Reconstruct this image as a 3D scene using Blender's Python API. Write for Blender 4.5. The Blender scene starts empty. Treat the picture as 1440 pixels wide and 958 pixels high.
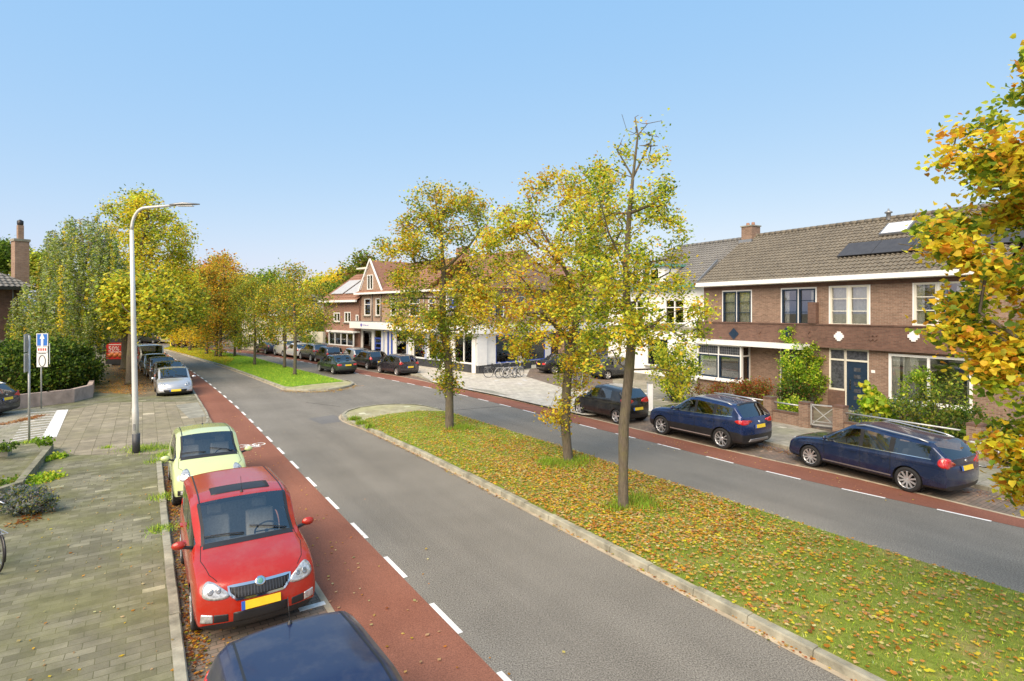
import bpy, bmesh, math, random
import numpy as np
from math import sin, cos, pi, radians, sqrt, atan2
from mathutils import Vector, Matrix
from mathutils.bvhtree import BVHTree
from mathutils.geometry import tessellate_polygon
random.seed(7)
RNG = np.random.default_rng(11)
sc = bpy.context.scene
COL = sc.collection
# ---------------------------------------------------------------- survey helpers
H0, FPX, CH = 437.0, 800.0, 4.7          # eye level row, focal length, eye height of the survey photograph
def G(px, py, z=0.0):
    d = (CH - z) * FPX / (py - H0)
    return ((px - 720) / FPX * d, d, z)
def PD(px, py, d):
    return ((px - 720) / FPX * d, d, CH - (py - H0) / FPX * d)
U = (-.544, .839); N_ = (.839, .544)     # street direction and its right-hand normal
def SR(s, r, z=0.0): return (s * U[0] + r * N_[0], s * U[1] + r * N_[1], z)
# ---------------------------------------------------------------- object helpers
def tag(o, label=None, cat=None, group=None, kind=None):
    if label: o['label'] = label
    if cat: o['category'] = cat
    if group: o['group'] = group
    if kind: o['kind'] = kind
    return o
def empty(name, loc=(0, 0, 0), rz=0.0):
    o = bpy.data.objects.new(name, None); COL.objects.link(o)
    o.location = loc; o.rotation_euler = (0, 0, rz); o.empty_display_size = .3
    return o
def link_mesh(name, me, parent=None):
    o = bpy.data.objects.new(name, me); COL.objects.link(o)
    if parent is not None: o.parent = parent
    return o
def kids(o): return [c for c in list(bpy.data.objects) if c.parent == o]
def copy_tree(o, parent=None):
    c = o.copy(); COL.objects.link(c)
    if parent is not None: c.parent = parent
    for ch in kids(o): copy_tree(ch, c)
    return c
class MB:
    def __init__(s): s.v = []; s.f = []; s.m = []; s.sm = []
    def add(s, vs, fs, m=0, smooth=False):
        b = len(s.v); s.v += [tuple(p) for p in vs]
        for f in fs: s.f.append(tuple(b + i for i in f)); s.m.append(m); s.sm.append(smooth)
    def box(s, x0, x1, y0, y1, z0, z1, m=0):
        s.add([(x0,y0,z0),(x1,y0,z0),(x1,y1,z0),(x0,y1,z0),(x0,y0,z1),(x1,y0,z1),(x1,y1,z1),(x0,y1,z1)],
              [(0,3,2,1),(4,5,6,7),(0,1,5,4),(1,2,6,5),(2,3,7,6),(3,0,4,7)], m)
    def obox(s, c, ax, ay, az, m=0):
        c, ax, ay, az = map(Vector, (c, ax, ay, az)); p = []
        for k in (-1, 1):
            for i, j in ((-1,-1),(1,-1),(1,1),(-1,1)): p.append(c + ax*i + ay*j + az*k)
        s.add(p, [(0,3,2,1),(4,5,6,7),(0,1,5,4),(1,2,6,5),(2,3,7,6),(3,0,4,7)], m)
    def bar(s, a, b, w, h=None, m=0, up=(0,0,1)):
        a, b = Vector(a), Vector(b); d = b - a; L = d.length
        if L < 1e-6: return
        d /= L; u = Vector(up)
        if abs(d.dot(u)) > .98: u = Vector((1,0,0))
        sx = d.cross(u).normalized(); sz = sx.cross(d).normalized()
        s.obox((a+b)/2, d*(L/2), sx*(w/2), sz*((h or w)/2), m)
    def tube(s, pts, rad, n=8, m=0, cap=True, closed=False):
        pts = [Vector(p) for p in pts]; k = len(pts)
        if not hasattr(rad, '__len__'): rad = [rad]*k
        ref = None; rings = []
        for i, p in enumerate(pts):
            if closed: t = pts[(i+1) % k] - pts[i-1]
            else: t = pts[min(i+1,k-1)] - pts[max(i-1,0)]
            t = t.normalized() if t.length > 1e-9 else Vector((0,0,1))
            if ref is None: ref = Vector((1,0,0)) if abs(t.x) < .8 else Vector((0,1,0))
            a = (ref - t*ref.dot(t)); a = a.normalized() if a.length > 1e-6 else Vector((0,0,1)).cross(t).normalized()
            b = t.cross(a); ref = a
            rings.append([p + (a*cos(2*pi*j/n) + b*sin(2*pi*j/n))*rad[i] for j in range(n)])
        vs = [q for r in rings for q in r]; fs = []
        for i in range(k if closed else k-1):
            i2 = (i+1) % k
            for j in range(n):
                j2 = (j+1) % n; fs.append((i*n+j, i*n+j2, i2*n+j2, i2*n+j))
        if cap and not closed: fs.append(tuple(range(n-1,-1,-1))); fs.append(tuple((k-1)*n+j for j in range(n)))
        s.add(vs, fs, m, True)
    def lathe(s, prof, c=(0,0,0), axis='z', n=24, m=0, smooth=True):
        vs = []; k = len(prof)
        for j in range(n):
            a = 2*pi*j/n
            for r, h in prof:
                if axis == 'z': q = (r*cos(a), r*sin(a), h)
                elif axis == 'y': q = (r*cos(a), h, r*sin(a))
                else: q = (h, r*cos(a), r*sin(a))
                vs.append((c[0]+q[0], c[1]+q[1], c[2]+q[2]))
        fs = []
        for j in range(n):
            j2 = (j+1) % n
            for i in range(k-1): fs.append((j*k+i, j2*k+i, j2*k+i+1, j*k+i+1))
        s.add(vs, fs, m, smooth)
    def prism(s, poly, z0, z1, m=0, bottom=False):
        poly = [(p[0], p[1]) for p in poly]; n = len(poly)
        tris = tessellate_polygon([[Vector((x, y, 0)) for x, y in poly]])
        vs = [(x, y, z1) for x, y in poly]; fs = []
        for t in tris:
            a, b, c = [Vector(poly[i]) for i in t]
            cr = (b-a).x*(c-a).y - (b-a).y*(c-a).x
            fs.append(tuple(t) if cr > 0 else tuple(reversed(t)))
        if z0 < z1:
            vs += [(x, y, z0) for x, y in poly]
            fs += [(i, (i+1) % n, n+(i+1) % n, n+i) for i in range(n)]
        s.add(vs, fs, m)
    def build(s, name, mats, parent=None, recalc=False, bevel=0, autosmooth=None):
        me = bpy.data.meshes.new(name); me.from_pydata(s.v, [], s.f)
        if not isinstance(mats, (list, tuple)): mats = [mats]
        for m in mats: me.materials.append(m)
        me.polygons.foreach_set('material_index', s.m); me.polygons.foreach_set('use_smooth', s.sm)
        me.update()
        if recalc:
            bm = bmesh.new(); bm.from_mesh(me); bmesh.ops.recalc_face_normals(bm, faces=bm.faces); bm.to_mesh(me); bm.free()
        o = link_mesh(name, me, parent)
        if bevel:
            b = o.modifiers.new('bevel', 'BEVEL'); b.width = bevel; b.segments = 2; b.limit_method = 'ANGLE'
        return o
def text_mesh(txt, size, mat, name, parent=None, depth=.004, align='CENTER'):
    cu = bpy.data.curves.new(name, 'FONT'); cu.body = txt; cu.size = size; cu.extrude = depth
    cu.align_x = align; cu.align_y = 'CENTER'; cu.resolution_u = 3
    t = bpy.data.objects.new(name, cu); COL.objects.link(t)
    bpy.context.view_layer.update()
    me = bpy.data.meshes.new_from_object(t.evaluated_get(bpy.context.evaluated_depsgraph_get()))
    bpy.data.objects.remove(t); me.materials.clear(); me.materials.append(mat)
    return link_mesh(name, me, parent)
# ---------------------------------------------------------------- materials
def new_mat(name):
    m = bpy.data.materials.new(name); m.use_nodes = True
    nt = m.node_tree; return m, nt, nt.nodes['Principled BSDF']
def nd(nt, t, **kw):
    n = nt.nodes.new(t)
    for k, v in kw.items():
        if k in n.inputs.keys(): n.inputs[k].default_value = v
        else: setattr(n, k, v)
    return n
def lk(nt, a, b): nt.links.new(a, b)
def c4(c): return (c[0], c[1], c[2], 1)
def ramp(nt, src, stops):
    r = nd(nt, 'ShaderNodeValToRGB'); e = r.color_ramp.elements
    while len(e) < len(stops): e.new(.5)
    for i, (p, c) in enumerate(stops): e[i].position = p; e[i].color = c4(c) if len(c) == 3 else c
    lk(nt, src, r.inputs[0]); return r.outputs[0]
def mixc(nt, fac, a, b, mode='MIX'):
    m = nd(nt, 'ShaderNodeMix'); m.data_type = 'RGBA'; m.blend_type = mode
    for s, v in ((m.inputs[0], fac), (m.inputs[6], a), (m.inputs[7], b)):
        if hasattr(v, 'type') and hasattr(v, 'is_linked'): lk(nt, v, s)
        elif isinstance(v, (int, float)): s.default_value = v
        else: s.default_value = c4(v)
    return m.outputs[2]
def noise(nt, vec, scale, detail=4, rough=.6):
    n = nd(nt, 'ShaderNodeTexNoise', Scale=scale, Detail=detail, Roughness=rough)
    if vec is not None: lk(nt, vec, n.inputs['Vector'])
    return n.outputs['Fac']
def bump(nt, bs, h, strength=.3, dist=.01):
    b = nd(nt, 'ShaderNodeBump', Strength=strength, Distance=dist); lk(nt, h, b.inputs['Height']); lk(nt, b.outputs[0], bs.inputs['Normal'])
def objco(nt): return nd(nt, 'ShaderNodeTexCoord').outputs['Object']
def simple(name, col, rough=.6, metal=0, var=.15, scale=6, coat=0, spec=.5, bmp=0):
    m, nt, b = new_mat(name); co = objco(nt)
    n = noise(nt, co, scale)
    lk(nt, ramp(nt, n, [(.3, [c*(1-var) for c in col]), (.7, [min(1, c*(1+var)) for c in col])]), b.inputs['Base Color'])
    b.inputs['Roughness'].default_value = rough; b.inputs['Metallic'].default_value = metal
    b.inputs['Coat Weight'].default_value = coat; b.inputs['Coat Roughness'].default_value = .05
    b.inputs['Specular IOR Level'].default_value = spec
    if bmp: bump(nt, b, noise(nt, co, scale*12), bmp, .01)
    return m
def paving(name, cols, mortar, bw, bh, rot=0, off=.5, freq=2, ms=.006, moss=(.16,.17,.07), mossamt=.4, rough=.85, squash=1, scale_n=.35, speck=.25):
    """brick-laid paving with per-stone tone, moss in the joints and worn patches"""
    m, nt, b = new_mat(name); co = objco(nt)
    mp = nd(nt, 'ShaderNodeMapping'); mp.inputs['Rotation'].default_value = (0, 0, rot); lk(nt, co, mp.inputs[0]); v = mp.outputs[0]
    dn = nd(nt, 'ShaderNodeTexNoise', Scale=1.3, Detail=2)
    lk(nt, v, dn.inputs['Vector'])
    va = nd(nt, 'ShaderNodeVectorMath', operation='MULTIPLY_ADD'); lk(nt, dn.outputs['Color'], va.inputs[0]); va.inputs[1].default_value = (.05,.05,0); lk(nt, v, va.inputs[2])
    br = nd(nt, 'ShaderNodeTexBrick'); lk(nt, va.outputs[0], br.inputs['Vector'])
    br.inputs['Scale'].default_value = 1; br.inputs['Brick Width'].default_value = bw; br.inputs['Row Height'].default_value = bh
    br.inputs['Mortar Size'].default_value = ms; br.inputs['Mortar Smooth'].default_value = .3; br.inputs['Bias'].default_value = 0
    br.offset = off; br.offset_frequency = freq
    br.inputs['Color1'].default_value = (0,0,0,1); br.inputs['Color2'].default_value = (1,1,1,1); br.inputs['Mortar'].default_value = (.5,.5,.5,1)
    lt = [min(.6, c*1.75) for c in cols[0]]
    mid = [(a+b_)/2 for a, b_ in zip(*cols)]
    stone = ramp(nt, br.outputs['Color'], [(.05, cols[1]), (.5, mid), (.90, cols[0]), (.97, cols[0]), (.985, lt)])
    stone = mixc(nt, br.outputs['Fac'], stone, mortar)
    # big soft tone change plus moss
    n1 = noise(nt, v, scale_n, 5, .65); n2 = noise(nt, v, 2.2, 6, .7); n3 = noise(nt, v, 60, 3, .7)
    c = mixc(nt, ramp(nt, n1, [(.42, (0,0,0)), (.6, (mossamt*.8,)*3)]), stone, moss)
    c = mixc(nt, .75, c, ramp(nt, n2, [(.25, (.28,.28,.28)), (.5, (.5,.5,.5)), (.75, (.70,.70,.68))]), 'OVERLAY')
    c = mixc(nt, speck, c, ramp(nt, n3, [(.3, (.2,.2,.2)), (.7, (.8,.8,.8))]), 'OVERLAY')
    lk(nt, c, b.inputs['Base Color']); b.inputs['Roughness'].default_value = rough
    b.inputs['Specular IOR Level'].default_value = .25
    bump(nt, b, br.outputs['Fac'], -.5, .006)
    return m
def asphalt(name, col, col2, speck=.5, big=.28, rough=.85):
    m, nt, b = new_mat(name); co = objco(nt)
    n1 = noise(nt, co, .25, 5, .6); n2 = noise(nt, co, 46, 3, .9); n3 = noise(nt, co, 1.5, 6, .7)
    mp0 = nd(nt, 'ShaderNodeMapping'); mp0.inputs['Rotation'].default_value = (0, 0, -atan2(U[1], U[0])); lk(nt, co, mp0.inputs[0]); mp = nd(nt, 'ShaderNodeMapping'); mp.inputs['Scale'].default_value = (.04, 1.1, 1); lk(nt, mp0.outputs[0], mp.inputs[0])
    n4 = noise(nt, mp.outputs[0], 1.0, 4, .6)
    c = ramp(nt, n1, [(.35, col), (.65, col2)])
    c = mixc(nt, big, c, ramp(nt, n4, [(.3, (.3,.3,.3)), (.7, (.72,.72,.72))]), 'OVERLAY')
    c = mixc(nt, .12, c, ramp(nt, n3, [(.3, (.35,.35,.35)), (.7, (.65,.65,.65))]), 'OVERLAY')
    c = mixc(nt, speck, c, ramp(nt, n2, [(.36, (.1,.1,.1)), (.5, (.5,.5,.5)), (.64, (.95,.95,.95))]), 'OVERLAY')
    lk(nt, c, b.inputs['Base Color']); b.inputs['Roughness'].default_value = rough; b.inputs['Specular IOR Level'].default_value = .3
    bump(nt, b, n2, .35, .004)
    return m
def wallbrick(name, c1, c2, mortar, bw=.22, bh=.0625, rough=.85):
    m, nt, b = new_mat(name); co = objco(nt)
    sx = nd(nt, 'ShaderNodeSeparateXYZ'); lk(nt, co, sx.inputs[0])
    ad = nd(nt, 'ShaderNodeMath', operation='ADD'); lk(nt, sx.outputs[0], ad.inputs[0]); lk(nt, sx.outputs[1], ad.inputs[1])
    cb = nd(nt, 'ShaderNodeCombineXYZ'); lk(nt, ad.outputs[0], cb.inputs[0]); lk(nt, sx.outputs[2], cb.inputs[1])
    br = nd(nt, 'ShaderNodeTexBrick'); lk(nt, cb.outputs[0], br.inputs['Vector'])
    br.inputs['Scale'].default_value = 1; br.inputs['Brick Width'].default_value = bw; br.inputs['Row Height'].default_value = bh
    br.inputs['Mortar Size'].default_value = .006; br.inputs['Bias'].default_value = 0; br.inputs['Mortar Smooth'].default_value = .2
    br.inputs['Color1'].default_value = c4(c1); br.inputs['Color2'].default_value = c4(c2); br.inputs['Mortar'].default_value = c4(mortar)
    n = noise(nt, co, .8, 5, .65); n2 = noise(nt, co, 9, 4, .7)
    c = mixc(nt, .45, br.outputs['Color'], ramp(nt, n, [(.3, (.35,.35,.35)), (.7, (.65,.65,.65))]), 'OVERLAY')
    c = mixc(nt, .35, c, ramp(nt, n2, [(.3, (.3,.3,.3)), (.7, (.7,.7,.7))]), 'OVERLAY')
    lk(nt, c, b.inputs['Base Color']); b.inputs['Roughness'].default_value = rough; b.inputs['Specular IOR Level'].default_value = .2
    bump(nt, b, br.outputs['Fac'], -.4, .005)
    return m
def paint(name, col, metal=.35, rough=.28, dirt=.16, coat=.8):
    m, nt, b = new_mat(name); co = objco(nt)
    n = noise(nt, co, 3, 5, .7); fl = noise(nt, co, 900, 1)
    c = mixc(nt, ramp(nt, n, [(.45, (0,0,0)), (.8, (dirt,)*3)]), col, (.30,.28,.24))
    c = mixc(nt, .12, c, ramp(nt, fl, [(.3, (.3,.3,.3)), (.7, (.7,.7,.7))]), 'OVERLAY')
    geo = nd(nt, 'ShaderNodeNewGeometry'); c = mixc(nt, geo.outputs['Backfacing'], c, (.04,.04,.042))
    lk(nt, c, b.inputs['Base Color']); b.inputs['Metallic'].default_value = metal; b.inputs['Roughness'].default_value = rough
    b.inputs['Coat Weight'].default_value = coat; b.inputs['Coat Roughness'].default_value = .06
    return m
def glassmat(name, tint=(.3,.33,.34), refl=1.0, ior=1.5, rmin=.06):
    m = bpy.data.materials.new(name); m.use_nodes = True; nt = m.node_tree; nt.nodes.clear()
    tr = nd(nt, 'ShaderNodeBsdfTransparent'); tr.inputs[0].default_value = c4(tint)
    gl = nd(nt, 'ShaderNodeBsdfGlossy'); gl.inputs['Roughness'].default_value = .02; gl.inputs['Color'].default_value = (refl, refl, refl, 1)
    fr = nd(nt, 'ShaderNodeFresnel'); fr.inputs[0].default_value = ior
    mr = nd(nt, 'ShaderNodeMapRange'); mr.inputs['To Min'].default_value = rmin; mr.inputs['To Max'].default_value = 1.0; lk(nt, fr.outputs[0], mr.inputs[0])
    mx = nd(nt, 'ShaderNodeMixShader'); lk(nt, mr.outputs[0], mx.inputs[0]); lk(nt, tr.outputs[0], mx.inputs[1]); lk(nt, gl.outputs[0], mx.inputs[2])
    out = nd(nt, 'ShaderNodeOutputMaterial'); lk(nt, mx.outputs[0], out.inputs[0])
    return m
def leafmat(name, trans=.35, rough=.5):
    m, nt, b = new_mat(name)
    at = nd(nt, 'ShaderNodeAttribute', attribute_name='Col')
    lk(nt, at.outputs['Color'], b.inputs['Base Color']); b.inputs['Roughness'].default_value = rough; b.inputs['Specular IOR Level'].default_value = .3
    tl = nd(nt, 'ShaderNodeBsdfTranslucent'); lk(nt, at.outputs['Color'], tl.inputs[0])
    mx = nd(nt, 'ShaderNodeMixShader'); mx.inputs[0].default_value = trans
    lk(nt, b.outputs[0], mx.inputs[1]); lk(nt, tl.outputs[0], mx.inputs[2]); lk(nt, mx.outputs[0], nt.nodes['Material Output'].inputs[0])
    return m
def barkmat(name, c1, c2, moss=(.16,.18,.04)):
    m, nt, b = new_mat(name); co = objco(nt)
    mp = nd(nt, 'ShaderNodeMapping'); mp.inputs['Scale'].default_value = (1, 1, .18); lk(nt, co, mp.inputs[0])
    n = noise(nt, mp.outputs[0], 28, 6, .7); n2 = noise(nt, co, 2.5, 4)
    c = ramp(nt, n, [(.35, c1), (.65, c2)])
    c = mixc(nt, ramp(nt, n2, [(.5, (0,0,0)), (.7, (.55,.55,.55))]), c, moss)
    lk(nt, c, b.inputs['Base Color']); b.inputs['Roughness'].default_value = .95; bump(nt, b, n, .8, .02)
    return m
M = {}
M['asphalt'] = asphalt('asphalt', (.168,.155,.132), (.212,.196,.168), .9)
M['red_asphalt'] = asphalt('red_asphalt', (.205,.080,.050), (.265,.112,.072), .4, .25)
RA = -atan2(N_[1], N_[0])
M['sidewalk'] = paving('sidewalk_tiles', (( .235,.222,.155), (.135,.128,.085)), (.10,.098,.052), .34, .17, RA, .5, 2, .006, (.15,.15,.065), .9, scale_n=.6)
M['slabs'] = paving('large_slabs', ((.31,.27,.195), (.235,.205,.145)), (.13,.115,.065), .46, .46, RA, .0, 2, .010, (.22,.20,.11), .5)
M['light_slabs'] = paving('light_slabs', ((.55,.51,.44), (.47,.43,.37)), (.30,.28,.22), .30, .30, RA, .5, 2, .008, (.40,.38,.27), .3)
M['pave_right'] = paving('pavement_tiles', ((.34,.31,.26), (.27,.25,.205)), (.15,.14,.09), .30, .30, RA, .5, 2, .008, (.20,.20,.11), .6)
M['clinker'] = paving('clinker_bricks', ((.23,.165,.13), (.17,.14,.12)), (.085,.075,.06), .20, .10, RA, .5, 2, .008, (.16,.15,.09), .35)
M['kerb'] = simple('kerb_stone', (.29,.275,.21), .9, 0, .4, 3, bmp=.4)
M['gutter'] = simple('gutter_strip', (.42,.35,.25), .9, 0, .3, 2, bmp=.3)
M['roadpaint'] = simple('road_paint', (.78,.77,.74), .7, 0, .12, 14)
M['concrete'] = simple('concrete', (.26,.25,.20), .9, 0, .3, 2, bmp=.3)
M['white'] = simple('white_paint', (.80,.80,.78), .5, 0, .05, 2)
M['cream'] = simple('cream_paint', (.70,.68,.58), .5, 0, .06, 2)
M['render'] = simple('white_render', (.80,.80,.79), .85, 0, .07, 1.2, bmp=.1)
M['creamrender'] = simple('cream_render', (.62,.58,.47), .85, 0, .08, 1.2)
M['navy'] = simple('navy_paint', (.013,.030,.058), .35, 0, .1, 3)
M['shopblue'] = simple('shop_blue', (.05,.10,.42), .4, 0, .1, 3)
M['lavblue'] = simple('pale_blue_paint', (.42,.48,.66), .5, 0, .1, 3)
M['lead'] = simple('lead_glass', (.06,.065,.075), .25, 0, .6, 9)
M['curtain'] = simple('curtain', (.80,.77,.70), .9, 0, .1, 5)
M['brick'] = wallbrick('brown_brick', (.285,.182,.132), (.185,.115,.084), (.30,.26,.205))
M['brick_dark'] = wallbrick('dark_brown_brick', (.165,.092,.068), (.115,.064,.050), (.13,.105,.085))
M['brick_tan'] = wallbrick('tan_brick', (.36,.235,.165), (.27,.165,.115), (.32,.28,.23))
M['brick_red'] = wallbrick('red_brick', (.33,.165,.115), (.24,.115,.085), (.30,.25,.21))
M['plinth'] = simple('dark_plinth', (.045,.048,.055), .5, 0, .3, 4)
def tilemat(name, c1, c2, lich):
    m, nt, b = new_mat(name); co = objco(nt)
    n = noise(nt, co, 3.5, 3, .8); n2 = noise(nt, co, .5, 5); n3 = noise(nt, co, 14, 5, .7)
    c = ramp(nt, n, [(.3, c1), (.7, c2)])
    c = mixc(nt, ramp(nt, n3, [(.52, (0,0,0)), (.66, (.6,.6,.6))]), c, lich)
    c = mixc(nt, .4, c, ramp(nt, n2, [(.3, (.35,.35,.35)), (.7, (.65,.65,.65))]), 'OVERLAY')
    lk(nt, c, b.inputs['Base Color']); b.inputs['Roughness'].default_value = .8
    return m
M['tile'] = tilemat('brown_roof_tile', (.10,.088,.070), (.18,.158,.122), (.27,.25,.19))
M['tile_grey'] = tilemat('grey_roof_tile', (.12,.115,.11), (.19,.185,.175), (.25,.25,.2))
M['tile_red'] = tilemat('red_roof_tile', (.20,.095,.06), (.31,.155,.10), (.30,.22,.14))
M['cabin'] = simple('cabin_plastic', (.16,.16,.155), .7, 0, .1, 5)
M['slat'] = simple('grille_bars', (.09,.09,.095), .35, .5, .1, 5)
M['zinc'] = simple('zinc', (.30,.31,.32), .45, .6, .15, 3)
M['metal'] = simple('galvanised_metal', (.45,.46,.46), .45, .5, .15, 5)
M['post_grey'] = simple('lamp_post_coating', (.62,.62,.59), .5, .2, .1, 4)
M['black'] = simple('black_plastic', (.018,.018,.02), .45, 0, .2, 5)
M['rubber'] = simple('tyre_rubber', (.022,.022,.023), .85, 0, .25, 20)
M['well'] = simple('wheel_well', (.01,.01,.01), .95, 0, .1, 5)
M['alloy'] = simple('alloy', (.62,.63,.64), .3, .7, .08, 5)
M['alloydark'] = simple('dark_alloy', (.30,.30,.31), .35, .6, .1, 5)
M['chrome'] = simple('chrome', (.75,.76,.77), .12, 1, .03, 5)
M['seat'] = simple('seat_cloth', (.50,.48,.43), .9, 0, .2, 30)
M['seatdark'] = simple('dark_seat_cloth', (.05,.05,.052), .9, 0, .2, 30)
M['plate'] = simple('plate_yellow', (.80,.58,.03), .45, 0, .08, 10)
M['plateblue'] = simple('plate_blue', (.03,.12,.50), .45, 0, .05, 10)
M['taillight'] = simple('tail_light', (.55,.012,.012), .12, 0, .2, 12, coat=1)
M['taillight'].node_tree.nodes['Principled BSDF'].inputs['Specular IOR Level'].default_value = .7
M['lamplens'] = simple('head_lamp_lens', (.50,.51,.51), .15, .45, .45, 24, coat=1)
M['lampcore'] = simple('head_lamp_reflector', (.30,.31,.32), .2, .7, .4, 30, coat=1)
M['amber'] = simple('amber_lens', (.75,.28,.04), .2, 0, .1, 10, coat=1)
M['glass_car'] = glassmat('car_glass', (.82,.84,.82), rmin=.11); M['glass_dark'] = glassmat('dark_car_glass', (.22,.24,.25), rmin=.14)
M['glass_house'] = glassmat('house_glass', (.86,.88,.87), rmin=.10)
M['leaf'] = leafmat('leaves', .55); M['grassblade'] = leafmat('grass_blades', .25, .6)
M['bark'] = barkmat('bark', (.075,.062,.045), (.155,.13,.095), (.14,.14,.045))
M['bark_pale'] = barkmat('birch_bark', (.12,.11,.09), (.30,.29,.26), (.12,.13,.06))
M['hedgewood'] = barkmat('shrub_stems', (.06,.05,.035), (.11,.09,.065))
M['solar'] = simple('solar_panel', (.055,.056,.062), .55, 0, .15, 4, coat=0, spec=.3)
M['solar_pale'] = simple('pale_solar_panel', (.42,.42,.42), .5, 0, .1, 4)
M['posterred'] = simple('poster_red', (.55,.035,.03), .4, 0, .08, 3)
M['signblue'] = simple('sign_blue', (.03,.16,.55), .35, 0, .08, 3)
M['signwhite'] = simple('sign_white', (.78,.78,.76), .4, 0, .05, 3)
M['yellow'] = simple('yellow_paint', (.80,.62,.02), .5, 0, .05, 3)
M['green_trim'] = simple('green_trim', (.10,.28,.22), .5, 0, .1, 3)
M['lettering'] = simple('purple_blue_lettering', (.12,.10,.45), .5, 0, .05, 3)
def grassground():
    m, nt, b = new_mat('grass_ground'); co = objco(nt)
    n = noise(nt, co, .9, 6, .7); n2 = noise(nt, co, 14, 5, .8)
    c = ramp(nt, n, [(.3, (.13,.17,.03)), (.5, (.18,.23,.04)), (.68, (.27,.24,.09))])
    c = mixc(nt, .6, c, ramp(nt, n2, [(.3, (.25,.25,.25)), (.7, (.75,.75,.75))]), 'OVERLAY')
    lk(nt, c, b.inputs['Base Color']); b.inputs['Roughness'].default_value = 1; b.inputs['Specular IOR Level'].default_value = .05
    bump(nt, b, n2, .8, .03); return m
M['grass'] = grassground()
M['nose_paving'] = paving('mossy_nose_paving', ((.40,.37,.25), (.33,.30,.19)), (.25,.24,.12), .30, .30, RA, .5, 2, .008, (.34,.34,.14), .6)
M['grass_bright'] = simple('bright_grass', (.16,.30,.03), 1, 0, .35, 3, spec=.05, bmp=.5)
M['earth'] = simple('earth', (.16,.14,.10), 1, 0, .35, .6, spec=.1)
# ---------------------------------------------------------------- world, sun, camera
SUN_EL, SUN_AZ = radians(44), radians(208)    # azimuth clockwise from +Y: behind the camera, a little to the left
w = bpy.data.worlds.new('World'); sc.world = w; w.use_nodes = True; nt = w.node_tree
sky = nt.nodes.new('ShaderNodeTexSky'); sky.sky_type = 'NISHITA'; sky.sun_disc = False
sky.sun_elevation = SUN_EL; sky.sun_rotation = SUN_AZ; sky.air_density = 1.0; sky.dust_density = 1.3; sky.ozone_density = 1.6
hs = nt.nodes.new('ShaderNodeMix'); hs.data_type = 'RGBA'; hs.blend_type = 'MULTIPLY'; hs.inputs[0].default_value = 1; hs.inputs[7].default_value = (.55,.28,.07,1)
ad_ = nt.nodes.new('ShaderNodeMix'); ad_.data_type = 'RGBA'; ad_.blend_type = 'ADD'; ad_.inputs[0].default_value = 1; ad_.inputs[7].default_value = (.095/.15,.262/.15,.50/.15,1)
nt.links.new(sky.outputs[0], hs.inputs[6]); nt.links.new(hs.outputs[2], ad_.inputs[6]); nt.links.new(ad_.outputs[2], nt.nodes['Background'].inputs[0])
nt.nodes['Background'].inputs[1].default_value = .15
sl = bpy.data.lights.new('sun', 'SUN'); sl.energy = 3.4; sl.angle = radians(58); sl.color = (1, .87, .68)
so = bpy.data.objects.new('sun', sl); COL.objects.link(so)
sd = Vector((sin(SUN_AZ)*cos(SUN_EL), cos(SUN_AZ)*cos(SUN_EL), sin(SUN_EL)))
so.rotation_euler = sd.to_track_quat('Z', 'Y').to_euler(); so.location = sd*60
cam = bpy.data.cameras.new('camera'); co_ = bpy.data.objects.new('camera', cam); COL.objects.link(co_)
co_.location = (0, 0, CH); co_.rotation_euler = (radians(90), 0, 0); cam.sensor_width = 36; cam.lens = 20.0
cam.shift_y = -(479 - H0) / 1440; cam.clip_start = .1; cam.clip_end = 3000; sc.camera = co_
sc.view_settings.view_transform = 'Standard'; sc.view_settings.look = 'None'; sc.view_settings.gamma = 1; sc.view_settings.exposure = .8
sc.render.resolution_x = 1024; sc.render.resolution_y = 681
sc.render.engine = 'CYCLES'; sc.cycles.max_bounces = 6; sc.cycles.transparent_max_bounces = 12
# ================================================================ GROUND
def w2(pts, z=0.0): return [G(x, y, z)[:2] for x, y in pts]
def extend(pl, d0=0, d1=0):
    pl = [Vector(p[:2]) for p in pl]
    if d0: pl.insert(0, pl[0] + (pl[0]-pl[1]).normalized()*d0)
    if d1: pl.append(pl[-1] + (pl[-1]-pl[-2]).normalized()*d1)
    return [tuple(p) for p in pl]
def resample(pl, step):
    out = []; L = 0
    for a, b in zip(pl, pl[1:]):
        a, b = Vector(a), Vector(b); n = max(1, int((b-a).length/step))
        for i in range(n): out.append(tuple(a + (b-a)*(i/n)))
    out.append(tuple(pl[-1])); return out
def smooth(pl, it=2):
    for _ in range(it):
        q = [pl[0]]
        for a, b in zip(pl, pl[1:]):
            q.append((a[0]*.75+b[0]*.25, a[1]*.75+b[1]*.25)); q.append((a[0]*.25+b[0]*.75, a[1]*.25+b[1]*.75))
        q.append(pl[-1]); pl = q
    return pl
def offset(pl, d, closed=False):
    """shift a polyline to its left by d"""
    out = []; n = len(pl)
    for i in range(n):
        a = Vector(pl[i-1] if (i or closed) else pl[i]); b = Vector(pl[(i+1) % n] if (i < n-1 or closed) else pl[i])
        t = (b-a).normalized(); out.append((pl[i][0]-t.y*d, pl[i][1]+t.x*d))
    return out
def sheet(name, poly, z, mat, skirt=0, kind='structure'):
    b = MB(); b.prism(poly, z-skirt, z); return tag(b.build(name, mat), kind=kind)
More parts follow.
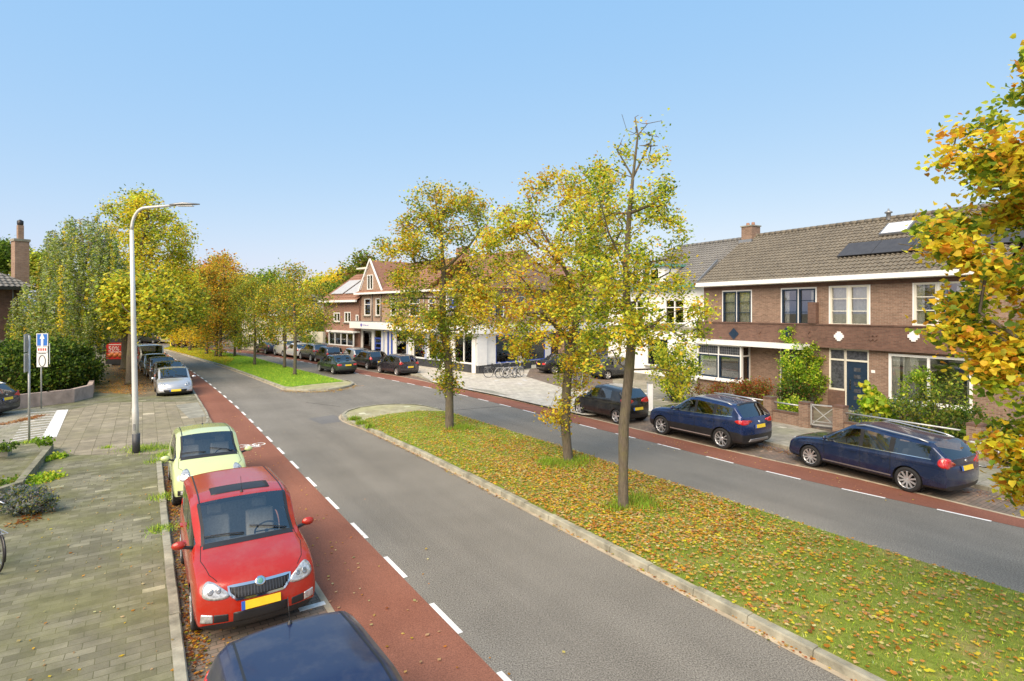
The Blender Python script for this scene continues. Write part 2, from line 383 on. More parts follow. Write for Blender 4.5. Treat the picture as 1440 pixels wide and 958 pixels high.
def kerbrun(name, pl, wd, z0, z1, length=1.0, mat='kerb', jitter=.006, seed=1):
    """row of kerb stones along pl (outer edge), wd to the left"""
    rnd = random.Random(seed); pl = [Vector(p) for p in pl]; acc = [0]
    for a, b in zip(pl, pl[1:]): acc.append(acc[-1]+(b-a).length)
    def at(s):
        for i in range(len(pl)-1):
            if s <= acc[i+1] or i == len(pl)-2:
                t = (pl[i+1]-pl[i]).normalized(); return pl[i]+t*(s-acc[i]), t
    mb = MB(); s = 0
    while s < acc[-1]-.05:
        e = min(s+length, acc[-1]); p, t = at(s+.006); q, t2 = at(e-.006)
        nl = Vector((-t.y, t.x)); nl2 = Vector((-t2.y, t2.x)); dz = rnd.uniform(-1, 1)*jitter; dl = rnd.uniform(-1, 1)*jitter
        k = []
        sg = 1 if wd > 0 else -1
        for (o, zz) in ((0, z0), (.012*sg, z1-.02), (.03*sg, z1), (wd, z1)):
            k.append((*(p+nl*(o+dl)), zz+dz)); k.append((*(q+nl2*(o+dl)), zz+dz))
        mb.add(k, [(0,1,3,2),(2,3,5,4),(4,5,7,6),(0,2,4,6),(7,5,3,1)] if wd > 0 else [(2,3,1,0),(4,5,3,2),(6,7,5,4),(6,4,2,0),(1,3,5,7)])
        s = e
    return tag(mb.build(name, M[mat]), kind='structure')
b = MB(); b.add([(-900,-300,-.03),(900,-300,-.03),(900,1500,-.03),(-900,1500,-.03)], [(0,1,2,3)]); tag(b.build('ground', M['earth']), kind='structure')
# boundaries of the carriageways read from the survey (pixel rows -> ground)
redL_l = extend(w2([(520,958),(297,591),(280,564),(270,549),(260,535),(250,522),(238,508),(226,496)]), 12, 0)
redL_r = extend(w2([(708,958),(437,680),(340,580),(313,556),(298,543.5),(286,534),(275,526.5),(262,517),(250,508.5),(238,500),(228,493)]), 12, 0)
redR_b = extend(w2([(1440,743),(1337,720),(1180,686.5),(1047,655.6),(922,623),(820,598.5),(707,569),(629,550.5),(569,538),(500,525),(460,515.5),(420,507.5),(380,501),(340,496.5),(310,493.5),(290,491)]), 16, 12)
redR_t = extend(w2([(1440,730),(1397,720),(1180,667),(1100,651),(955,618),(820,586),(697.6,557.4),(629,543.6),(580,532.5),(540,526),(496,517.5),(450,508.5),(415,502),(380,496.5),(340,492.5),(310,490)]), 16, 12)
road = smooth(redL_l) + [(-58, 78), (-75, 88), (-90, 92), (-90, 99), (-40, 92)] + smooth(redR_b)[::-1]
sheet('road', road, 0, M['asphalt'])
sheet('cross_street', [(-120, 83), (-53, 76.5), (-38, 80), (-20, 92), (-30, 99), (-60, 90), (-120, 99)], .004, M['clinker'])
sheet('cycle_lane', smooth(redL_l) + smooth(redL_r)[::-1], .004, M['red_asphalt'])
sheet('cycle_lane', smooth(redR_b) + smooth(redR_t)[::-1], .004, M['red_asphalt'])
kL = extend([SR(0, .49)[:2], SR(20.3, .49)[:2]], 12, 0)
park = [SR(-12, .49)[:2], SR(21, .49)[:2], SR(21, 2.35)[:2]]
sheet('parking_strip', [SR(-12, .47)[:2], SR(-12, 2.44)[:2], SR(23, 2.44)[:2], SR(23, .47)[:2]], .002, M['clinker'])
b = MB(); b.bar((*SR(-12, 2.46)[:2], .007), (*SR(21, 2.46)[:2], .007), .1, .006); tag(b.build('edge_strip', M['gutter']), kind='structure')
b = MB()
for s in (9.3, 14.2, 3.9): b.bar((*SR(s, 2.05)[:2], .010), (*SR(s, 2.45)[:2], .010), .12, .006)
tag(b.build('bay_mark', M['roadpaint']), kind='structure')
ps = resample(smooth(redR_t), 2.0)
sheet('parking_strip', smooth(redR_t) + offset(smooth(redR_t), -3.2)[::-1], .002, M['clinker'])
b = MB()
for p, q in zip(ps, ps[1:]): b.bar((*p, .008), (*q, .008), .09, .006)
tag(b.build('edge_strip', M['gutter']), kind='structure')
def dashes(name, pl, anchor_y, length=1.0, period=2.06, wd=.085, side=1, smax=200):
    pl = [Vector(p) for p in pl]; acc = [0]
    for a, c in zip(pl, pl[1:]): acc.append(acc[-1]+(c-a).length)
    def at(s):
        for i in range(len(pl)-1):
            if s <= acc[i+1] or i == len(pl)-2:
                t = (pl[i+1]-pl[i]).normalized(); return pl[i]+t*(s-acc[i]), t
    s0 = 0
    for k in range(2000):
        s0 = k*.02
        if at(s0)[0].y >= anchor_y: break
    s = s0 - int(s0/period)*period; mb = MB()
    while s < acc[-1]-1:
        p, t = at(s); q, t2 = at(s+length); n = Vector((t.y, -t.x))*side*wd/2; n2 = Vector((t2.y, -t2.x))*side*wd/2
        mb.add([(*(p), .0085), (*(p+n*2), .0085), (*(q+n2*2), .0085), (*q, .0085)], [(0,1,2,3) if side > 0 else (3,2,1,0)])
        s += period
    return tag(mb.build(name, M['roadpaint']), kind='structure')
dashes('lane_dashes', smooth(redL_r), 8.25, side=1)
dashes('lane_dashes', smooth(redR_b), 12.7, side=-1)
# asphalt seams and repair patches
b = MB()
pl = [G(x, y)[:2] for x, y in ((380,590),(420,575),(470,568))]
sheet('asphalt_patch', [SR(24.0, 6.2)[:2], SR(25.6, 6.0)[:2], SR(25.9, 7.2)[:2], SR(24.2, 7.3)[:2]], .004, asphalt('patch', (.13,.127,.125), (.17,.166,.16)))
# left pavement
zs = .10
lp = [SR(-12, .36)[:2], SR(20.3, .36)[:2], G(246,636,zs)[:2], G(275,612,zs)[:2], G(299,594,zs)[:2], G(281,565,zs)[:2], G(272,549,zs)[:2], SR(36, -.5)[:2], SR(44, -.9)[:2], SR(55, -2.2)[:2], SR(75, -6)[:2], SR(78, -60)[:2], (-60, -10)]
sheet('pavement', lp, zs, M['sidewalk'], .12)
kerbrun('kerb', [SR(20.9, .49)[:2], SR(-12, .49)[:2]][::-1], .16, 0, zs+.012, 1.0, seed=2)
kr = w2([(238,640),(275,613),(300,594),(281,565),(272,549)], 0)
kerbrun('kerb', smooth(extend(w2([(283,608),(299,593),(281,564),(271,548)]), 0, 0), 2), .12, 0, zs+.012, .8, seed=4)
sheet('slab_crossing', w2([(-60,640),(62,622),(105,640),(243,639),(299,594),(281,565),(150,566),(95,577),(66,616),(-60,640)][1:-1], zs), zs+.004, M['slabs'])
sheet('steel_plate', w2([(247,570),(278,566),(290,586),(266,589)], zs), zs+.008, M['concrete'])
# side street on the left with the hatched ramp
sheet('side_street', [G(64,617,zs)[:2], G(90,576,zs)[:2], G(60,572,zs)[:2], G(-60,590,zs)[:2], (-90, 30), (-90, 20), G(-200,640,zs)[:2], G(-60,634,zs)[:2]], zs+.006, M['pave_right'])
b = MB()
def strip(a, c, wd, z=zs+.011, m=0):
    b.bar((*G(*a, zs)[:2], z), (*G(*c, zs)[:2], z), wd, .005, m)
strip((69,616),(88,577),.42)
for k in range(11):
    t = k/10; strip((16+24*t, 621-40*t), (64+17*t, 613-34*t), .07)
tag(b.build('ramp_stripes', M['roadpaint']), kind='structure')
# medians
def median(outline, grass, kl, seed):
    ol = smooth(outline, 1)
    sheet('median_paving', ol, .10, M['nose_paving'], .1)
    sheet('median_grass', grass, .125, M['grass' if seed == 1 else 'grass_bright'], .03)
    out = offset(smooth(kl, 1), -.15)
    kerbrun('median_kerb', out, .16, 0, .125, 1.0, seed=seed)
    out2 = offset(smooth(kl, 1), -.25)
    mb = MB()
    n = len(out2)
    for i in range(n-1):
        a, c, d_, e = out2[i], out2[(i+1) % n], out[(i+1) % n], out[i]
        mb.add([(*a, .005), (*c, .005), (*d_, .005), (*e, .005)], [(0,1,2,3)])
    tag(mb.build('gutter_strip', M['gutter']), kind='structure')
def gz(pts): return w2(pts, .12)
m1L = [(500, 584.6), (600, 634.4), (700, 684.3), (900, 784), (1249, 958)]
a0 = G(1249, 958, .12); a1 = G(900, 784, .12); dv = (Vector(a0[:2])-Vector(a1[:2])).normalized()
c0 = G(1440, 835, .12); c1 = G(900, 665, .12); dv2 = (Vector(c0[:2])-Vector(c1[:2])).normalized()
endL = tuple(Vector(a0[:2])+dv*22); endR = tuple(Vector(c0[:2])+dv2*26)
# counter-clockwise outline: left kerb downwards (towards the viewer), then back up the right side
outline1 = gz([(483,584),(492,590),(520,599.5),(600,635),(730,699),(900,784),(1249,958)]) + [endL, endR] + gz([(1440,835),(900,665),(789,628),(627,578),(604,571.5),(579,568),(542,568),(508,572),(488,577.5)])
grass1 = gz([(508,596),(600,635.5),(730,699.5),(900,784.5),(1249,958.5)]) + [endL, endR] + gz([(1440,835),(900,665),(789,628),(627,578.4),(588,578),(543,583),(515,589)])
median(outline1, grass1, gz([(617,575),(604,571.5),(579,568),(542,568),(508,572),(488,577.5),(483,584),(492,590),(520,599.5),(600,635),(730,699),(900,784),(1249,958)]) + [endL], 1)
outline2 = gz([(229,490.5),(252,494.6),(274,502),(317.7,514),(361.5,529.5),(395,542),(404,546),(430,548),(471,546),(490,542),(497,537.5),(485,534.5),(449,526.5),(416,518.5),(361,503.5),(318,496),(285,490.5),(260,487.5),(240,487)])
grass2 = gz([(229.5,490.3),(252,494.4),(274,501.8),(317.7,513.7),(361.5,529),(401,543),(412,543.6),(440,540),(483,536.2),(449,527),(416,519),(361,504),(318,496.3),(285,490.7),(260,487.8),(240,487.2)])
median(outline2, grass2, gz([(229,490.5),(252,494.6),(274,502),(317.7,514),(361.5,529.5),(395,542),(404,546),(430,548),(471,546),(490,542),(497,537.5),(485,534.5)]), 3)
# right pavement, kerb and shop forecourt
kR = w2([(1440,703),(1362,684),(1106,632),(1066,622),(914,587),(868,576)], 0)
kR = extend(kR, 16, 0)
fr = w2([(852,577),(838,584.5),(820,584.5),(697.6,556.4),(629,542.8),(607,537.8),(592,531.5),(560,524),(520,514),(480,506),(440,499),(400,493.5),(360,489.5),(320,486.5)], 0)
rp = kR + fr + [(-45, 110), (140, 110), (140, -20)]
sheet('pavement', rp, zs, M['pave_right'], .12)
kerbrun('kerb', kR + fr[:2], -.14, 0, zs+.01, 1.0, seed=8)
kerbrun('kerb', fr[5:10], -.14, 0, zs+.01, 1.0, seed=9)
sheet('forecourt', w2([(836,584),(820,583.5),(697.6,555.6),(629,542),(607,536.8),(585,522),(585,512),(670,526),(735,521),(815,512),(862,520),(857,552),(866,572)], zs), zs+.005, M['light_slabs'])
sheet('side_lane', w2([(862,553),(861,520),(842,505),(800,505),(745,520),(740,530),(790,545)], zs), zs+.010, M['clinker'])
sheet('access_ramp', w2([(655,545),(690,549),(718,557),(690,553)], zs), zs+.010, M['concrete'])
# bicycle symbol on the left red lane
b = MB()
Z8 = .009
def ringm(c, r, w_, n=28, a0=0, a1=2*pi):
    c = Vector(c)
    for i in range(n):
        a, d_ = a0+(a1-a0)*i/n, a0+(a1-a0)*(i+1)/n
        p = [(c.x+cos(a)*(r-w_), c.y+sin(a)*(r-w_), Z8), (c.x+cos(a)*r, c.y+sin(a)*r, Z8), (c.x+cos(d_)*r, c.y+sin(d_)*r, Z8), (c.x+cos(d_)*(r-w_), c.y+sin(d_)*(r-w_), Z8)]
        b.add(p, [(0,1,2,3)])
def pr(px, py): return G(px, py)[:2]
wf, wb = Vector(pr(364, 625)), Vector(pr(341.5, 627.5))
ringm(wf, .22, .05); ringm(wb, .22, .05)
dd = (wf-wb).normalized(); nn = Vector((dd.y, -dd.x))
def bl(p, q, w_=.05): b.bar((p.x, p.y, Z8), (q.x, q.y, Z8), w_, .003)
pc = wb+dd*.42+nn*.02; sdl = wb+dd*.30+nn*.32; hd = wf-dd*.08+nn*.30
bl(wb, pc); bl(wb, sdl+nn*-.08); bl(pc, sdl); bl(pc, hd); bl(sdl, hd); bl(wf, hd+nn*.1); bl(hd+nn*.1-dd*.10, hd+nn*.1+dd*.08); bl(sdl-dd*.09, sdl+dd*.08, .06)
tag(b.build('bicycle_marking', M['roadpaint']), kind='structure')
# shallow expansion joints and tar lines across the road
b = MB()
for a, c in (((640,577),(700,572)),((697,572),(765,574)),((430,566),(478,572))):
    a, c = G(*a)[:2], G(*c)[:2]; b.bar((*a, .005), (*c, .005), .035, .003)
tag(b.build('road_seam', asphalt('tar_seam', (.07,.066,.06), (.09,.085,.08))), kind='structure')
# ================================================================ LEAVES / TREES
def leaf_arrays(C, size, col, flat=0.0, shape='rhomb', rng=RNG, fold=.35, droop=0.0):
    n = len(C); C = np.asarray(C, float); size = np.asarray(size, float) * np.ones(n)
    nr = rng.normal(size=(n, 3)); nr /= np.linalg.norm(nr, axis=1)[:, None]
    if flat: nr = nr*(1-flat); nr[:, 2] = np.abs(nr[:, 2]) + flat; nr /= np.linalg.norm(nr, axis=1)[:, None]
    t = rng.normal(size=(n, 3)); t[:, 2] -= droop
    t -= nr*np.sum(t*nr, 1)[:, None]; t /= np.linalg.norm(t, axis=1)[:, None]
    s = np.cross(nr, t); S = size[:, None]
    if shape == 'rhomb':
        V = np.stack([C-t*S*.5, C+s*S*.36+t*S*.05, C+t*S*.5, C-s*S*.36+t*S*.05], 1); nv = 4
        F = [[0,1,2,3]]
    elif shape == 'blade':
        V = np.stack([C-s*S*.06, C+s*S*.06, C+t*S], 1); nv = 3; F = [[0,1,2]]
    else:
        f = fold*S*.5
        V = np.stack([C-t*S*.42, C+s*S*.42-t*S*.38+nr*f*.8, C+s*S*.46+t*S*.05+nr*f, C+t*S*.55, C-s*S*.46+t*S*.05+nr*f, C-s*S*.42-t*S*.38+nr*f*.8], 1); nv = 6
        F = [[0,1,2,3],[0,3,4,5]]
    return V.reshape(-1, 3), nv, F, np.repeat(np.asarray(col, float), nv, axis=0)
def leaf_object(name, V, nv, F, colv, mat, parent=None):
    n = len(V)//nv; k = len(F); m = len(F[0])
    base = (np.arange(n)*nv)[:, None, None]; idx = (np.array(F)[None]+base).reshape(-1)
    me = bpy.data.meshes.new(name); me.vertices.add(len(V)); me.vertices.foreach_set('co', V.astype(np.float32).ravel())
    me.loops.add(len(idx)); me.loops.foreach_set('vertex_index', idx.astype(np.int32))
    me.polygons.add(n*k); me.polygons.foreach_set('loop_start', (np.arange(n*k)*m).astype(np.int32))
    try: me.polygons.foreach_set('loop_total', np.full(n*k, m, np.int32))
    except Exception: pass
    me.update(calc_edges=True); me.materials.append(mat)
    at = me.color_attributes.new('Col', 'FLOAT_COLOR', 'POINT')
    c = np.ones((len(V), 4), np.float32); c[:, :3] = colv; at.data.foreach_set('color', c.ravel())
    return link_mesh(name, me, parent)
PAL = {
 'yellow': (.92,.74,.06), 'gold': (.86,.58,.045), 'orange': (.66,.30,.035), 'lime': (.60,.68,.07), 'green': (.17,.27,.03), 'dgreen': (.05,.10,.015),
 'olive': (.33,.33,.05), 'brown': (.22,.10,.035), 'sage': (.46,.53,.25), 'ochre': (.74,.52,.15), 'fall': (.80,.36,.09), 'tan': (.64,.43,.21), 'pale': (.78,.65,.32), 'rust': (.36,.11,.03), 'blue': (.13,.19,.15), 'grey': (.28,.28,.27), 'bright': (.26,.44,.025)}
def pick(n, mix, rng, jit=.25):
    ks = list(mix); p = np.array([mix[k] for k in ks], float); p /= p.sum()
    c = np.array([PAL[k] for k in ks])[rng.choice(len(ks), n, p=p)]
    return np.clip(c*(1+rng.normal(size=(n, 1))*jit*.6)*(1+rng.normal(size=(n, 3))*jit*.2), .004, .9)
def inpoly(x, y, poly):
    c = False; n = len(poly); j = n-1
    for i in range(n):
        if (poly[i][1] > y) != (poly[j][1] > y) and x < (poly[j][0]-poly[i][0])*(y-poly[i][1])/(poly[j][1]-poly[i][1])+poly[i][0]: c = not c
        j = i
    return c
def crown_points(poly, d, n, depth, rng, base=None, shell=.0):
    """points through a crown's volume: inside its silhouette at distance d, spread in depth by the crown's own thickness"""
    xs = [p[0] for p in poly]; ys = [p[1] for p in poly]; out = []
    rows = {}
    while len(out) < n:
        x = rng.uniform(min(xs), max(xs)); y = rng.uniform(min(ys), max(ys))
        if not inpoly(x, y, poly): continue
        k = int(y//8)
        if k not in rows:
            inside = [q for q in np.arange(min(xs), max(xs), 4) if inpoly(q, k*8+4, poly)]
            rows[k] = (min(inside), max(inside)) if inside else (x-5, x+5)
        a, c = rows[k]; cx = (a+c)/2; hw = max(6, (c-a)/2)
        dep = min(depth, hw/FPX*d*1.1)*sqrt(max(0, 1-((x-cx)/hw)**2))
        out.append(PD(x, y, d+rng.uniform(-1, 1)*dep))
    return np.array(out)
def grow(clumps, nodes, alpha=.35):
    """attach every clump to the nearest twig, preferring short ways to the root"""
    P = [np.array(p) for p, _, _ in nodes]; par = [q for _, q, _ in nodes]; plen = [l for _, _, l in nodes]
    todo = sorted(range(len(clumps)), key=lambda i: min(np.linalg.norm(clumps[i]-p) for p in P))
    idx = []
    order = []
    for i in todo:
        order.append(i); c = clumps[i]; A = np.array(P); dist = np.linalg.norm(A-c, axis=1)
        cost = dist + alpha*np.array(plen)*.3 + np.maximum(0, A[:, 2]-c[2])*.7
        j = int(np.argmin(cost)); a = P[j]
        mid = (a+c)/2 + np.array([0, 0, -.06*dist[j]]) + RNG.normal(size=3)*.06*dist[j]
        P.append(mid); par.append(j); plen.append(plen[j]+dist[j]/2)
        P.append(c); par.append(len(P)-2); plen.append(plen[j]+dist[j]); idx.append(len(P)-1)
    return P, par, idx, order
def make_tree(name, label, cat, trunk, d, crown, nclump, per, lsize, mix, r0, group=None, limbs=(), depth=2.0, spread=.22, shape='rhomb', seed=1,
              bark='bark', accents=None, rtip=.006, z0=.0, drop=0, flat=0, twigs=True, extra=None, clumpjit=.5, loc=None, sides=7):
    rng = np.random.default_rng(seed)
    tp = [Vector(PD(x, y, d)) for x, y in trunk]
    if loc is None: tp[0].z = z0
    root = empty(name, tp[0]); tag(root, label, cat, group); R0 = tp[0].copy()
    nodes = [(tuple(tp[0]), -1, 0)]; 
    def path(pts, start):
        j = start
        for a, c in zip(pts, pts[1:]):
            n = max(1, int((c-a).length/.5))
            for k in range(1, n+1):
                nodes.append((tuple(a+(c-a)*(k/n)), j, nodes[j][2]+(c-a).length/n)); j = len(nodes)-1
    path(tp, 0); main_n = len(nodes)
    for lm in limbs:
        lp_ = [Vector(PD(x, y, d)) + Vector((0, dy, 0)) for x, y, dy in lm]
        j = min(range(len(nodes)), key=lambda i: (Vector(nodes[i][0])-lp_[0]).length)
        path([Vector(nodes[j][0])]+lp_[1:], j)
    C = crown_points(crown, d, nclump, depth, rng)
    n0 = len(C)
    if extra: C = np.concatenate([C, np.array([PD(x, y, d+rng.uniform(-.3, .3)) for x, y in extra])])
    skel = [(p, q, l) for p, q, l in nodes]
    # only the upper part of the trunk may carry twigs
    zlo = min(C[:, 2]) - .3
    P, par, idx, order = grow(C, [(p, q, l) if p[2] > zlo else (p, q, l+60) for p, q, l in skel])
    cnt = np.zeros(len(P)); 
    for i in idx: 
        j = i
        while j >= 0: cnt[j] += 1; j = par[j]
    mb = MB(); tot = max(1, cnt[0])
    rad = np.maximum(rtip, r0*(np.maximum(cnt, .6)/tot)**.55)
    # trunk as one continuous tube with a root flare
    for i in range(main_n): rad[i] = min(max(rad[i]*.9, r0*(1-.95*(i/main_n)**.85)), r0)*(1+rng.normal()*.035)
    tpts = [Vector(P[i]) for i in range(main_n)]
    tr_r = [float(rad[i]) for i in range(main_n)]; tr_r[0] = r0*1.35
    if main_n > 2: tpts.insert(1, tpts[0].lerp(tpts[1], .35)); tr_r.insert(1, r0*1.02)
    mb.tube([p-R0 for p in tpts], tr_r, sides+3)
    kidsof = {}
    for i in range(1, len(P)): kidsof.setdefault(par[i], []).append(i)
    for i in range(main_n, len(P)):
        a = Vector(P[par[i]])-R0; c = Vector(P[i])-R0
        ra = min(float(rad[par[i]]), float(rad[i])*1.35) if par[i] < main_n else float(rad[par[i]])
        if (c-a).length > .01: mb.tube([a, c], [ra, float(rad[i])], 5 if rad[i] > .02 else 3, cap=False)
    mb.build('trunk', M[bark], root)
    # leaves
    L = []; K = []
    for ci, i in enumerate(idx):
        c = np.array(P[i]); n = max(2, int((per if order[ci] < n0 else per*.16)*rng.uniform(1-clumpjit, 1+clumpjit)))
        mm = dict(mix)
        if accents and rng.random() < accents[0]: mm = accents[1]
        g = rng.normal(size=(n, 3))*np.array([spread, spread, spread*.8])
        if drop: g[:, 2] = -rng.random(n)*drop*rng.uniform(.5, 1.3); g[:, :2] *= .5
        a = np.array(P[par[i]]); tt = rng.random((n, 1))**.6
        L.append(a+(c-a)*tt + g if not drop else c+g); K.append(pick(n, mm, rng)*rng.uniform(.82, 1.15))
    L = np.concatenate(L)-np.array(R0); K = np.clip(np.concatenate(K), .003, .9)
    V, nv, F, cv = leaf_arrays(L, lsize*rng.uniform(.6, 1.3, len(L)), K, flat or .3, shape, rng, droop=.6)
    leaf_object('crown', V, nv, F, cv, M['leaf'], root)
    return root
def shrub(name, label, cat, base, size, n, lsize, mix, group=None, seed=1, box=False, flat=0, clumps=40, spread=.12, stems=True, drop=0, shape='rhomb', accents=None):
    """bush at world position base, size = half extents in x, y and full height"""
    rng = np.random.default_rng(seed); root = empty(name, base); tag(root, label, cat, group)
    sx, sy, sz = size; C = []
    while len(C) < clumps:
        p = rng.uniform(-1, 1, 3)
        if box or np.linalg.norm(p) < 1:
            if np.linalg.norm(p) > .45 or box: C.append((p[0]*sx, p[1]*sy, (p[2]*.5+.5)*sz))
    C = np.array(C)
    if stems:
        mb = MB()
        for c in C[::2]: mb.tube([(c[0]*.15, c[1]*.15, 0), (c[0]*.6, c[1]*.6, c[2]*.6), tuple(c)], [.02, .012, .005], 4, cap=False)
        mb.build('stem', M['hedgewood'], root)
    pk = rng.integers(0, len(C), n); L = C[pk]+rng.normal(size=(n, 3))*spread
    cl = rng.uniform(.75, 1.25, len(C)); L[:, 2] = np.maximum(L[:, 2], .02)
    K = np.clip(pick(n, mix, rng)*cl[pk][:, None], .003, .9)
    V, nv, F, cv = leaf_arrays(L, lsize*rng.uniform(.7, 1.3, n), K, flat, shape, rng)
    leaf_object('foliage', V, nv, F, cv, M['leaf'], root); return root
def scatter_poly(poly, n, z, rng, dens=None):
    xs = [p[0] for p in poly]; ys = [p[1] for p in poly]; out = []
    x0, x1, y0, y1 = min(xs), max(xs), min(ys), max(ys)
    while len(out) < n:
        X = rng.uniform(x0, x1, 4000); Y = rng.uniform(y0, y1, 4000)
        for x, y in zip(X, Y):
            if inpoly(x, y, poly) and (dens is None or rng.random() < dens(x, y)): out.append((x, y, z))
            if len(out) >= n: break
    return np.array(out)
# ================================================================ VEHICLES
def lerp(a, b, t): return a+(b-a)*t
def car_surface(S, lvl):
    """Catmull-Clark body from a cage of cross-sections; returns evaluated verts, faces, material tags"""
    L, W, H = S['L'], S['W'], S['H']; hw = W/2; zb = S.get('zb', .19)
    xc, xr, xb, xt = S['xc'], S['xr'], S['xb'], S['xt']; Hn, Hc = S['Hn'], S['Hc']; Hrr = S.get('Hrr', H-.08); Ht = S['Ht']
    bf, br_ = S['bf'], S['br']; wt = hw - S.get('tumble', .17); fx, rx = S['fx'], S['rx']; He = S.get('He', Ht)
    p1, p2 = S['pb'], S['pc']; g3 = S.get('g3', False)
    def belt(x): return lerp(bf, br_, min(1, max(0, (x-xc)/(xt-xc))))
    nb = S.get('nb', .24)
    st = [(0, 'b', hw*S.get('nw', .90), Hn-.20, Hn-.13, nb, zb+.06), (.16, 'b', hw*.965, Hn-.08, Hn, nb*.6, zb), (.5, 'b', hw*.99, lerp(Hn, bf, .45), lerp(Hn+.03, Hc, .5), nb*.35, zb),
          (max(fx, .62), 'b', hw, lerp(Hn, bf, .8), lerp(Hn, Hc, .78), .12, zb), (xc, 'b', hw, bf, Hc, .13, zb),
          (xr, 'c', hw, belt(xr), H-.035, .07, zb), (p1, 'c', hw, belt(p1), H, 0, zb), (p1+.09, 'c', hw, belt(p1), H, 0, zb),
          (p2, 'c', hw, belt(p2), lerp(H, Hrr, .5), 0, zb), (p2+.10, 'c', hw, belt(p2), lerp(H, Hrr, .55), 0, zb),
          (xb, 'c', hw*.985, belt(xb), Hrr, -.05, zb), (xt, 'r', hw*.97, br_, Ht, -.09, zb+.02)]
    if L-xt > .35: st += [(L-.16, 'b', hw*.95, He-.05, He, -.12, zb+.04)]
    st += [(L-.03, 'b', hw*.90, He-.14, He-.05, -.16, zb+.08)] if L-xt > .35 else [(L-.02, 'b', hw*.93, min(He, Ht)-.22, min(He, Ht)-.14, -.14, zb+.06)]
    st.sort(key=lambda q: 0)
    V = []; K = 11; idx = {}
    for i, (x, kind, w_, zbe, zt, bow, zl) in enumerate(st):
        lo = [(0, zl), (w_*.5, zl), (w_-.14, zl), (w_-.035, zl+.09), (w_, lerp(zl, zbe, .42)), (w_-.012, zbe-.10), (w_-.045, zbe)]
        if kind == 'c': up = [(wt+.055, zt-.105), (wt-.035, zt-.03), (wt*.55, zt+.004), (0, zt+.012)]
        elif kind == 'r': up = [(w_-.075, lerp(zbe, zt, .6)), (w_-.17, zt), (w_*.5, zt+.008), (0, zt+.012)]
        else: up = [(w_-.10, lerp(zbe, zt, .45)), (w_-.21, lerp(zbe, zt, .85)), (w_*.5, zt), (0, zt+.01)]
        ring = lo+up
        for k, (y, z) in enumerate(ring):
            xx = x + bow*(y/hw)**2
            if kind == 'r' and k >= 8: xx = x + bow*(y/hw)**2
            if i == 0: xx += (.05, .05, .05, .02, 0, .03, .05, .07, .09, .09, .09)[k]
            if i == len(st)-1: xx -= (.06, .06, .05, .02, 0, .02, .04, .05, .06, .06, .06)[k]
            for sd_ in (1, -1):
                if y == 0 and sd_ == -1: idx[i, k, -1] = idx[i, k, 1]; continue
                idx[i, k, sd_] = len(V); V.append((xx, y*sd_, z))
    F = []; T = []
    def face(q, t, flip): F.append(tuple(reversed(q)) if flip else tuple(q)); T.append(t)
    n = len(st); glass3 = {}
    for i in range(n-1):
        for k in range(10):
            t = 0
            if k == 6:
                if i == 4: t = 2 if S.get('qglass', True) else 0
                elif i == 5: t = 2
                elif i == 6: t = 5
                elif i == 7: t = 2 if S.get('rearside', True) else 0
                elif i == 8: t = 5 if g3 else 0
                elif i == 9: t = 2 if g3 else 0
            if k >= 8 and i == 4: t = 1
            if k >= 8 and i == 10: t = 3 if S.get('rearglass', True) else 0
            if k <= 2: t = 4
            if k == 3 and S.get('clad'): t = 4
            for sd_ in (1, -1):
                face([idx[i, k, sd_], idx[i+1, k, sd_], idx[i+1, k+1, sd_], idx[i, k+1, sd_]], t, sd_ == -1)
    for e, xo in ((0, 1), (n-1, -1)):     # closing faces: bumper bulge
        rows = []
        for k in range(2, 9):
            a, c = idx[e, k, 1], idx[e, k, -1]; va = V[a]
            bow = st[e][5]; row = [a]
            if k == 2: row += [idx[e, 1, 1], idx[e, 0, 1], idx[e, 1, -1]]
            elif k == 8: row += [idx[e, 9, 1], idx[e, 10, 1], idx[e, 9, -1]]
            else:
                for f in (.55, 0, -.55):
                    row.append(len(V)); V.append((va[0]-bow*(va[1]/hw)**2*(1-f*f) - xo*.0, va[1]*f, va[2]+(.01 if f == 0 else 0)))
            rows.append(row+[c])
        for r0_, r1_ in zip(rows, rows[1:]):
            kk = rows.index(r0_)
            for j in range(4): face([r0_[j], r1_[j], r1_[j+1], r0_[j+1]], 4 if (kk == 0 or (kk == 1 and S.get('clad'))) else 0, e != 0)
    bm = bmesh.new(); vs = [bm.verts.new(v) for v in V]; bm.verts.ensure_lookup_table()
    for f, t in zip(F, T):
        try: q = bm.faces.new([vs[i] for i in f]); q.material_index = t; q.smooth = True
        except ValueError: pass
    cl = bm.edges.layers.float.new('crease_edge'); inv = {v: k for k, v in idx.items()}
    bm.edges.ensure_lookup_table()
    def crease(a, c, val):
        e = bm.edges.get((vs[a], vs[c]))
        if e: e[cl] = max(e[cl], val)
    for sd_ in (1, -1):
        for i in range(n-1):
            if 4 <= i <= 10:
                crease(idx[i,6,sd_], idx[i+1,6,sd_], .7); crease(idx[i,7,sd_], idx[i+1,7,sd_], .75); crease(idx[i,8,sd_], idx[i+1,8,sd_], .5 if i < 10 else .7)
            elif i < 4: crease(idx[i,6,sd_], idx[i+1,6,sd_], .35); crease(idx[i,8,sd_], idx[i+1,8,sd_], .25)
            crease(idx[i,3,sd_], idx[i+1,3,sd_], .5)
            crease(idx[i,5,sd_], idx[i+1,5,sd_], S.get('crease', .25))
        for i in (4, 5, 10, 11):
            for k in (7, 8, 9): crease(idx[i,k,sd_], idx[i,k+1,sd_], .75)
        for i in (5, 6, 7, 8, 9, 10): crease(idx[i,6,sd_], idx[i,7,sd_], .85)
    me = bpy.data.meshes.new('cage'); bm.normal_update(); bmesh.ops.recalc_face_normals(bm, faces=bm.faces); bm.to_mesh(me); bm.free()
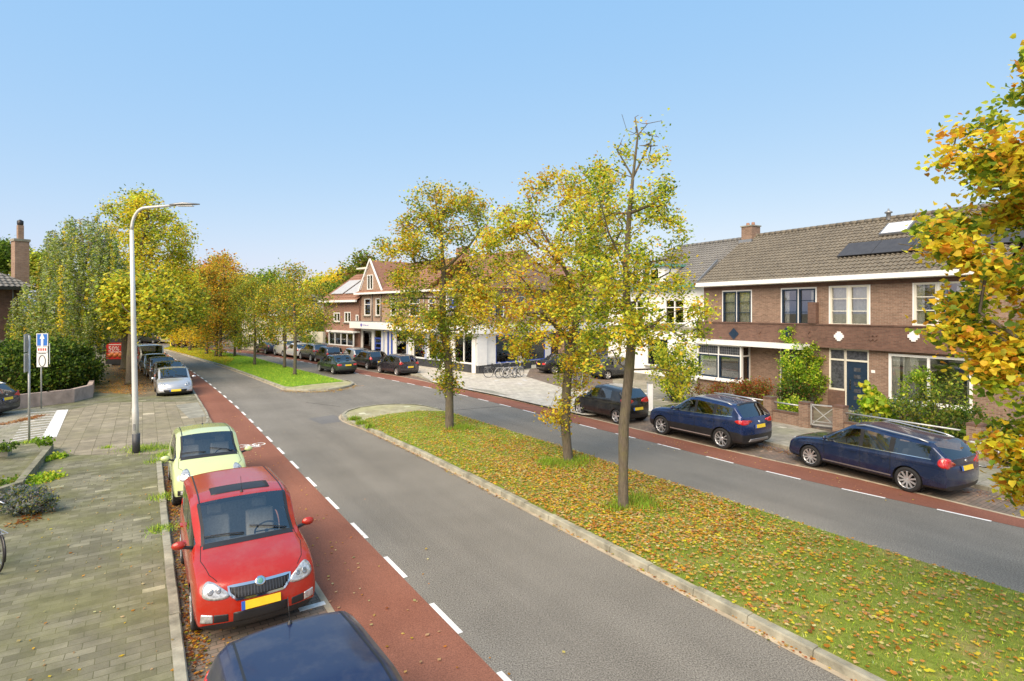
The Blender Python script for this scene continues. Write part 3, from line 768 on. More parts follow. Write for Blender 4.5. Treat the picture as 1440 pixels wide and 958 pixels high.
    for _ in range(6): me.materials.append(M['black'])
    o = bpy.data.objects.new('cage', me); COL.objects.link(o)
    m = o.modifiers.new('s', 'SUBSURF'); m.levels = m.render_levels = lvl
    bpy.context.view_layer.update()
    ev = o.evaluated_get(bpy.context.evaluated_depsgraph_get()).to_mesh()
    V = [v.co.copy() for v in ev.vertices]; F = [tuple(p.vertices) for p in ev.polygons]; T = [p.material_index for p in ev.polygons]
    bpy.data.objects.remove(o)
    return V, F, T
def cut_arches(V, F, T, S):
    hw = S['W']/2; R = S['R']*1.13; keep = []
    wc = [(S['fx'], S['R']), (S['rx'], S['R'])]
    def inside(p, e=0):
        if abs(p.y) < hw-.30: return None
        for c in wc:
            if (p.x-c[0])**2+(p.z-c[1])**2 < (R-e)**2: return c
        return None
    flag = [inside(p) for p in V]
    for f, t in zip(F, T):
        if all(flag[i] for i in f): continue
        keep.append((f, t))
    for f, t in keep:
        for i in f:
            if flag[i]:
                c = flag[i]; dx, dz = V[i].x-c[0], V[i].z-c[1]; l = sqrt(dx*dx+dz*dz) or 1
                V[i].x = c[0]+dx/l*R; V[i].z = c[1]+dz/l*R
    return V, [k[0] for k in keep], [k[1] for k in keep]
def submesh(name, V, F, mats, mi, parent):
    used = sorted({i for f in F for i in f}); mp = {u: i for i, u in enumerate(used)}
    me = bpy.data.meshes.new(name); me.from_pydata([tuple(V[u]) for u in used], [], [[mp[i] for i in f] for f in F])
    for m in mats: me.materials.append(m)
    me.polygons.foreach_set('material_index', mi); me.polygons.foreach_set('use_smooth', [True]*len(F)); me.update()
    return link_mesh(name, me, parent)
class Proj:
    def __init__(s, V, F, S): s.b = BVHTree.FromPolygons(V, F); s.S = S
    def hit(s, ax, a, c):
        L = s.S['L']
        if ax == 'f': h = s.b.ray_cast(Vector((-2, a, c)), Vector((1, 0, 0)))
        elif ax == 'r': h = s.b.ray_cast(Vector((L+2, a, c)), Vector((-1, 0, 0)))
        elif ax == 'l': h = s.b.ray_cast(Vector((a, 3, c)), Vector((0, -1, 0)))
        elif ax == 'R': h = s.b.ray_cast(Vector((a, -3, c)), Vector((0, 1, 0)))
        elif ax == 'fl': h = s.b.ray_cast(Vector((-2, a+1.0, c)), Vector((1, -.5, 0)).normalized())
        elif ax == 'fr': h = s.b.ray_cast(Vector((-2, a-1.0, c)), Vector((1, .5, 0)).normalized())
        else: h = s.b.ray_cast(Vector((a, c, 4)), Vector((0, 0, -1)))
        if h[0] is None: return None, None
        n = h[1]; o = {'f': (-1,0,0), 'r': (1,0,0), 'l': (0,1,0), 'R': (0,-1,0), 't': (0,0,1), 'fl': (-1,.5,0), 'fr': (-1,-.5,0)}[ax]
        if n.dot(Vector(o)) < 0: n = -n
        return h[0], n
    def patch(s, mb, ax, outline, off=.008, m=0, rnd=2, rings=(0, .4, .75, 1.0)):
        pl = [Vector(p) for p in outline]
        if rnd == 1:
            q = []
            for i in range(len(pl)): a, c = pl[i], pl[(i+1) % len(pl)]; q += [a.lerp(c, t) for t in (0, .18, .5, .82)]
            pl = q
        for _ in range(rnd):
            q = []
            for i in range(len(pl)): a, c = pl[i], pl[(i+1) % len(pl)]; q += [a.lerp(c, .25), a.lerp(c, .75)]
            pl = q
        if rnd == 0:
            q = []
            for i in range(len(pl)):
                a, c = pl[i], pl[(i+1) % len(pl)]
                q += [a.lerp(c, t/4) for t in range(4)]
            pl = q
        ct = sum(pl, Vector((0, 0)))/len(pl); vs = []; n = len(pl); last = None
        for ri, r in enumerate(rings):
            for p in pl:
                q = ct.lerp(p, r); h, nn_ = s.hit(ax, q.x, q.y)
                if h is None: h, nn_ = last if last else (Vector((0,0,-5)), Vector((0,0,1)))
                last = (h, nn_); vs.append(h+nn_*(off*(1 if r < .9 else .8)))
        for j in range(n): vs.append(vs[(len(rings)-1)*n+j] - Vector((0,0,0)) - (s.hit(ax, pl[j].x, pl[j].y)[1] or Vector((0,0,1)))*(off+.01))
        fs = [(i*n+j, i*n+(j+1) % n, (i+1)*n+(j+1) % n, (i+1)*n+j) for i in range(len(rings)) for j in range(n)]
        mb.add(vs, fs, m, True)
    def ribbon(s, mb, ax, pts, wd=.010, off=.0025, m=0):
        pl = []
        for a, c in zip(pts, pts[1:]):
            a, c = Vector(a), Vector(c); k = max(1, int((c-a).length/.06)); pl += [a.lerp(c, i/k) for i in range(k)]
        pl.append(Vector(pts[-1])); vs = []
        for i, p in enumerate(pl):
            t = (pl[min(i+1, len(pl)-1)]-pl[max(i-1, 0)]).normalized(); nr = Vector((-t.y, t.x))*wd/2
            for q in (p+nr, p-nr):
                h, nn_ = s.hit(ax, q.x, q.y)
                if h is None: return
                vs.append(h+nn_*off)
        mb.add(vs, [(2*i, 2*i+1, 2*i+3, 2*i+2) for i in range(len(pl)-1)], m, True)
def mk_wheel(root, x, y, R, side, style, hero):
    n = 32 if hero else 16; w_ = .20
    t = MB(); yo = w_/2
    t.lathe([(R*.66, -yo*.8), (R*.72, -yo), (R*.93, -yo), (R*.985, -yo*.8), (R, -yo*.5), (R, yo*.5), (R*.985, yo*.8), (R*.93, yo), (R*.72, yo), (R*.66, yo*.8)], axis='y', n=n)
    wl = empty('wheel', (x, y, R)); wl.parent = root
    t.build('tyre', M['rubber'], wl)
    r = MB(); s = side
    r.lathe([(R*.70, s*yo*.98), (R*.665, s*yo*.92), (R*.64, s*yo*.6), (R*.62, -s*yo*.5)], axis='y', n=n, m=0)
    r.lathe([(R*.62, s*yo*.05), (.0, s*yo*.0)], axis='y', n=n, m=1)
    k = {'5': 5, '10': 10, '7': 7, 'cap': 8, 'y5': 5}[style]
    for i in range(k):
        a = 2*pi*i/k+.3; 
        def P(rr, da, yy): return Vector((rr*cos(a+da), s*yy, rr*sin(a+da)))
        if style == 'y5':
            for da in (-.26, .26): r.bar(P(R*.12, 0, yo*.72), P(R*.67, da, yo*.9), .028, .03, 0, up=(0,1,0))
        elif style == 'cap':
            r.bar(P(R*.15, 0, yo*.8), P(R*.66, 0, yo*.88), .055, .02, 0, up=(0,1,0))
        else: r.bar(P(R*.12, 0, yo*.72), P(R*.67, 0, yo*.9), .042 if k > 7 else .07, .03, 0, up=(0,1,0))
    r.lathe([(R*.2, s*yo*.55), (R*.19, s*yo*.8), (R*.05, s*yo*.86), (0, s*yo*.86)], axis='y', n=12, m=0)
    r.build('rim', [M['alloy'], M['well']], wl)
def make_car(name, label, S, pos, fwd, group=None, lvl=2, hero=False, detail=1):
    """pos = ground point under the car's middle, fwd = unit vector of its nose"""
    root = empty(name, (pos[0], pos[1], pos[2] if len(pos) > 2 else 0), atan2(-fwd[1], -fwd[0])); tag(root, label, S.get('cat', 'car'), group)
    L, W, H = S['L'], S['W'], S['H']; hw = W/2; col = S['col']
    pm = paint('paint_'+S['colname'], col, S.get('metal', .3), S.get('rough', .25), coat=S.get('coat', .8)); gl = M[S.get('glass', 'glass_car')]
    V, F, T = car_surface(S, lvl); PJ = Proj(V, F, S)
    V2, F2, T2 = cut_arches([v.copy() for v in V], F, T, S)
    off = Vector((-L/2, 0, 0)); V2 = [v+off for v in V2]
    bi = [i for i, t in enumerate(T2) if t in (0, 4, 5)]
    submesh('body', V2, [F2[i] for i in bi], [pm, M['black']], [0 if T2[i] == 0 else 1 for i in bi], root)
    for tg, nm in ((1, 'windscreen'), (3, 'rear_window')):
        ii = [i for i, t in enumerate(T2) if t == tg]
        if ii: submesh(nm, V2, [F2[i] for i in ii], [gl if tg == 1 else M[S.get('glassr', S.get('glass', 'glass_car'))]], [0]*len(ii), root)
    for sd_ in (1, -1):      # side panes, one mesh per pane
        ii = [i for i, t in enumerate(T2) if t == 2 and V2[F2[i][0]].y*sd_ > 0]
        cuts = [(-9, S['pb']+.05-L/2), (S['pb']+.05-L/2, S['pc']+.06-L/2), (S['pc']+.06-L/2, 9)]
        for a, c in cuts:
            jj = [i for i in ii if a <= sum(V2[q].x for q in F2[i])/len(F2[i]) < c]
            if jj: submesh('side_window', V2, [F2[i] for i in jj], [M[S.get('glassr', S.get('glass', 'glass_car'))] if a > -9 else gl], [0]*len(jj), root)
    def add(nm, mats, fn, parent=root):
        mb = MB(); r_ = fn(mb); 
        if mb.v:
            mb.v = [(v[0]-L/2, v[1], v[2]) for v in mb.v]; return mb.build(nm, mats, parent, recalc=True)
    for x in (S['fx'], S['rx']):
        for sd_ in (1, -1):
            mk_wheel(root, x-L/2, sd_*(hw-.115), S['R'], sd_, S.get('rim', '5'), hero)
    def wells(mb):
        for x in (S['fx'], S['rx']):
            for sd_ in (1, -1):
                R = S['R']*1.135; prof = [(x+R*cos(a), S['R']+R*sin(a)) for a in [(-.35+ i*(pi+.7)/14) for i in range(15)]]
                ya, yc = sd_*(hw-.035), sd_*(hw-.34)
                vs = [(p[0], ya, p[1]) for p in prof]+[(p[0], yc, p[1]) for p in prof]
                mb.add(vs, [(i, i+1, 16+i, 15+i) for i in range(14)]+[tuple(range(15, 30))])
        mb.box(.35, L-.3, -hw+.36, hw-.36, .16, .30)
    add('wheel_arch', M['well'], wells)
    # cabin
    cm = M[S.get('seatmat', 'seatdark')]; xc, xr = S['xc'], S['xr']
    def dash(mb):
        mb.box(xc+.10, xc+.62, -hw+.16, hw-.16, .35, S['bf']-.05)
    add('dashboard', M['cabin'], dash)
    def seat(x, y, w_, h):
        def f(mb):
            mb.obox((x, y, .48), (.25, 0, .02), (0, w_/2, 0), (0, 0, .09)); mb.obox((x+.27, y, .48+h/2), (.07, 0, -.015), (0, w_/2, 0), (.08, 0, h/2)); 
            for yy in ((y,) if w_ < .8 else (y-w_*.3, y+w_*.3)): mb.obox((x+.38, yy, .50+h+.09), (.045, 0, 0), (0, .12, 0), (.01, 0, .085))
        o = add('seat', cm, f)
        if hero: b_ = o.modifiers.new('b', 'BEVEL'); b_.width = .04; b_.segments = 3
    hs_ = min(.62, H-.48-.33)
    if detail: 
        seat(xr+.28, .36, .46, hs_); seat(xr+.28, -.36, .46, hs_)
        if S.get('rearseat', True): seat(xr+1.10, 0, W-.5, hs_*.92)
        def wheel_(mb):
            c = Vector((xc+.70, -.36, S['bf']-.05)); ax = Vector((.35, 0, 1)).normalized(); ax = Vector((1, 0, .45)).normalized(); a = Vector((0, 1, 0)); bb = ax.cross(a)
            pts = [c+(a*cos(t)+bb*sin(t))*.185 for t in [2*pi*i/24 for i in range(24)]]; mb.tube(pts, .014, 6, closed=True)
            for t in (0, pi, pi*1.5): mb.bar(c, c+(a*cos(t)+bb*sin(t))*.18, .03, .015)
            mb.tube([c, c-ax*.3], .03, 8)
        add('steering_wheel', M['black'], wheel_)
    # lights, grille, plates
    if hero and S.get('hoodgap', True):
        def hg(mb):
            for sd_ in (1, -1): PJ.ribbon(mb, 't', [(xc+.13, sd_*(hw-.17)), (xc-.25, sd_*(hw-.14)), (.40, sd_*(hw-.22)), (.20, sd_*(hw-.34))], .009, .002)
        add('bonnet_gap', M['well'], hg)
    for sd_ in (1, -1):
        def hl(mb): PJ.patch(mb, 'f' if not S.get('hlcorner', True) else ('fl' if sd_ > 0 else 'fr'), [(y*sd_, z) for y, z in S['headlight']], .010)
        h = add('headlight', M['lamplens'], hl)
        if hero or detail > 1:
            hc = [(sum(p[0] for p in S['headlight'])/len(S['headlight']), sum(p[1] for p in S['headlight'])/len(S['headlight']))][0]
            def core(mb):
                for dy, r_ in ((-.055, .036), (.06, .045)):
                    PJ.patch(mb, 'f' if not S.get('hlcorner', True) else ('fl' if sd_ > 0 else 'fr'), [((hc[0]+dy+cos(t)*r_)*sd_, hc[1]+.01+sin(t)*r_) for t in [2*pi*i/10 for i in range(10)]], .013, rnd=0)
            add('reflector', M['lampcore'], core, h)
        def tl(mb): PJ.patch(mb, 'r', [(y*sd_, z) for y, z in S['taillight']], .012)
        add('tail_light', M['taillight'], tl)
        if S.get('tailside'):
            def tl2(mb): PJ.patch(mb, 'l' if sd_ > 0 else 'R', S['tailside'], .010)
            add('tail_light', M['taillight'], tl2)
        if S.get('fog'):
            def fg(mb): PJ.patch(mb, 'f', [(y*sd_, z) for y, z in S['fog']], .008, rnd=1)
            add('fog_light', M['lamplens'], fg)
            def fi(mb): PJ.patch(mb, 'f', [(y*sd_, z) for y, z in S['foggrille']], .005, rnd=1)
            add('bumper_intake', M['black'], fi)
        # mirror
        def mir(mb):
            c = Vector((xc+S.get('mx', .32), sd_*(hw+.11), S['bf']+.10)); n1 = 10; prof = []
            for i in range(7):
                t = i/6; r_ = sin(pi*(.08+.84*t)); prof.append((r_, t))
            vs = []
            for r_, t in prof:
                for j in range(n1):
                    a = 2*pi*j/n1; vs.append((c.x-.055+.11*t + 0*cos(a), c.y+cos(a)*.105*r_, c.z+sin(a)*.07*r_))
            fs = [(i*n1+j, i*n1+(j+1) % n1, (i+1)*n1+(j+1) % n1, (i+1)*n1+j) for i in range(6) for j in range(n1)]+[tuple(range(n1)), tuple(6*n1+j for j in range(n1))]
            mb.add(vs, fs, 0, True); mb.bar((c.x, sd_*(hw-.06), S['bf']+.03), (c.x, c.y-sd_*.04, c.z-.03), .06, .035, 1)
        add('mirror', [pm if S.get('mirrorpaint', True) else M['black'], M['black']], mir)
        if hero or detail > 1:
            ax = 'l' if sd_ > 0 else 'R'
            def seams(mb):
                zb = S.get('zb', .19)+.12; bz = lambda x: lerp(S['bf'], S['br'], min(1, max(0, (x-xc)/(S['xt']-xc))))-.015
                x1, x2, x3 = max(xc+.12, S['fx']+S['R']+.12), S['pb']+.045, min(S['rx']-S['R']-.02, S['pc']+.05)
                PJ.ribbon(mb, ax, [(x1-.02, bz(x1)-.01), (x1, .5), (x1+.03, zb)]); PJ.ribbon(mb, ax, [(x2, bz(x2)), (x2, zb)])
                if S.get('doors', 5) == 5: PJ.ribbon(mb, ax, [(S['pc']+.05, bz(S['pc'])), (S['pc']+.05, .72), (x3, .55), (x3-.06, zb)])
                PJ.ribbon(mb, ax, [(x1+.03, zb), (x3-.06, zb)])
            add('door_gap', M['well'], seams)
            if hero and not S.get('rails'):
                def dit(mb): PJ.ribbon(mb, 't', [(xr+.03, sd_*(hw-S.get('tumble', .17)-.075)), (S['xb']-.02, sd_*(hw-S.get('tumble', .17)-.085))], .022, .003)
                add('roof_moulding', M['black'], dit)
            if hero:
                def apl(mb): PJ.ribbon(mb, 't', [(xc+.10, sd_*(hw-.20)), ((xc+xr)/2, sd_*(hw-.155-S.get('tumble', .17)*.45)), (xr+.01, sd_*(hw-S.get('tumble', .17)-.06))], .045, .004)
                add('pillar_trim', M['black'], apl)
            def hnd(mb, hx=None):
                for x in [hx]:
                    h, n_ = PJ.hit(ax, x, S['bf']-.13)
                    if h: mb.obox(h+n_*.012, (.085, 0, 0), (0, .018, 0), (0, 0, .014))
            for hx_ in (S['pb']-.13, S['pc']-.10): add('door_handle', [pm, M['well']], lambda mb: hnd(mb, hx_))
            if S.get('strip'):
                def stp(mb): PJ.ribbon(mb, ax, [(S['fx']+S['R']+.08, S['strip']), (S['rx']-S['R']-.08, S['strip']+.01)], .035, .008)
                add('side_strip', M[S.get('stripmat', 'chrome')], stp)
            if S.get('beltchrome'):
                def bc(mb): PJ.ribbon(mb, ax, [(xc+.15, S['bf']+.0), (S['xb'], lerp(S['bf'], S['br'], .85))], .018, .008)
                add('window_trim', M['chrome'], bc)
        if S.get('rails'):
            def rl(mb):
                yy = sd_*(hw-S.get('tumble', .17)-.02); a, c = xr+.15, S['xb']-.15; pts = []
                for i in range(9):
                    t = i/8; h, n_ = PJ.hit('t', a+(c-a)*t, yy); z = (h.z if h else H)+.05*min(1, 6*t, 6*(1-t))+.005; pts.append((a+(c-a)*t, yy, z))
                mb.tube(pts, .018, 8)
            add('roof_rail', M['alloy'], rl)
    for q in S.get('patches', []):      # ('part name', material, axis, outline, rnd, off)
        def pf(mb): PJ.patch(mb, q[2], q[3], q[5], rnd=q[4])
        add(q[0], M[q[1]] if q[1] != 'paint' else pm, pf)
    def plate(front):
        def f(mb):
            z = S.get('pz', .42) if front else S.get('pzr', .75); h, n_ = PJ.hit('f' if front else 'r', 0.01, z)
            if h is None: return
            sg = -1 if front else 1; n_ = Vector((n_.x, 0, n_.z)).normalized()
            up = Vector((-n_.z, 0, n_.x)) * (1 if n_.x > 0 else -1)
            c = Vector((h.x+sg*.015, 0, z)); mb.obox(c, n_*.008, (0, .26, 0), up*.056)
            mb.obox(c+n_*.002+Vector((0, .237*sg*-1, 0)), n_*.008, (0, .024, 0), up*.0565, 1)
        add('number_plate', [M['plate'], M['plateblue']], f)
    plate(True); plate(False)
    if S.get('grille'):
        def gf(mb): PJ.patch(mb, 'f', S['grille'], .006, 0, 1)
        g = add('grille', M['black'], gf)
        if hero or detail > 1:
            def gs(mb):
                ys = [p[0] for p in S['grille']]; zs_ = [p[1] for p in S['grille']]; n = S.get('gbars', 0)
                for i in range(n):
                    y = lerp(min(ys)+.04, max(ys)-.04, i/(n-1)); PJ.ribbon(mb, 'f', [(y, min(zs_)+.03), (y, max(zs_)-.025)], .012, .016)
            add('grille_slat', M['slat'], gs, g)
            def gr(mb):
                pl = S['grille']+[S['grille'][0]]; PJ.ribbon(mb, 'f', pl, .03, .014)
            if S.get('gring'): add('grille_surround', M['chrome'], gr, g)
    def wip(mb):
        for sd_, x1, y1 in ((1, .02, .62), (1, .02, -.02)):
            pts = []
            for i in range(7):
                t = i/6; h, n_ = PJ.hit('t', xc+.12+.10*t, lerp(y1-.55, y1, t))
                if h: pts.append(h+n_*.02)
            if len(pts) > 2: mb.tube(pts, .010, 4)
    if hero or detail > 1: add('wiper', M['black'], wip)
    if S.get('antenna'):
        def an(mb):
            x = S['antenna']; h, n_ = PJ.hit('t', x, 0); mb.lathe([(.03, h.z-.01), (.018, h.z+.03), (0, h.z+.04)], c=(x, 0, 0), n=8); mb.tube([(x, 0, h.z+.02), (x+.10, 0, h.z+.24)], .004, 5)
        add('antenna', M['black'], an)
    if S.get('cowl', True) and (hero or detail > 1):
        def cw(mb): PJ.ribbon(mb, 't', [(xc+.01+.11*(y/hw)**2, y) for y in [(-hw+.2)+(2*hw-.4)*i/12 for i in range(13)]], .10, .004)
        add('cowl', M['black'], cw)
    return root
HL = [(.80,.62),(.50,.60),(.42,.68),(.60,.76),(.80,.79)]
def spec(**k): return k
hatch = spec(L=3.8, W=1.66, H=1.5, xc=.92, xr=1.60, pb=2.05, pc=2.85, xb=3.35, xt=3.72, Hn=.74, Hc=.98, Hrr=1.40, Ht=1.0, bf=.90, br=.99, fx=.72, rx=3.16, R=.30, tumble=.19,
    glassr='glass_dark', headlight=[(.78,.60),(.50,.60),(.46,.68),(.62,.76),(.80,.80)], taillight=[(.79,.78),(.60,.80),(.62,.98),(.74,1.02)], tailside=[(3.62,.80),(3.52,.84),(3.55,1.0),(3.66,1.0)],
    grille=[(-.30,.60),(.30,.60),(.34,.68),(-.34,.68)], pz=.42, pzr=.62, antenna=3.1, col=(.02,.02,.025), colname='black')
def var(base, **k): d = dict(base); d.update(k); return d
roomster = var(hatch, L=4.2, W=1.70, H=1.60, xc=1.06, xr=1.86, pb=2.25, pc=3.15, xb=3.82, xt=4.14, Hn=.88, Hc=1.08, Hrr=1.55, Ht=1.08, bf=.98, br=1.0, fx=.86, rx=3.48, R=.315, tumble=.13, g3=True,
    headlight=[(.86,.72),(.74,.66),(.52,.655),(.43,.695),(.56,.79),(.72,.87),(.86,.88)], taillight=[(.80,.80),(.66,.80),(.66,1.12),(.78,1.12)], tailside=None,
    grille=[(-.31,.63),(.31,.63),(.40,.72),(.41,.80),(-.41,.80),(-.40,.72)], gbars=19, gring=True, fog=[(.76,.37),(.61,.36),(.61,.47),(.75,.49)], foggrille=[(.60,.36),(.42,.36),(.42,.46),(.60,.47)],
    pz=.545, col=(.40,.018,.005), coat=.5, colname='red', metal=.1, seatmat='seat', antenna=1.99, mirrorpaint=True, nb=.20, nw=.935, rim='7',
    patches=[('bumper_intake', 'black', 'f', [(-.36,.33),(.36,.33),(.36,.47),(-.36,.47)], 1, .005), ('badge', 'chrome', 'f', [(.075*cos(t), .795+.055*sin(t)) for t in [2*pi*i/10 for i in range(10)]], 0, .022),
             ('badge_centre', 'green_trim', 'f', [(.04*cos(t), .795+.035*sin(t)) for t in [2*pi*i/10 for i in range(10)]], 0, .026),
             ('sunroof', 'black', 't', [(2.06,-.46),(2.06,.46),(2.46,.46),(2.46,-.46)], 1, .006)])
R_CARS = 'cars parked along the left kerb'
UF = (-U[0], -U[1])
def rot(v, a): return (v[0]*cos(a)-v[1]*sin(a), v[0]*sin(a)+v[1]*cos(a))
make_car('parked_car', 'red tall hatchback with black sunroof glass, chrome ringed grille and yellow front plate', roomster, SR(10.85, 1.42, .002), UF, R_CARS, 3, True)
lime = var(hatch, L=3.6, W=1.66, H=1.55, xc=.80, xr=1.52, pb=1.95, pc=2.72, xb=3.20, xt=3.52, Hn=.82, Hc=1.06, Hrr=1.46, Ht=1.04, bf=.95, br=1.0, fx=.70, rx=3.10, R=.29, seatmat='seat', col=(.56,.64,.30), colname='lime', metal=0,
    headlight=[(.82,.68),(.60,.64),(.50,.70),(.62,.86),(.80,.92)], grille=[(-.26,.62),(.26,.62),(.30,.68),(-.30,.68)], fog=[(.66,.36),(.52,.36),(.52,.44),(.66,.44)], foggrille=[(.72,.34),(.5,.34),(.5,.46),(.72,.46)], antenna=2.9, glass='glass_car', nb=.22, rim='cap')
make_car('parked_car', 'pale lime green small hatchback parked right behind the red tall hatchback', lime, SR(17.1, 1.40, .002), UF, R_CARS, 3, True)
bluecar = var(hatch, L=4.0, W=1.64, H=1.50, xc=1.0, xr=1.75, pb=2.15, pc=2.95, xb=3.50, xt=3.86, bf=.92, br=1.0, Ht=1.0, fx=.8, rx=3.3, antenna=3.42, col=(.007,.013,.055), colname='dark_blue', metal=.1, rough=.35, coat=.45, tumble=.20)
make_car('parked_car', 'dark blue hatchback cut by the bottom edge of the photo, roof with a short antenna', bluecar, SR(4.85, 1.29, .002), UF, R_CARS, 3, True)
peug = var(hatch, L=4.2, W=1.73, H=1.5, xc=.95, xr=1.80, pb=2.2, pc=3.0, xb=3.6, xt=4.05, Hn=.76, Hc=1.02, fx=.85, rx=3.45, col=(.52,.53,.55), colname='silver', metal=.5, glass='glass_car',
    headlight=[(.84,.66),(.60,.60),(.50,.66),(.66,.78),(.84,.84)], grille=[(-.50,.34),(.50,.34),(.56,.46),(-.56,.46)], rim='cap')
make_car('parked_car', 'silver hatchback at the near end of the far left row of parked cars', peug, SR(37.55, 1.42), rot(UF, .02), R_CARS, 2, False, 2)
dark4 = var(peug, col=(.10,.11,.115), colname='graphite', L=4.1)
grey5 = var(hatch, col=(.22,.24,.26), colname='mid_grey', H=1.48, grille=[(-.3,.36),(.3,.36),(.36,.5),(-.36,.5)])
make_car('parked_car', 'graphite hatchback directly behind the silver hatchback in the left row', dark4, SR(42.1, 1.35), rot(UF, .04), R_CARS, 2)
make_car('parked_car', 'dark grey car, third in the far left row', var(hatch, col=(.045,.048,.052), colname='charcoal'), SR(46.4, 1.1), rot(UF, .08), R_CARS, 2)
make_car('parked_car', 'blue grey hatchback right in front of the white van', var(grey5, col=(.20,.24,.26), colname='blue_grey'), SR(50.2, .75), rot(UF, .10), R_CARS, 2)
van = var(hatch, L=4.5, W=1.78, H=1.95, xc=.80, xr=1.45, pb=2.0, pc=3.2, xb=4.30, xt=4.42, Hn=.95, Hc=1.22, Hrr=1.93, Ht=1.25, bf=1.12, br=1.15, fx=.85, rx=3.65, R=.32, tumble=.11, rearside=False, rearglass=True, col=(.72,.72,.69), colname='white', metal=0,
    headlight=[(.84,.78),(.62,.76),(.60,.92),(.82,.96)], grille=[(-.45,.62),(.45,.62),(.48,.76),(-.48,.76)], antenna=None, tailside=None, cat='van')
make_car('parked_van', 'white van, the tallest and farthest vehicle of the left row', van, SR(54.9, .45), rot(UF, .13), R_CARS, 2)
# ---- right side
G_R = 'cars parked along the right side of the street'
def right_dir(p):
    best = None
    for a, c in zip(redR_t, redR_t[1:]):
        a, c = Vector(a), Vector(c); m = (a+c)/2; d = (m-Vector(p[:2])).length
        if best is None or d < best[0]: best = (d, (c-a).normalized())
    return (best[1].x, best[1].y)
def place_r(px, py, W_, da=0, push=0):
    p = G(px, py); f = right_dir(p); f = rot(f, da); n = (f[1], -f[0]); o = W_/2-.02+push
    return (p[0]+n[0]*o, p[1]+n[1]*o, .002), f
suv = spec(L=4.45, W=1.84, H=1.63, xc=1.22, xr=2.05, pb=2.38, pc=3.18, xb=3.95, xt=4.33, Hn=.90, Hc=1.10, Hrr=1.55, Ht=1.14, bf=1.04, br=1.17, fx=.86, rx=3.53, R=.355, tumble=.22, g3=True, clad=True, zb=.24, crease=.6,
    headlight=[(.86,.76),(.56,.72),(.52,.80),(.82,.88)], taillight=[(.86,.90),(.50,.92),(.50,1.03),(.72,1.08),(.86,1.06)], tailside=[(4.34,.92),(4.05,.98),(4.06,1.06),(4.34,1.08)],
    grille=[(-.34,.62),(.34,.62),(.38,.80),(-.38,.80)], pz=.5, pzr=.84, antenna=None, col=(.013,.034,.125), colname='blue_metallic', metal=.5, glass='glass_car', glassr='glass_dark', rails=True, rim='y5', strip=.36, stripmat='alloy', beltchrome=True,
    patches=[('bumper_skid', 'alloydark', 'r', [(-.55,.34),(.55,.34),(.48,.44),(-.48,.44)], 1, .01), ('badge', 'chrome', 'r', [(.04*cos(t), .98+.04*sin(t)) for t in [2*pi*i/10 for i in range(10)]], 0, .012), ('rear_spoiler', 'black', 't', [(3.90,-.58),(3.90,.58),(3.97,.58),(3.97,-.58)], 1, .012)])
make_car('parked_suv', 'metallic blue sport utility car with silver roof rails and dark rear glass', suv, (*SR(13.65, 17.36)[:2], .002), rot(U, .0), G_R, 3, True)
wagon = spec(L=4.70, W=1.76, H=1.50, xc=1.22, xr=2.08, pb=2.42, pc=3.22, xb=4.22, xt=4.62, Hn=.74, Hc=.96, Hrr=1.37, Ht=1.0, bf=.90, br=.97, fx=.98, rx=3.68, R=.32, tumble=.23, g3=True, crease=.3,
    headlight=[(.84,.62),(.56,.60),(.52,.68),(.70,.76),(.84,.78)], taillight=[(.84,.78),(.62,.78),(.60,1.02),(.80,1.04)], tailside=[(4.60,.78),(4.36,.82),(4.38,1.02),(4.56,1.04)],
    grille=[(-.30,.56),(.30,.56),(.36,.66),(-.36,.66)], pz=.40, pzr=.76, antenna=None, col=(.008,.022,.075), colname='navy', metal=.4, rails=True, rim='10', strip=.33, stripmat='alloydark', beltchrome=True,
    patches=[('badge', 'chrome', 'r', [(.05*cos(t), .93+.035*sin(t)) for t in [2*pi*i/10 for i in range(10)]], 0, .012), ('side_indicator', 'signwhite', 'l', [(1.40,.70),(1.47,.70),(1.47,.74),(1.40,.74)], 1, .01)])
make_car('parked_estate_car', 'dark blue estate car with silver roof rails nearest on the right side of the street', wagon, (*SR(8.05, 17.58)[:2], .002), rot(U, -.09), G_R, 3, True)
pic = var(hatch, L=3.6, W=1.60, H=1.48, xc=.88, xr=1.55, pb=1.95, pc=2.70, xb=3.15, xt=3.50, fx=.66, rx=3.04, R=.29, Hn=.74, Hc=1.0, bf=.92, br=1.04, Ht=1.06, col=(.016,.016,.018), colname='black', metal=.3, rim='5', glass='glass_car', taillight=[(.77,.82),(.62,.84),(.62,1.04),(.74,1.06)], tailside=[(3.52,.82),(3.36,.86),(3.38,1.06),(3.48,1.06)], pzr=.62)
make_car('parked_car', 'small black hatchback with silver wheels parked behind the median tree trunks', pic, (*SR(18.75, 17.28)[:2], .002), U, G_R, 3, True)
yar = var(hatch, L=3.75, W=1.69, col=(.035,.032,.042), colname='dark_aubergine', rim='cap')
p, f = place_r(544.5, 526.6, 1.69); make_car('parked_car', 'dark hatchback nearest to the paved forecourt of the corner shop', yar, p, f, G_R, 2, False, 2)
p, f = place_r(505, 518.3, 1.7, push=.1); make_car('parked_car', 'black hatchback parked between the green saloon and the dark hatchback by the shop', var(hatch, L=3.9, H=1.46, col=(.012,.012,.014), colname='black', glassr='glass_dark'), p, f, G_R, 2)
p, f = place_r(481, 513.8, 1.7, push=.3); make_car('parked_car', 'silver grey hatchback showing its roof above the green saloon', var(hatch, col=(.42,.43,.44), colname='silver', metal=.5), p, f, G_R, 2)
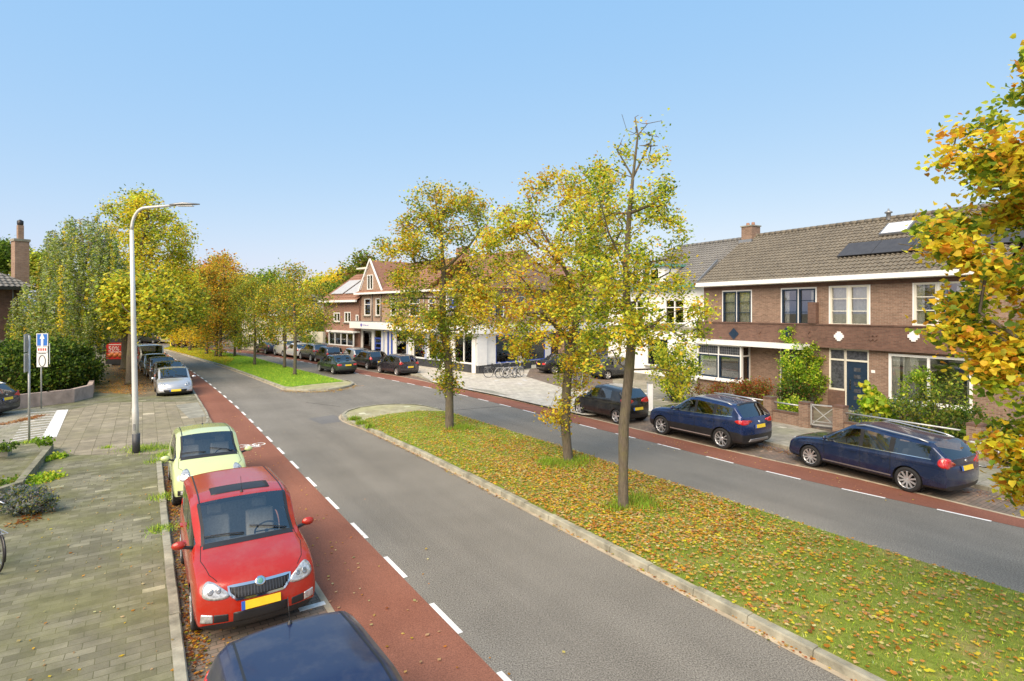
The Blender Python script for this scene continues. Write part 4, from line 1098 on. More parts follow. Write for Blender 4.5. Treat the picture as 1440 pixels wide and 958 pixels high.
p, f = place_r(449.5, 510.6, 1.65); make_car('parked_car', 'dark compact car between the grey sport utility car and the silver hatchback', var(hatch, L=3.6, H=1.55, col=(.03,.03,.035), colname='black', xb=3.2, xt=3.5), p, f, G_R, 2)
p, f = place_r(429.5, 507.2, 1.85); make_car('parked_suv', 'grey sport utility car with red tail lights in the far right row', var(suv, col=(.19,.19,.19), colname='grey', metal=.4, glass='glass_dark', patches=[], H=1.66), p, f, G_R, 2)
p, f = place_r(407, 503.6, 1.75); make_car('parked_car', 'white saloon directly ahead of the grey sport utility car', var(hatch, L=4.2, xb=3.4, xt=4.0, xc=1.0, xr=1.8, pb=2.2, pc=2.9, rx=3.45, col=(.72,.73,.74), colname='white', metal=0), p, f, G_R, 2)
p, f = place_r(392, 501.2, 1.75); make_car('parked_van', 'small white van partly behind a median trunk, first of the two white vehicles', var(van, L=3.9, H=1.65, xb=3.7, xt=3.82, pb=1.9, pc=2.9, rx=3.1, Hrr=1.62, col=(.74,.74,.74)), p, f, G_R, 2)
p, f = place_r(367, 497.3, 1.8); make_car('parked_car', 'dark purple sports car alone at the far end of the right row', var(hatch, L=4.3, W=1.8, H=1.35, xb=3.2, xt=4.05, pc=2.8, rx=3.5, Hrr=1.25, Ht=.95, col=(.04,.03,.045), colname='aubergine'), p, f, G_R, 2)
sedan = spec(L=4.42, W=1.68, H=1.38, xc=1.25, xr=1.95, pb=2.32, pc=3.02, xb=3.15, xt=3.72, Hn=.74, Hc=.90, Hrr=1.34, Ht=.98, He=.94, bf=.86, br=.90, fx=.80, rx=3.46, R=.31, tumble=.20, nb=.12, zb=.2,
    headlight=[(.80,.58),(.52,.58),(.52,.72),(.80,.72)], taillight=[(.76,.66),(.44,.66),(.44,.80),(.76,.80)], tailside=None, grille=[(-.24,.54),(.24,.54),(.24,.74),(-.24,.74)], pz=.40, pzr=.70, antenna=None, col=(.035,.06,.042), colname='dark_green', metal=.3, rim='cap', glass='glass_car', strip=.42, stripmat='black')
pp = G(458.7, 524.6); f = right_dir(pp); n = (f[1], -f[0])
make_car('moving_saloon_car', 'dark green old saloon driving away on the right carriageway', sedan, (pp[0]+n[0]*.82, pp[1]+n[1]*.82, 0), f, None, 3, False, 2)
G_O = 'cars standing in the side streets'
pp = G(752, 526.5, .1); make_car('parked_car', 'black saloon standing beside the bicycles at the side wall of the shop', var(sedan, H=1.42, col=(.012,.012,.015), colname='black'), (pp[0]+2.3, pp[1]+1.3, .115), (.92, .38), G_O, 2)
pp = G(833, 537, .1); make_car('parked_car', 'dark car mostly hidden behind the white house, only its rear bumper showing', var(hatch, col=(.03,.035,.045), colname='slate'), (pp[0]+1.9, pp[1]+2.3, .115), rot((.92, .38), .1), G_O, 2)
pp = G(18, 580, .1); make_car('parked_car', 'slate blue estate car cut by the left edge of the photo in the side street', var(wagon, col=(.025,.035,.055), colname='slate_blue', rails=True), (-24.3, 24.7, .106), (-1, -.06), G_O, 2, False, 2)
pp = G(226, 484); make_car('parked_car', 'light grey car across the far end of the street before the brick wall', var(hatch, L=4.2, xb=3.5, xt=4.0, rx=3.5, col=(.45,.45,.46), colname='light_grey'), (pp[0]+.6, pp[1]+1.5, .005), (-.90, .30), G_O, 2)
pp = G(212, 484); make_car('parked_car', 'dark grey car beside the light grey one at the far end of the street', var(hatch, L=4.1, col=(.05,.055,.06), colname='dark_grey'), (pp[0]-1.2, pp[1]+2.2, .005), (-.94, .28), G_O, 2)
pp = G(264, 488.5); make_car('parked_car', 'dark red car with a bright sky reflecting roof behind the yellow trees', var(hatch, L=4.3, xb=3.6, xt=4.1, rx=3.5, col=(.10,.015,.02), colname='dark_red'), (pp[0], pp[1]+.5, .005), (.55, .83), G_O, 2)
# ================================================================ BICYCLES
def bicycle(name, label, pos, ang, fr, group=None, R=.34, lean=.0, sport=False, detail=True):
    root = empty(name, pos, ang); root.rotation_euler = (lean, 0, ang); tag(root, label, 'bicycle', group); fm = simple('bicycle_frame', fr, .35, .2, .1, 5, coat=.5)
    for x in (-.55, .55):
        wl = empty('wheel', (x, 0, R)); wl.parent = root
        t = MB(); t.tube([(R*cos(a)*.965, 0, R*sin(a)*.965) for a in [2*pi*i/28 for i in range(28)]], .019, 6, closed=True); t.build('tyre', M['rubber'], wl)
        r = MB(); r.tube([(R*cos(a)*.91, 0, R*sin(a)*.91) for a in [2*pi*i/28 for i in range(28)]], .009, 4, closed=True)
        for i in range(18): a = 2*pi*i/18; r.bar((0, .02*(-1)**i, 0), (R*.9*cos(a+.2*(-1)**i), 0, R*.9*sin(a+.2*(-1)**i)), .0025)
        r.lathe([(.025, -.04), (.025, .04)], axis='y', n=8); r.build('rim', M['alloy'], wl)
    def part(nm, mat, f):
        mb = MB(); f(mb); return mb.build(nm, mat, root)
    bb = (-.10, 0, .29); st = (-.24, 0, .78); hd = (.33, 0, .82); hb = (.36, 0, .66)
    def F_(m):
        for a, c, r_ in ((bb, st, .016), (bb, hb, .018), (st if sport else (-.17,0,.52), hd, .015), (hd, hb, .02), (hb, (.55,0,R), .013), ((-.55,.05,R), bb, .011), ((-.55,-.05,R), bb, .011), ((-.55,.05,R), st, .009), ((-.55,-.05,R), st, .009)): m.tube([a, c], r_, 6)
    part('frame', fm, F_)
    part('saddle', M['black'], lambda m: (m.lathe([(0,-.13),(.05,-.11),(.085,-.03),(.09,.03),(0,.06)], c=(-.27,0,.88), axis='x', n=10), m.tube([st, (-.26,0,.86)], .012, 6)))
    part('handlebar', M['alloy'], lambda m: (m.tube([hd, (.30,0,1.0)], .013, 6), m.tube([(.12,-.28,1.02),(.22,-.24,1.05),(.31,-.08,1.01),(.31,.08,1.01),(.22,.24,1.05),(.12,.28,1.02)], .012, 6)))
    part('mudguard', fm, lambda m: [m.tube([(x+(R+.035)*cos(a), 0, R+(R+.035)*sin(a)) for a in [a0+(a1-a0)*i/10 for i in range(11)]], .018, 5) for x, a0, a1 in ((-.55,.5,pi+.2),(.55,.7,pi-.1))])
    part('luggage_rack', M['alloy'] if fr[0] < .5 else fm, lambda m: ([m.bar((-.82,y,.72),(-.36,y,.72),.012) for y in (-.06,0,.06)], [m.bar((-.55,y,R),(-.72,y,.72),.008) for y in (-.06,.06)], [m.bar((x,-.07,.72),(x,.07,.72),.012) for x in (-.8,-.6,-.4)]))
    part('pedal', M['black'], lambda m: (m.lathe([(.085,-.03),(.085,-.025),(0,-.02)], c=bb, axis='y', n=16), m.bar((bb[0],-.05,bb[2]), (bb[0]+.12,-.05,bb[2]-.11), .015), m.bar((bb[0],.05,bb[2]), (bb[0]-.12,.05,bb[2]+.11), .015), m.box(bb[0]+.07,bb[0]+.17,-.14,-.06,bb[2]-.125,bb[2]-.10), m.box(bb[0]-.17,bb[0]-.07,.06,.14,bb[2]+.10,bb[2]+.125)))
    return root
p = G(-37, 812, .1); bicycle('bicycle', 'black bicycle entering the photo at its left edge on the tiled pavement', (p[0]-.25, p[1]+.45, .1), atan2(U[1], U[0])+.45, (.012,.012,.014), None, .35, .05)
p = G(1398, 663, .1); bicycle('bicycle', 'white bicycle leaning by the brick garden pier behind the blue estate car', (p[0]+.35, p[1], .1), atan2(-.862, .5065)+.15, (.75,.76,.78), None, .34, .06)
BG = 'bicycles parked at the side of the shop'
for i, (px, py, c, a, lb) in enumerate(((698,531,(.02,.02,.022),.35,'black bicycle leftmost of the bicycles beside the shop wall'),(712,531.5,(.5,.5,.5),.5,'silver bicycle next to the leftmost black one by the shop wall'),
        (722,531.5,(.6,.6,.62),.3,'pale bicycle in the middle of the group by the shop wall'),(729,530.5,(.3,.32,.36),.55,'grey bicycle at the right end of the group by the shop wall'))):
    p = G(px, py, .1); bicycle('bicycle', lb, (p[0], p[1], .105), a-.2+i*.25, c, BG)
for i, (px, py, c, lb) in enumerate(((800,541,(.45,.46,.5),'silver bicycle left in the rack across the side lane'),(808,541.5,(.03,.03,.04),'black bicycle in the middle of the rack across the side lane'),(816,541,(.25,.27,.3),'grey bicycle beside the rack hoop across the side lane'))):
    p = G(px, py, .1); bicycle('bicycle', lb, (p[0], p[1], .11), 1.2+.2*i, c, 'bicycles in the rack across the side lane')
rk = MB(); p = G(824, 541, .1)
for k in range(3): q = (p[0]+.28*k*-1, p[1]+.25*k); rk.tube([(q[0],q[1],.1),(q[0],q[1],.85),(q[0]+.1,q[1]+.25,.9),(q[0]+.2,q[1]+.5,.85),(q[0]+.2,q[1]+.5,.1)], .022, 6)
tag(rk.build('bicycle_rack', M['black']), 'dark metal bicycle rack hoops across the side lane from the shop', 'bicycle rack')
# scooters / motorcycle far away
def motorbike(label, pos, ang, group):
    root = empty('motorcycle', pos, ang); tag(root, label, 'motorcycle', group)
    for x in (-.62, .68):
        m = MB(); m.tube([(x+.27*cos(a), 0, .31+.27*sin(a)) for a in [2*pi*i/16 for i in range(16)]], .05, 6, closed=True); m.lathe([(.22,-.03),(.05,-.05),(.05,.05),(.22,.03)], c=(x,0,.31), axis='y', n=10); m.build('wheel', M['rubber'], root)
    m = MB(); m.tube([(-.55,0,.55),(-.2,0,.42),(.25,0,.42),(.45,0,.85)], [.06,.16,.17,.05], 8); m.tube([(.68,0,.31),(.5,0,.95)], .03, 6); m.tube([(-.15,0,.75),(.1,0,.88),(.38,0,.85)], [.1,.17,.1], 8); m.build('body', M['black'], root)
    m = MB(); m.tube([(-.75,0,.84),(-.4,0,.78),(-.1,0,.78)], [.07,.12,.1], 8); m.build('seat', M['seatdark'], root)
    m = MB(); m.tube([(.40,-.33,1.04),(.5,0,1.0),(.40,.33,1.04)], .018, 6); m.build('handlebar', M['chrome'], root)
for px, py, lb in ((276,491.5,'black motorcycle nearest the trunks on the yellow leaf covered median edge'),(282,491,'black motorcycle just right of the first one by the yellow trees')):
    p = G(px, py); motorbike(lb, (p[0], p[1], 0.0), .6, 'motorcycles on the far median')
p = G(333, 492.6); motorbike('lone dark scooter at the far right kerb beyond the median trees', (p[0], p[1]+.5, 0), 1.9, None)
# ================================================================ BUILDINGS
class Facade:
    """vertical plane through A along D (local x), inward normal = local y"""
    def __init__(s, A, D):
        s.A = Vector(A); s.D = Vector(D).normalized(); s.N = Vector((-s.D.y, s.D.x)); s.rz = atan2(s.D.y, s.D.x)
    def x(s, px, off=0):
        r = (px-720)/FPX; a = s.A+s.N*off      # (a.x+D.x t) = r (a.y + D.y t)
        return (r*a.y-a.x)/(s.D.x-r*s.D.y)
    def xz(s, px, py, off=0):
        t = s.x(px, off); y = s.A.y+s.N.y*off+s.D.y*t
        return t, CH-(py-H0)/FPX*y
def wall(mb, x0, x1, z0, z1, holes, y=0, th=.16, m=0):
    xs = sorted({x0, x1} | {h[0] for h in holes} | {h[1] for h in holes}); zs_ = sorted({z0, z1} | {h[2] for h in holes} | {h[3] for h in holes})
    xs = [x for x in xs if x0 <= x <= x1]; zs_ = [z for z in zs_ if z0 <= z <= z1]
    for a, b_ in zip(xs, xs[1:]):
        for c, d in zip(zs_, zs_[1:]):
            cx, cz = (a+b_)/2, (c+d)/2
            if any(h[0] < cx < h[1] and h[2] < cz < h[3] for h in holes): continue
            mb.add([(a,y,c),(b_,y,c),(b_,y,d),(a,y,d)], [(0,1,2,3)], m)
    for a, b_, c, d in [h[:4] for h in holes]:
        for q in ([(a,y,c),(a,y,d),(a,y+th,d),(a,y+th,c)], [(b_,y,d),(b_,y,c),(b_,y+th,c),(b_,y+th,d)], [(a,y,d),(b_,y,d),(b_,y+th,d),(a,y+th,d)], [(b_,y,c),(a,y,c),(a,y+th,c),(b_,y+th,c)]):
            mb.add(q, [(0,1,2,3)], m)
def window(root, x0, x1, z0, z1, y=.08, frame='white', cols=1, rows=(), sash=None, fw=.07, curtain=None, sill=None, name='window', lead=None, sashes=2, glass='glass_house', blind=0):
    f = MB(); f.box(x0, x0+fw, y-.05, y+.05, z0, z1); f.box(x1-fw, x1, y-.05, y+.05, z0, z1); f.box(x0+fw, x1-fw, y-.05, y+.05, z0, z0+fw); f.box(x0+fw, x1-fw, y-.05, y+.05, z1-fw, z1)
    w_ = (x1-x0-2*fw)/cols
    for i in range(1, cols): f.box(x0+fw+w_*i-fw*.45, x0+fw+w_*i+fw*.45, y-.045, y+.045, z0+fw, z1-fw)
    for r in rows:
        if sash and len(rows) > 1: continue
        for i in range(cols): f.box(x0+fw+w_*i+fw*.45, x0+fw+w_*(i+1)-fw*.45, y-.04, y+.035, r-.028, r+.028)
    o = f.build(name, M[frame], root)
    if sash:
        s_ = MB(); sw = .075
        for i in range(cols):
            a, c = x0+fw+w_*i+(0 if i == 0 else fw*.45), x0+fw+w_*(i+1)-(0 if i == cols-1 else fw*.45); k = z0+fw; t = z1-fw
            for r in [r for r in rows]: t = min(t, r-.03) if len(rows) == 1 and r > (z0+z1)/2+.2 else t
            if len(rows) > 1:
                for r in rows: s_.box(a+sw, c-sw, y-.045, y+.03, r-.018, r+.018)
            for q in ((a, a+sw, k, t), (c-sw, c, k, t), (a+sw, c-sw, k, k+sw), (a+sw, c-sw, t-sw, t)): s_.box(q[0], q[1], y-.052-.01, y+.03, q[2], q[3])
        s_.build('sash', M[sash], o)
    g = MB(); g.box(x0+fw*.9, x1-fw*.9, y+.01, y+.018, z0+fw*.9, z1-fw*.9); g.build('pane', M[glass], o)
    if lead is not None:
        l = MB(); l.box(x0+fw, x1-fw, y-.002, y+.006, lead, z1-fw); 
        l.build('leaded_pane', M['lead'], o)
        l = MB(); nx = int((x1-x0)/.14)
        for i in range(1, nx): xx = x0+(x1-x0)*i/nx; l.box(xx-.006, xx+.006, y-.008, y-.003, lead, z1-fw)
        for k in (1, 2): zz = lead+(z1-fw-lead)*k/3; l.box(x0+fw, x1-fw, y-.010, y-.0085, zz-.006, zz+.006)
        l.build('lead_strip', M['zinc'], o)
    if curtain:
        cm = MB()
        for a, c in curtain:
            a = x0+(x1-x0)*a; c = x0+(x1-x0)*c; n = max(4, int((c-a)/.035)); vs = []
            for i in range(n+1):
                xx = a+(c-a)*i/n; yy = y+.13+.022*sin(i*1.3)+.01*sin(i*2.9); vs += [(xx, yy, z0+.02), (xx, yy, z1-.04)]
            cm.add(vs, [(2*i, 2*i+2, 2*i+3, 2*i+1) for i in range(n)], 0, True)
        cm.build('curtain', M['curtain'], o)
    if blind:
        bm_ = MB(); k = int((z1-z0-.2)/.09)
        for i in range(k): zz = z1-.12-i*.09; bm_.obox(((x0+x1)/2, y+.10, zz), ((x1-x0)/2-fw, 0, 0), (0, .022, .018), (0, -.0012, .0015))
        bm_.build('blind', M['curtain'], o)
    if sill: 
        s_ = MB(); s_.box(x0-.06, x1+.06, y-.22, y-.052, z0-.09, z0-.005); s_.build('sill', M[sill], o)
    return o
def tiled(root, x0, x1, ya, za, yb, zb_, mat, name='roof', tw=.21, th=.30, hipL=None, hipR=None):
    """pantiled slope from eave (ya,za) to ridge (yb,zb) along local x; hips shorten the upper rows"""
    sl_ = sqrt((yb-ya)**2+(zb_-za)**2); rows = max(2, int(sl_/th)); ny, nz = -(zb_-za)/sl_, (yb-ya)/sl_
    if yb < ya: ny, nz = (zb_-za)/sl_, (ya-yb)/sl_
    mb = MB(); nx = int((x1-x0)/tw*5)
    for r in range(rows):
        t0, t1 = r/rows, min(1, (r+1.12)/rows); vs = []
        for tt, lift in ((t0, .05), (t1, .0)):
            for i in range(nx+1):
                x = x0+(x1-x0)*i/nx; ph = (i % 5)/5.0*2*pi; h = .03*sin(ph)+lift
                if hipL: x = max(x, x0+hipL*tt)
                if hipR: x = min(x, x1-hipR*tt)
                vs.append((x, ya+(yb-ya)*tt+ny*h, za+(zb_-za)*tt+nz*h))
        n = nx+1
        for i in range(n): v = vs[i]; vs.append((v[0], v[1]-ny*.04, v[2]-nz*.04))
        mb.add(vs, [(i, i+1, n+i+1, n+i) for i in range(nx)]+[(2*n+i, 2*n+i+1, i+1, i) for i in range(nx)], 0, False)
    mb.add([(x0, ya-ny*.02, za-nz*.02), (x1, ya-ny*.02, za-nz*.02), (x1-(hipR or 0), yb-ny*.02, zb_-nz*.02), (x0+(hipL or 0), yb-ny*.02, zb_-nz*.02)], [(0,1,2,3)])
    return mb.build(name, M[mat], root)
FB = Facade((15.6, 25.75), (.5065, -.862)); fx = FB.x
def FR(p0, p1, off=0):      # pixel corners (left, top), (right, bottom) -> local rectangle
    xa, zt = FB.xz(p0[0], p0[1], off); xb_, zb_ = FB.xz(p1[0], p1[1], off); return xa, xb_, zb_, zt
xL, xS, xR = fx(990), fx(1152), fx(1152)+7.2
EV, RD, HB = 6.2, 9.25, 8.0
def root_at(nm, x, label, cat):
    p = FB.A+FB.D*x; r = empty(nm, (p.x, p.y, .10), FB.rz); tag(r, label, cat); return r, x
def house_shell(r, x0, x1, holes, mat='brick', zt=EV, depth=HB, sides=(True, True), z0=-.1):
    mb = MB(); wall(mb, 0, x1-x0, z0, zt, [(a-x0, b_-x0, c-.1, d-.1) for a, b_, c, d in holes])
    w_ = x1-x0
    mb.add([(w_,depth,z0),(0,depth,z0),(0,depth,zt),(w_,depth,zt)], [(0,1,2,3)])
    mb.add([(0,depth,z0),(0,0,z0),(0,0,zt),(0,depth,zt)], [(0,1,2,3)]); mb.add([(w_,0,z0),(w_,depth,z0),(w_,depth,zt),(w_,0,zt)], [(0,1,2,3)])
    o = mb.build('wall', M[mat], r)
    f = MB(); f.box(.02, w_-.02, .2, depth-.05, 2.95, 3.1); f.box(.02, w_-.02, .2, depth-.05, zt-.12, zt-.02); f.box(.02, w_-.02, .2, depth-.05, -.05, .3); f.box(.02, w_-.02, 4, 4.1, .3, zt-.2)
    f.build('floor_slab', M['cream'], r); return o
def ridge_caps(r, x0, x1, y, z, mat):
    mb = MB(); n = int((x1-x0)/.36)
    for i in range(n):
        a = x0+(x1-x0)*i/n; c = x0+(x1-x0)*(i+1.05)/n
        mb.tube([(a, y, z), (c, y, z+.0)], [.12, .105], 8, cap=True)
    mb.build('ridge_cap', M[mat], r)
# --- left brick house
def houseA():
    r, o = root_at('brick_house', xL, 'brown brick house with navy framed upper windows and a white bay window', 'house')
    w1 = FR((1015.5,409), (1057.5,458)); w2_ = FR((1098,405.5), (1148.5,459)); dr = FR((1096,491), (1143,578)); 
    bay = FR((991,487), (1052,549), -.0)
    bayh = (fx(993), fx(1052), .8, 2.75); D = (dr[0], dr[1], .15, 2.95)
    holes = [w1, w2_, D, (bayh[0]+.1, bayh[1]-.1, 1.0, 2.8)]
    house_shell(r, xL, xS, holes)
    for q in (w1, w2_): 
        a, b_, c, d = q[0]-o, q[1]-o, q[2]-.1, q[3]-.1
        window(r, a, b_, c, d, .05, 'white', 2, (c+(d-c)*.36, c+(d-c)*.66), 'navy', curtain=[(.05,.47),(.53,.95)] if q is w1 else [(.05,.2),(.8,.95)])
    # brick band with diamonds and white canopy
    m = MB(); m.box(-.35, xS-o, -.16, .0, 2.98, 3.92); m.build('brick_band', M['brick_dark'], r)
    m = MB(); m.box(-.35, xS-o, -.20, .02, 3.92, 3.98); m.build('coping', M['brick_dark'], r)
    for px, col in ((1032,'navy'),(1106,'navy')):
        x, z = FB.xz(px, 469.5, -.16); m = MB(); 
        m.obox((x-o, -.165, z-.1), (.16, 0, .16), (.16, 0, -.16), (0, .03, 0)); m.obox((x-o,-.18,z-.1), (.12,0,0), (0,.03,0), (0,0,.12)); m.build('diamond_ornament', M[col], r)
    for px in (997, 1068, 1137):
        x, z = FB.xz(px, 470, -.16); m = MB(); m.bar((x-o+.08, -.17, z-.1+.16), (x-o-.06, -.17, z-.1), .05, .05, 0, (0,1,0)); m.bar((x-o-.06, -.17, z-.1), (x-o+.08, -.17, z-.1-.16), .05, .05, 0, (0,1,0)); m.build('chevron_ornament', M['brick_dark'], r)
    m = MB(); xe = fx(1142)-o; m.box(-.45, xe, -1.0, -.162, 2.74, 2.97); m.build('canopy', M['white'], r)
    # bay
    b0, b1 = bayh[0]-o, bayh[1]-o+.15; yb = -.75
    m = MB(); m.box(b0, b1, yb, -.003, .0, .82); m.build('bay_base', M['brick'], r)
    w_ = window(r, b0, b1, .82, 2.74, yb+.05, 'white', 2, (2.18,), 'navy', fw=.09, lead=2.2, curtain=[(.1,.45)], sill='white')
    # side pane of the bay (right)
    s_ = MB(); s_.box(b1-.09, b1, yb+.101, yb+.16, .82, 2.74); s_.box(b1-.09, b1, -.10, -.003, .82, 2.74); s_.box(b1-.09, b1, yb+.16, -.10, .82, .92); s_.box(b1-.09, b1, yb+.16, -.10, 2.64, 2.74); s_.box(b1-.09, b1, yb+.16, -.10, 2.14, 2.21)
    so_ = s_.build('window', M['white'], r); g = MB(); g.box(b1-.05, b1-.045, yb+.16, -.10, .92, 2.64); g.build('pane', M['glass_house'], so_)
    g = MB(); g.box(b1-.04, b1-.015, yb+.16, yb+.23, .92, 2.14); g.box(b1-.04, b1-.015, -.17, -.10, .92, 2.14); g.build('sash', M['navy'], so_)
    # door
    a, b_ = D[0]-o, D[1]-o
    f = MB()
    for q in ((a, a+.08, .05, 2.85), (b_-.08, b_, .05, 2.85), (a+.08, b_-.08, 2.77, 2.85), (a+.08, b_-.08, 2.28, 2.36)): f.box(q[0], q[1], .03, .13, q[2], q[3])
    f.build('door_frame', M['cream'], r)
    g = MB(); g.box(a+.08, b_-.08, .08, .09, 2.36, 2.77); g.build('fanlight', M['lead'], r)
    d = MB(); d.box(a+.08, b_-.08, .07, .12, .05, 2.28); do = d.build('door', M['navy'], r, bevel=.004)
    h = MB(); h.tube([(a+.18, .02, 1.05), (a+.18, .02, 1.3)], .012, 6); h.build('handle', M['chrome'], do)
    common(r, o, xL, xS, True)
    # party pier with small chimney like stub
    x, z = FB.xz(1146, 455, 0)
    m = MB(); m.box(xS-o-.42, xS-o-.02, -.25, -.003, 3.985, 5.0); m.build('pier', M['brick_dark'], r)
    # chimney at the ridge
    xcn = fx(1056, 3.9)-o; m = MB(); m.box(xcn-.42, xcn+.32, 3.55, 4.35, 8.5, 9.75); ch = m.build('chimney', M['brick'], r)
    m = MB(); m.box(xcn-.47, xcn+.37, 3.50, 4.40, 9.75, 9.82); m.build('chimney_cap', M['concrete'], ch)
    for dx in (-.25, .12): m = MB(); m.lathe([(.11,9.82),(.09,10.02),(.07,10.02)], c=(xcn+dx, 3.95, 0), n=10); m.build('chimney_pot', M['tile_red'], ch)
    m = MB(); m.box(xcn-.5, xcn+.40, 3.40, 3.549, 8.72, 8.95); m.build('flashing', M['zinc'], ch)
    return r
def common(r, o, x0, x1, left):
    w_ = x1-x0; 
    tiled(r, 0 if not left else -.15, w_, -.42, EV-.02, 4.0, RD-.1, 'tile')
    tiled(r, 0 if not left else -.15, w_, 8.42, EV-.02, 4.0, RD-.1, 'tile')
    ridge_caps(r, 0, w_, 4.0, RD-.06, 'tile')
    m = MB(); m.box(-.15 if left else 0, w_, -.58, -.40, EV-.22, EV+.0); m.box(-.15 if left else 0, w_, -.399, -.003, EV-.24, EV-.16); m.build('gutter', M['white'], r)
    m = MB(); m.box(0.01, w_-.01, -.02, -.003, EV-.44, EV-.241); m.build('brick_course', M['brick_dark'], r)
    for side in ((0,) if left else (w_,)):
        m = MB(); m.add([(side, .0, EV-.1), (side, 8.0, EV-.1), (side, 4.0, RD-.15)], [(0,1,2)]); m.build('gable', M['brick'], r)
def houseB():
    r, o = root_at('brick_house', xS+.004, 'brown brick house with cream upper windows, solar panels and a dark blue front door', 'house'); o = xS+.004
    w1 = FR((1165.5,401), (1224,460.5)); w2_ = FR((1283,396), (1358.5,462)); 
    dq = FR((1188,495), (1222,583)); sq = FR((1166,495), (1187,548)); gw = FR((1250,498.5), (1368,578))
    D = (dq[0], dq[1], .15, 2.95); Sd = (sq[0]-.02, dq[0], 1.0, 2.95); GW = (gw[0], gw[1], .85, 2.85)
    house_shell(r, o, xR, [w1, w2_, D, Sd, GW])
    for q in (w1, w2_):
        a, b_, c, d = q[0]-o, q[1]-o, q[2]-.1, q[3]-.1
        window(r, a, b_, c, d, .05, 'white', 2, (c+(d-c)*.37, c+(d-c)*.66), 'cream', curtain=[(.05,.48),(.55,.95)] if q is w1 else [(.0,.2),(.8,1)])
    m = MB(); m.box(0, xR-o, -.16, .0, 2.98, 3.92); m.build('brick_band', M['brick_dark'], r)
    m = MB(); m.box(0, xR-o, -.20, .02, 3.92, 3.98); m.box(0, xR-o, -.26, -.003, 2.86, 2.979); m.build('coping', M['brick_dark'], r)
    for px, col in ((1180,'white'),(1285,'white')):
        x, z = FB.xz(px, 473, -.16); x -= o; z -= .1; m = MB()
        m.box(x-.08, x+.08, -.20, -.155, z-.22, z+.22); m.box(x-.22, x-.081, -.20, -.155, z-.07, z+.07); m.box(x+.081, x+.22, -.20, -.155, z-.07, z+.07)
        for sx, sz in ((-1,-1),(1,-1),(1,1),(-1,1)): m.box(x+(-.15 if sx<0 else .081), x+(-.081 if sx<0 else .15), -.195, -.155, z+(-.15 if sz<0 else .071), z+(-.071 if sz<0 else .15))
        m.build('cross_ornament', M['white'], r)
    for px in (1228, 1335):
        x, z = FB.xz(px, 474, -.16); x -= o; z -= .1; m = MB()
        for a0 in range(4): m.obox((x+.12*cos(a0*pi/2+.78), -.17, z+.12*sin(a0*pi/2+.78)), (.05,0,.05), (.05,0,-.05), (0,.03,0))
        m.build('cross_ornament', M['brick_dark'], r)
    a, b_ = D[0]-o, D[1]-o; s0 = Sd[0]-o
    f = MB()
    for q in ((a-.05, a+.05, .05, 2.77), (b_-.08, b_, .05, 2.85), (s0, b_-.08, 2.77, 2.85), (a+.05, b_-.08, 2.28, 2.36), (s0, s0+.07, .9, 2.77), (s0+.07, a-.05, .9, .98), (s0+.07, a-.05, 2.28, 2.36)): f.box(q[0], q[1], .03, .13, q[2], q[3])
    f.build('door_frame', M['cream'], r)
    g = MB(); g.box(a+.05, b_-.08, .08, .09, 2.36, 2.77); g.build('fanlight', M['lead'], r)
    g = MB(); g.box(s0+.07, a-.05, .08, .09, .98, 2.28); g.box(s0+.07, a-.05, .08, .09, 2.36, 2.77); g.build('side_light', M['lead'], r)
    d = MB(); d.box(a+.05, b_-.08, .07, .12, .05, 2.28); do = d.build('door', M['navy'], r)
    for k in range(5): g = MB(); g.box((a+b_)/2-.16, (a+b_)/2+.14, .062, .072, .55+k*.32, .72+k*.32); g.build('door_pane', M['lead'], do)
    h = MB(); h.box(a+.20, a+.25, .03, .065, 1.0, 1.45); h.build('handle', M['chrome'], do)
    m = MB(); m.box(b_+.10, b_+.26, -.015, -.003, 1.85, 1.97); m.build('number_plate', M['signwhite'], r)
    m = MB(); m.box(s0, a+.0, -.06, .02, -.05, .88); m.build('door_side_wall', M['brick_dark'], r)
    m = MB(); m.box(a-.1, b_+.1, -.45, -.003, -.05, .06); m.build('doorstep', M['concrete'], r)
    q = (GW[0]-o, GW[1]-o, GW[2]-.1, GW[3]-.1)
    window(r, *q, .02, 'white', 2, (), None, fw=.10, curtain=[(.03,.12),(.16,.36),(.92,1)], sill='white')
    common(r, o, o, xR, False)
    # solar panels
    def onroof(px, py, lift=0.0):
        # intersect the view ray with the roof slope
        P0 = FB.A; best = None
        for k in range(200):
            off = -.4+4.4*k/199; x, z = FB.xz(px, py, off); zz = EV-.02+(RD-.1-EV+.02)*(off+.42)/4.42+.1
            e = abs(z-zz)
            if best is None or e < best[0]: best = (e, x-o, off)
        return best[1], best[2]
    xa, ya = onroof(1178, 364); xb_, yb_ = onroof(1199, 338.5); k = (RD-.1-EV+.02)/4.42; n = Vector((0, -k, 1)).normalized()
    zf = lambda y: EV-.02+k*(y+.42)
    pw = fx(1216.5, ya)-o-xa; m_ = None
    def panel(x0, x1, y0, y1, nm='solar_panel', mt='solar'):
        m = MB(); c = Vector(((x0+x1)/2, (y0+y1)/2, (zf(y0)+zf(y1))/2))+n*.13; ay = Vector((0, (y1-y0)/2, (zf(y1)-zf(y0))/2))
        m.obox(c, ((x1-x0)/2-.012, 0, 0), ay, n*.02); o_ = m.build(nm, M[mt], r)
        f = MB(); f.obox(c-n*.008, ((x1-x0)/2-.002, 0, 0), ay*1.01, n*.018); f.build('panel_frame', M['black'], o_)
    wd = 1.55; hy = 1.22*.82
    for i in range(7): panel(xa+i*wd, xa+(i+1)*wd, ya, ya+hy)
    for i in range(4): panel(xa+2.75+i*wd, xa+2.75+(i+1)*wd, ya+hy+.03, ya+2*hy+.03)
    xs_, ys_ = onroof(1236, 334); xq, yq = onroof(1280, 318)
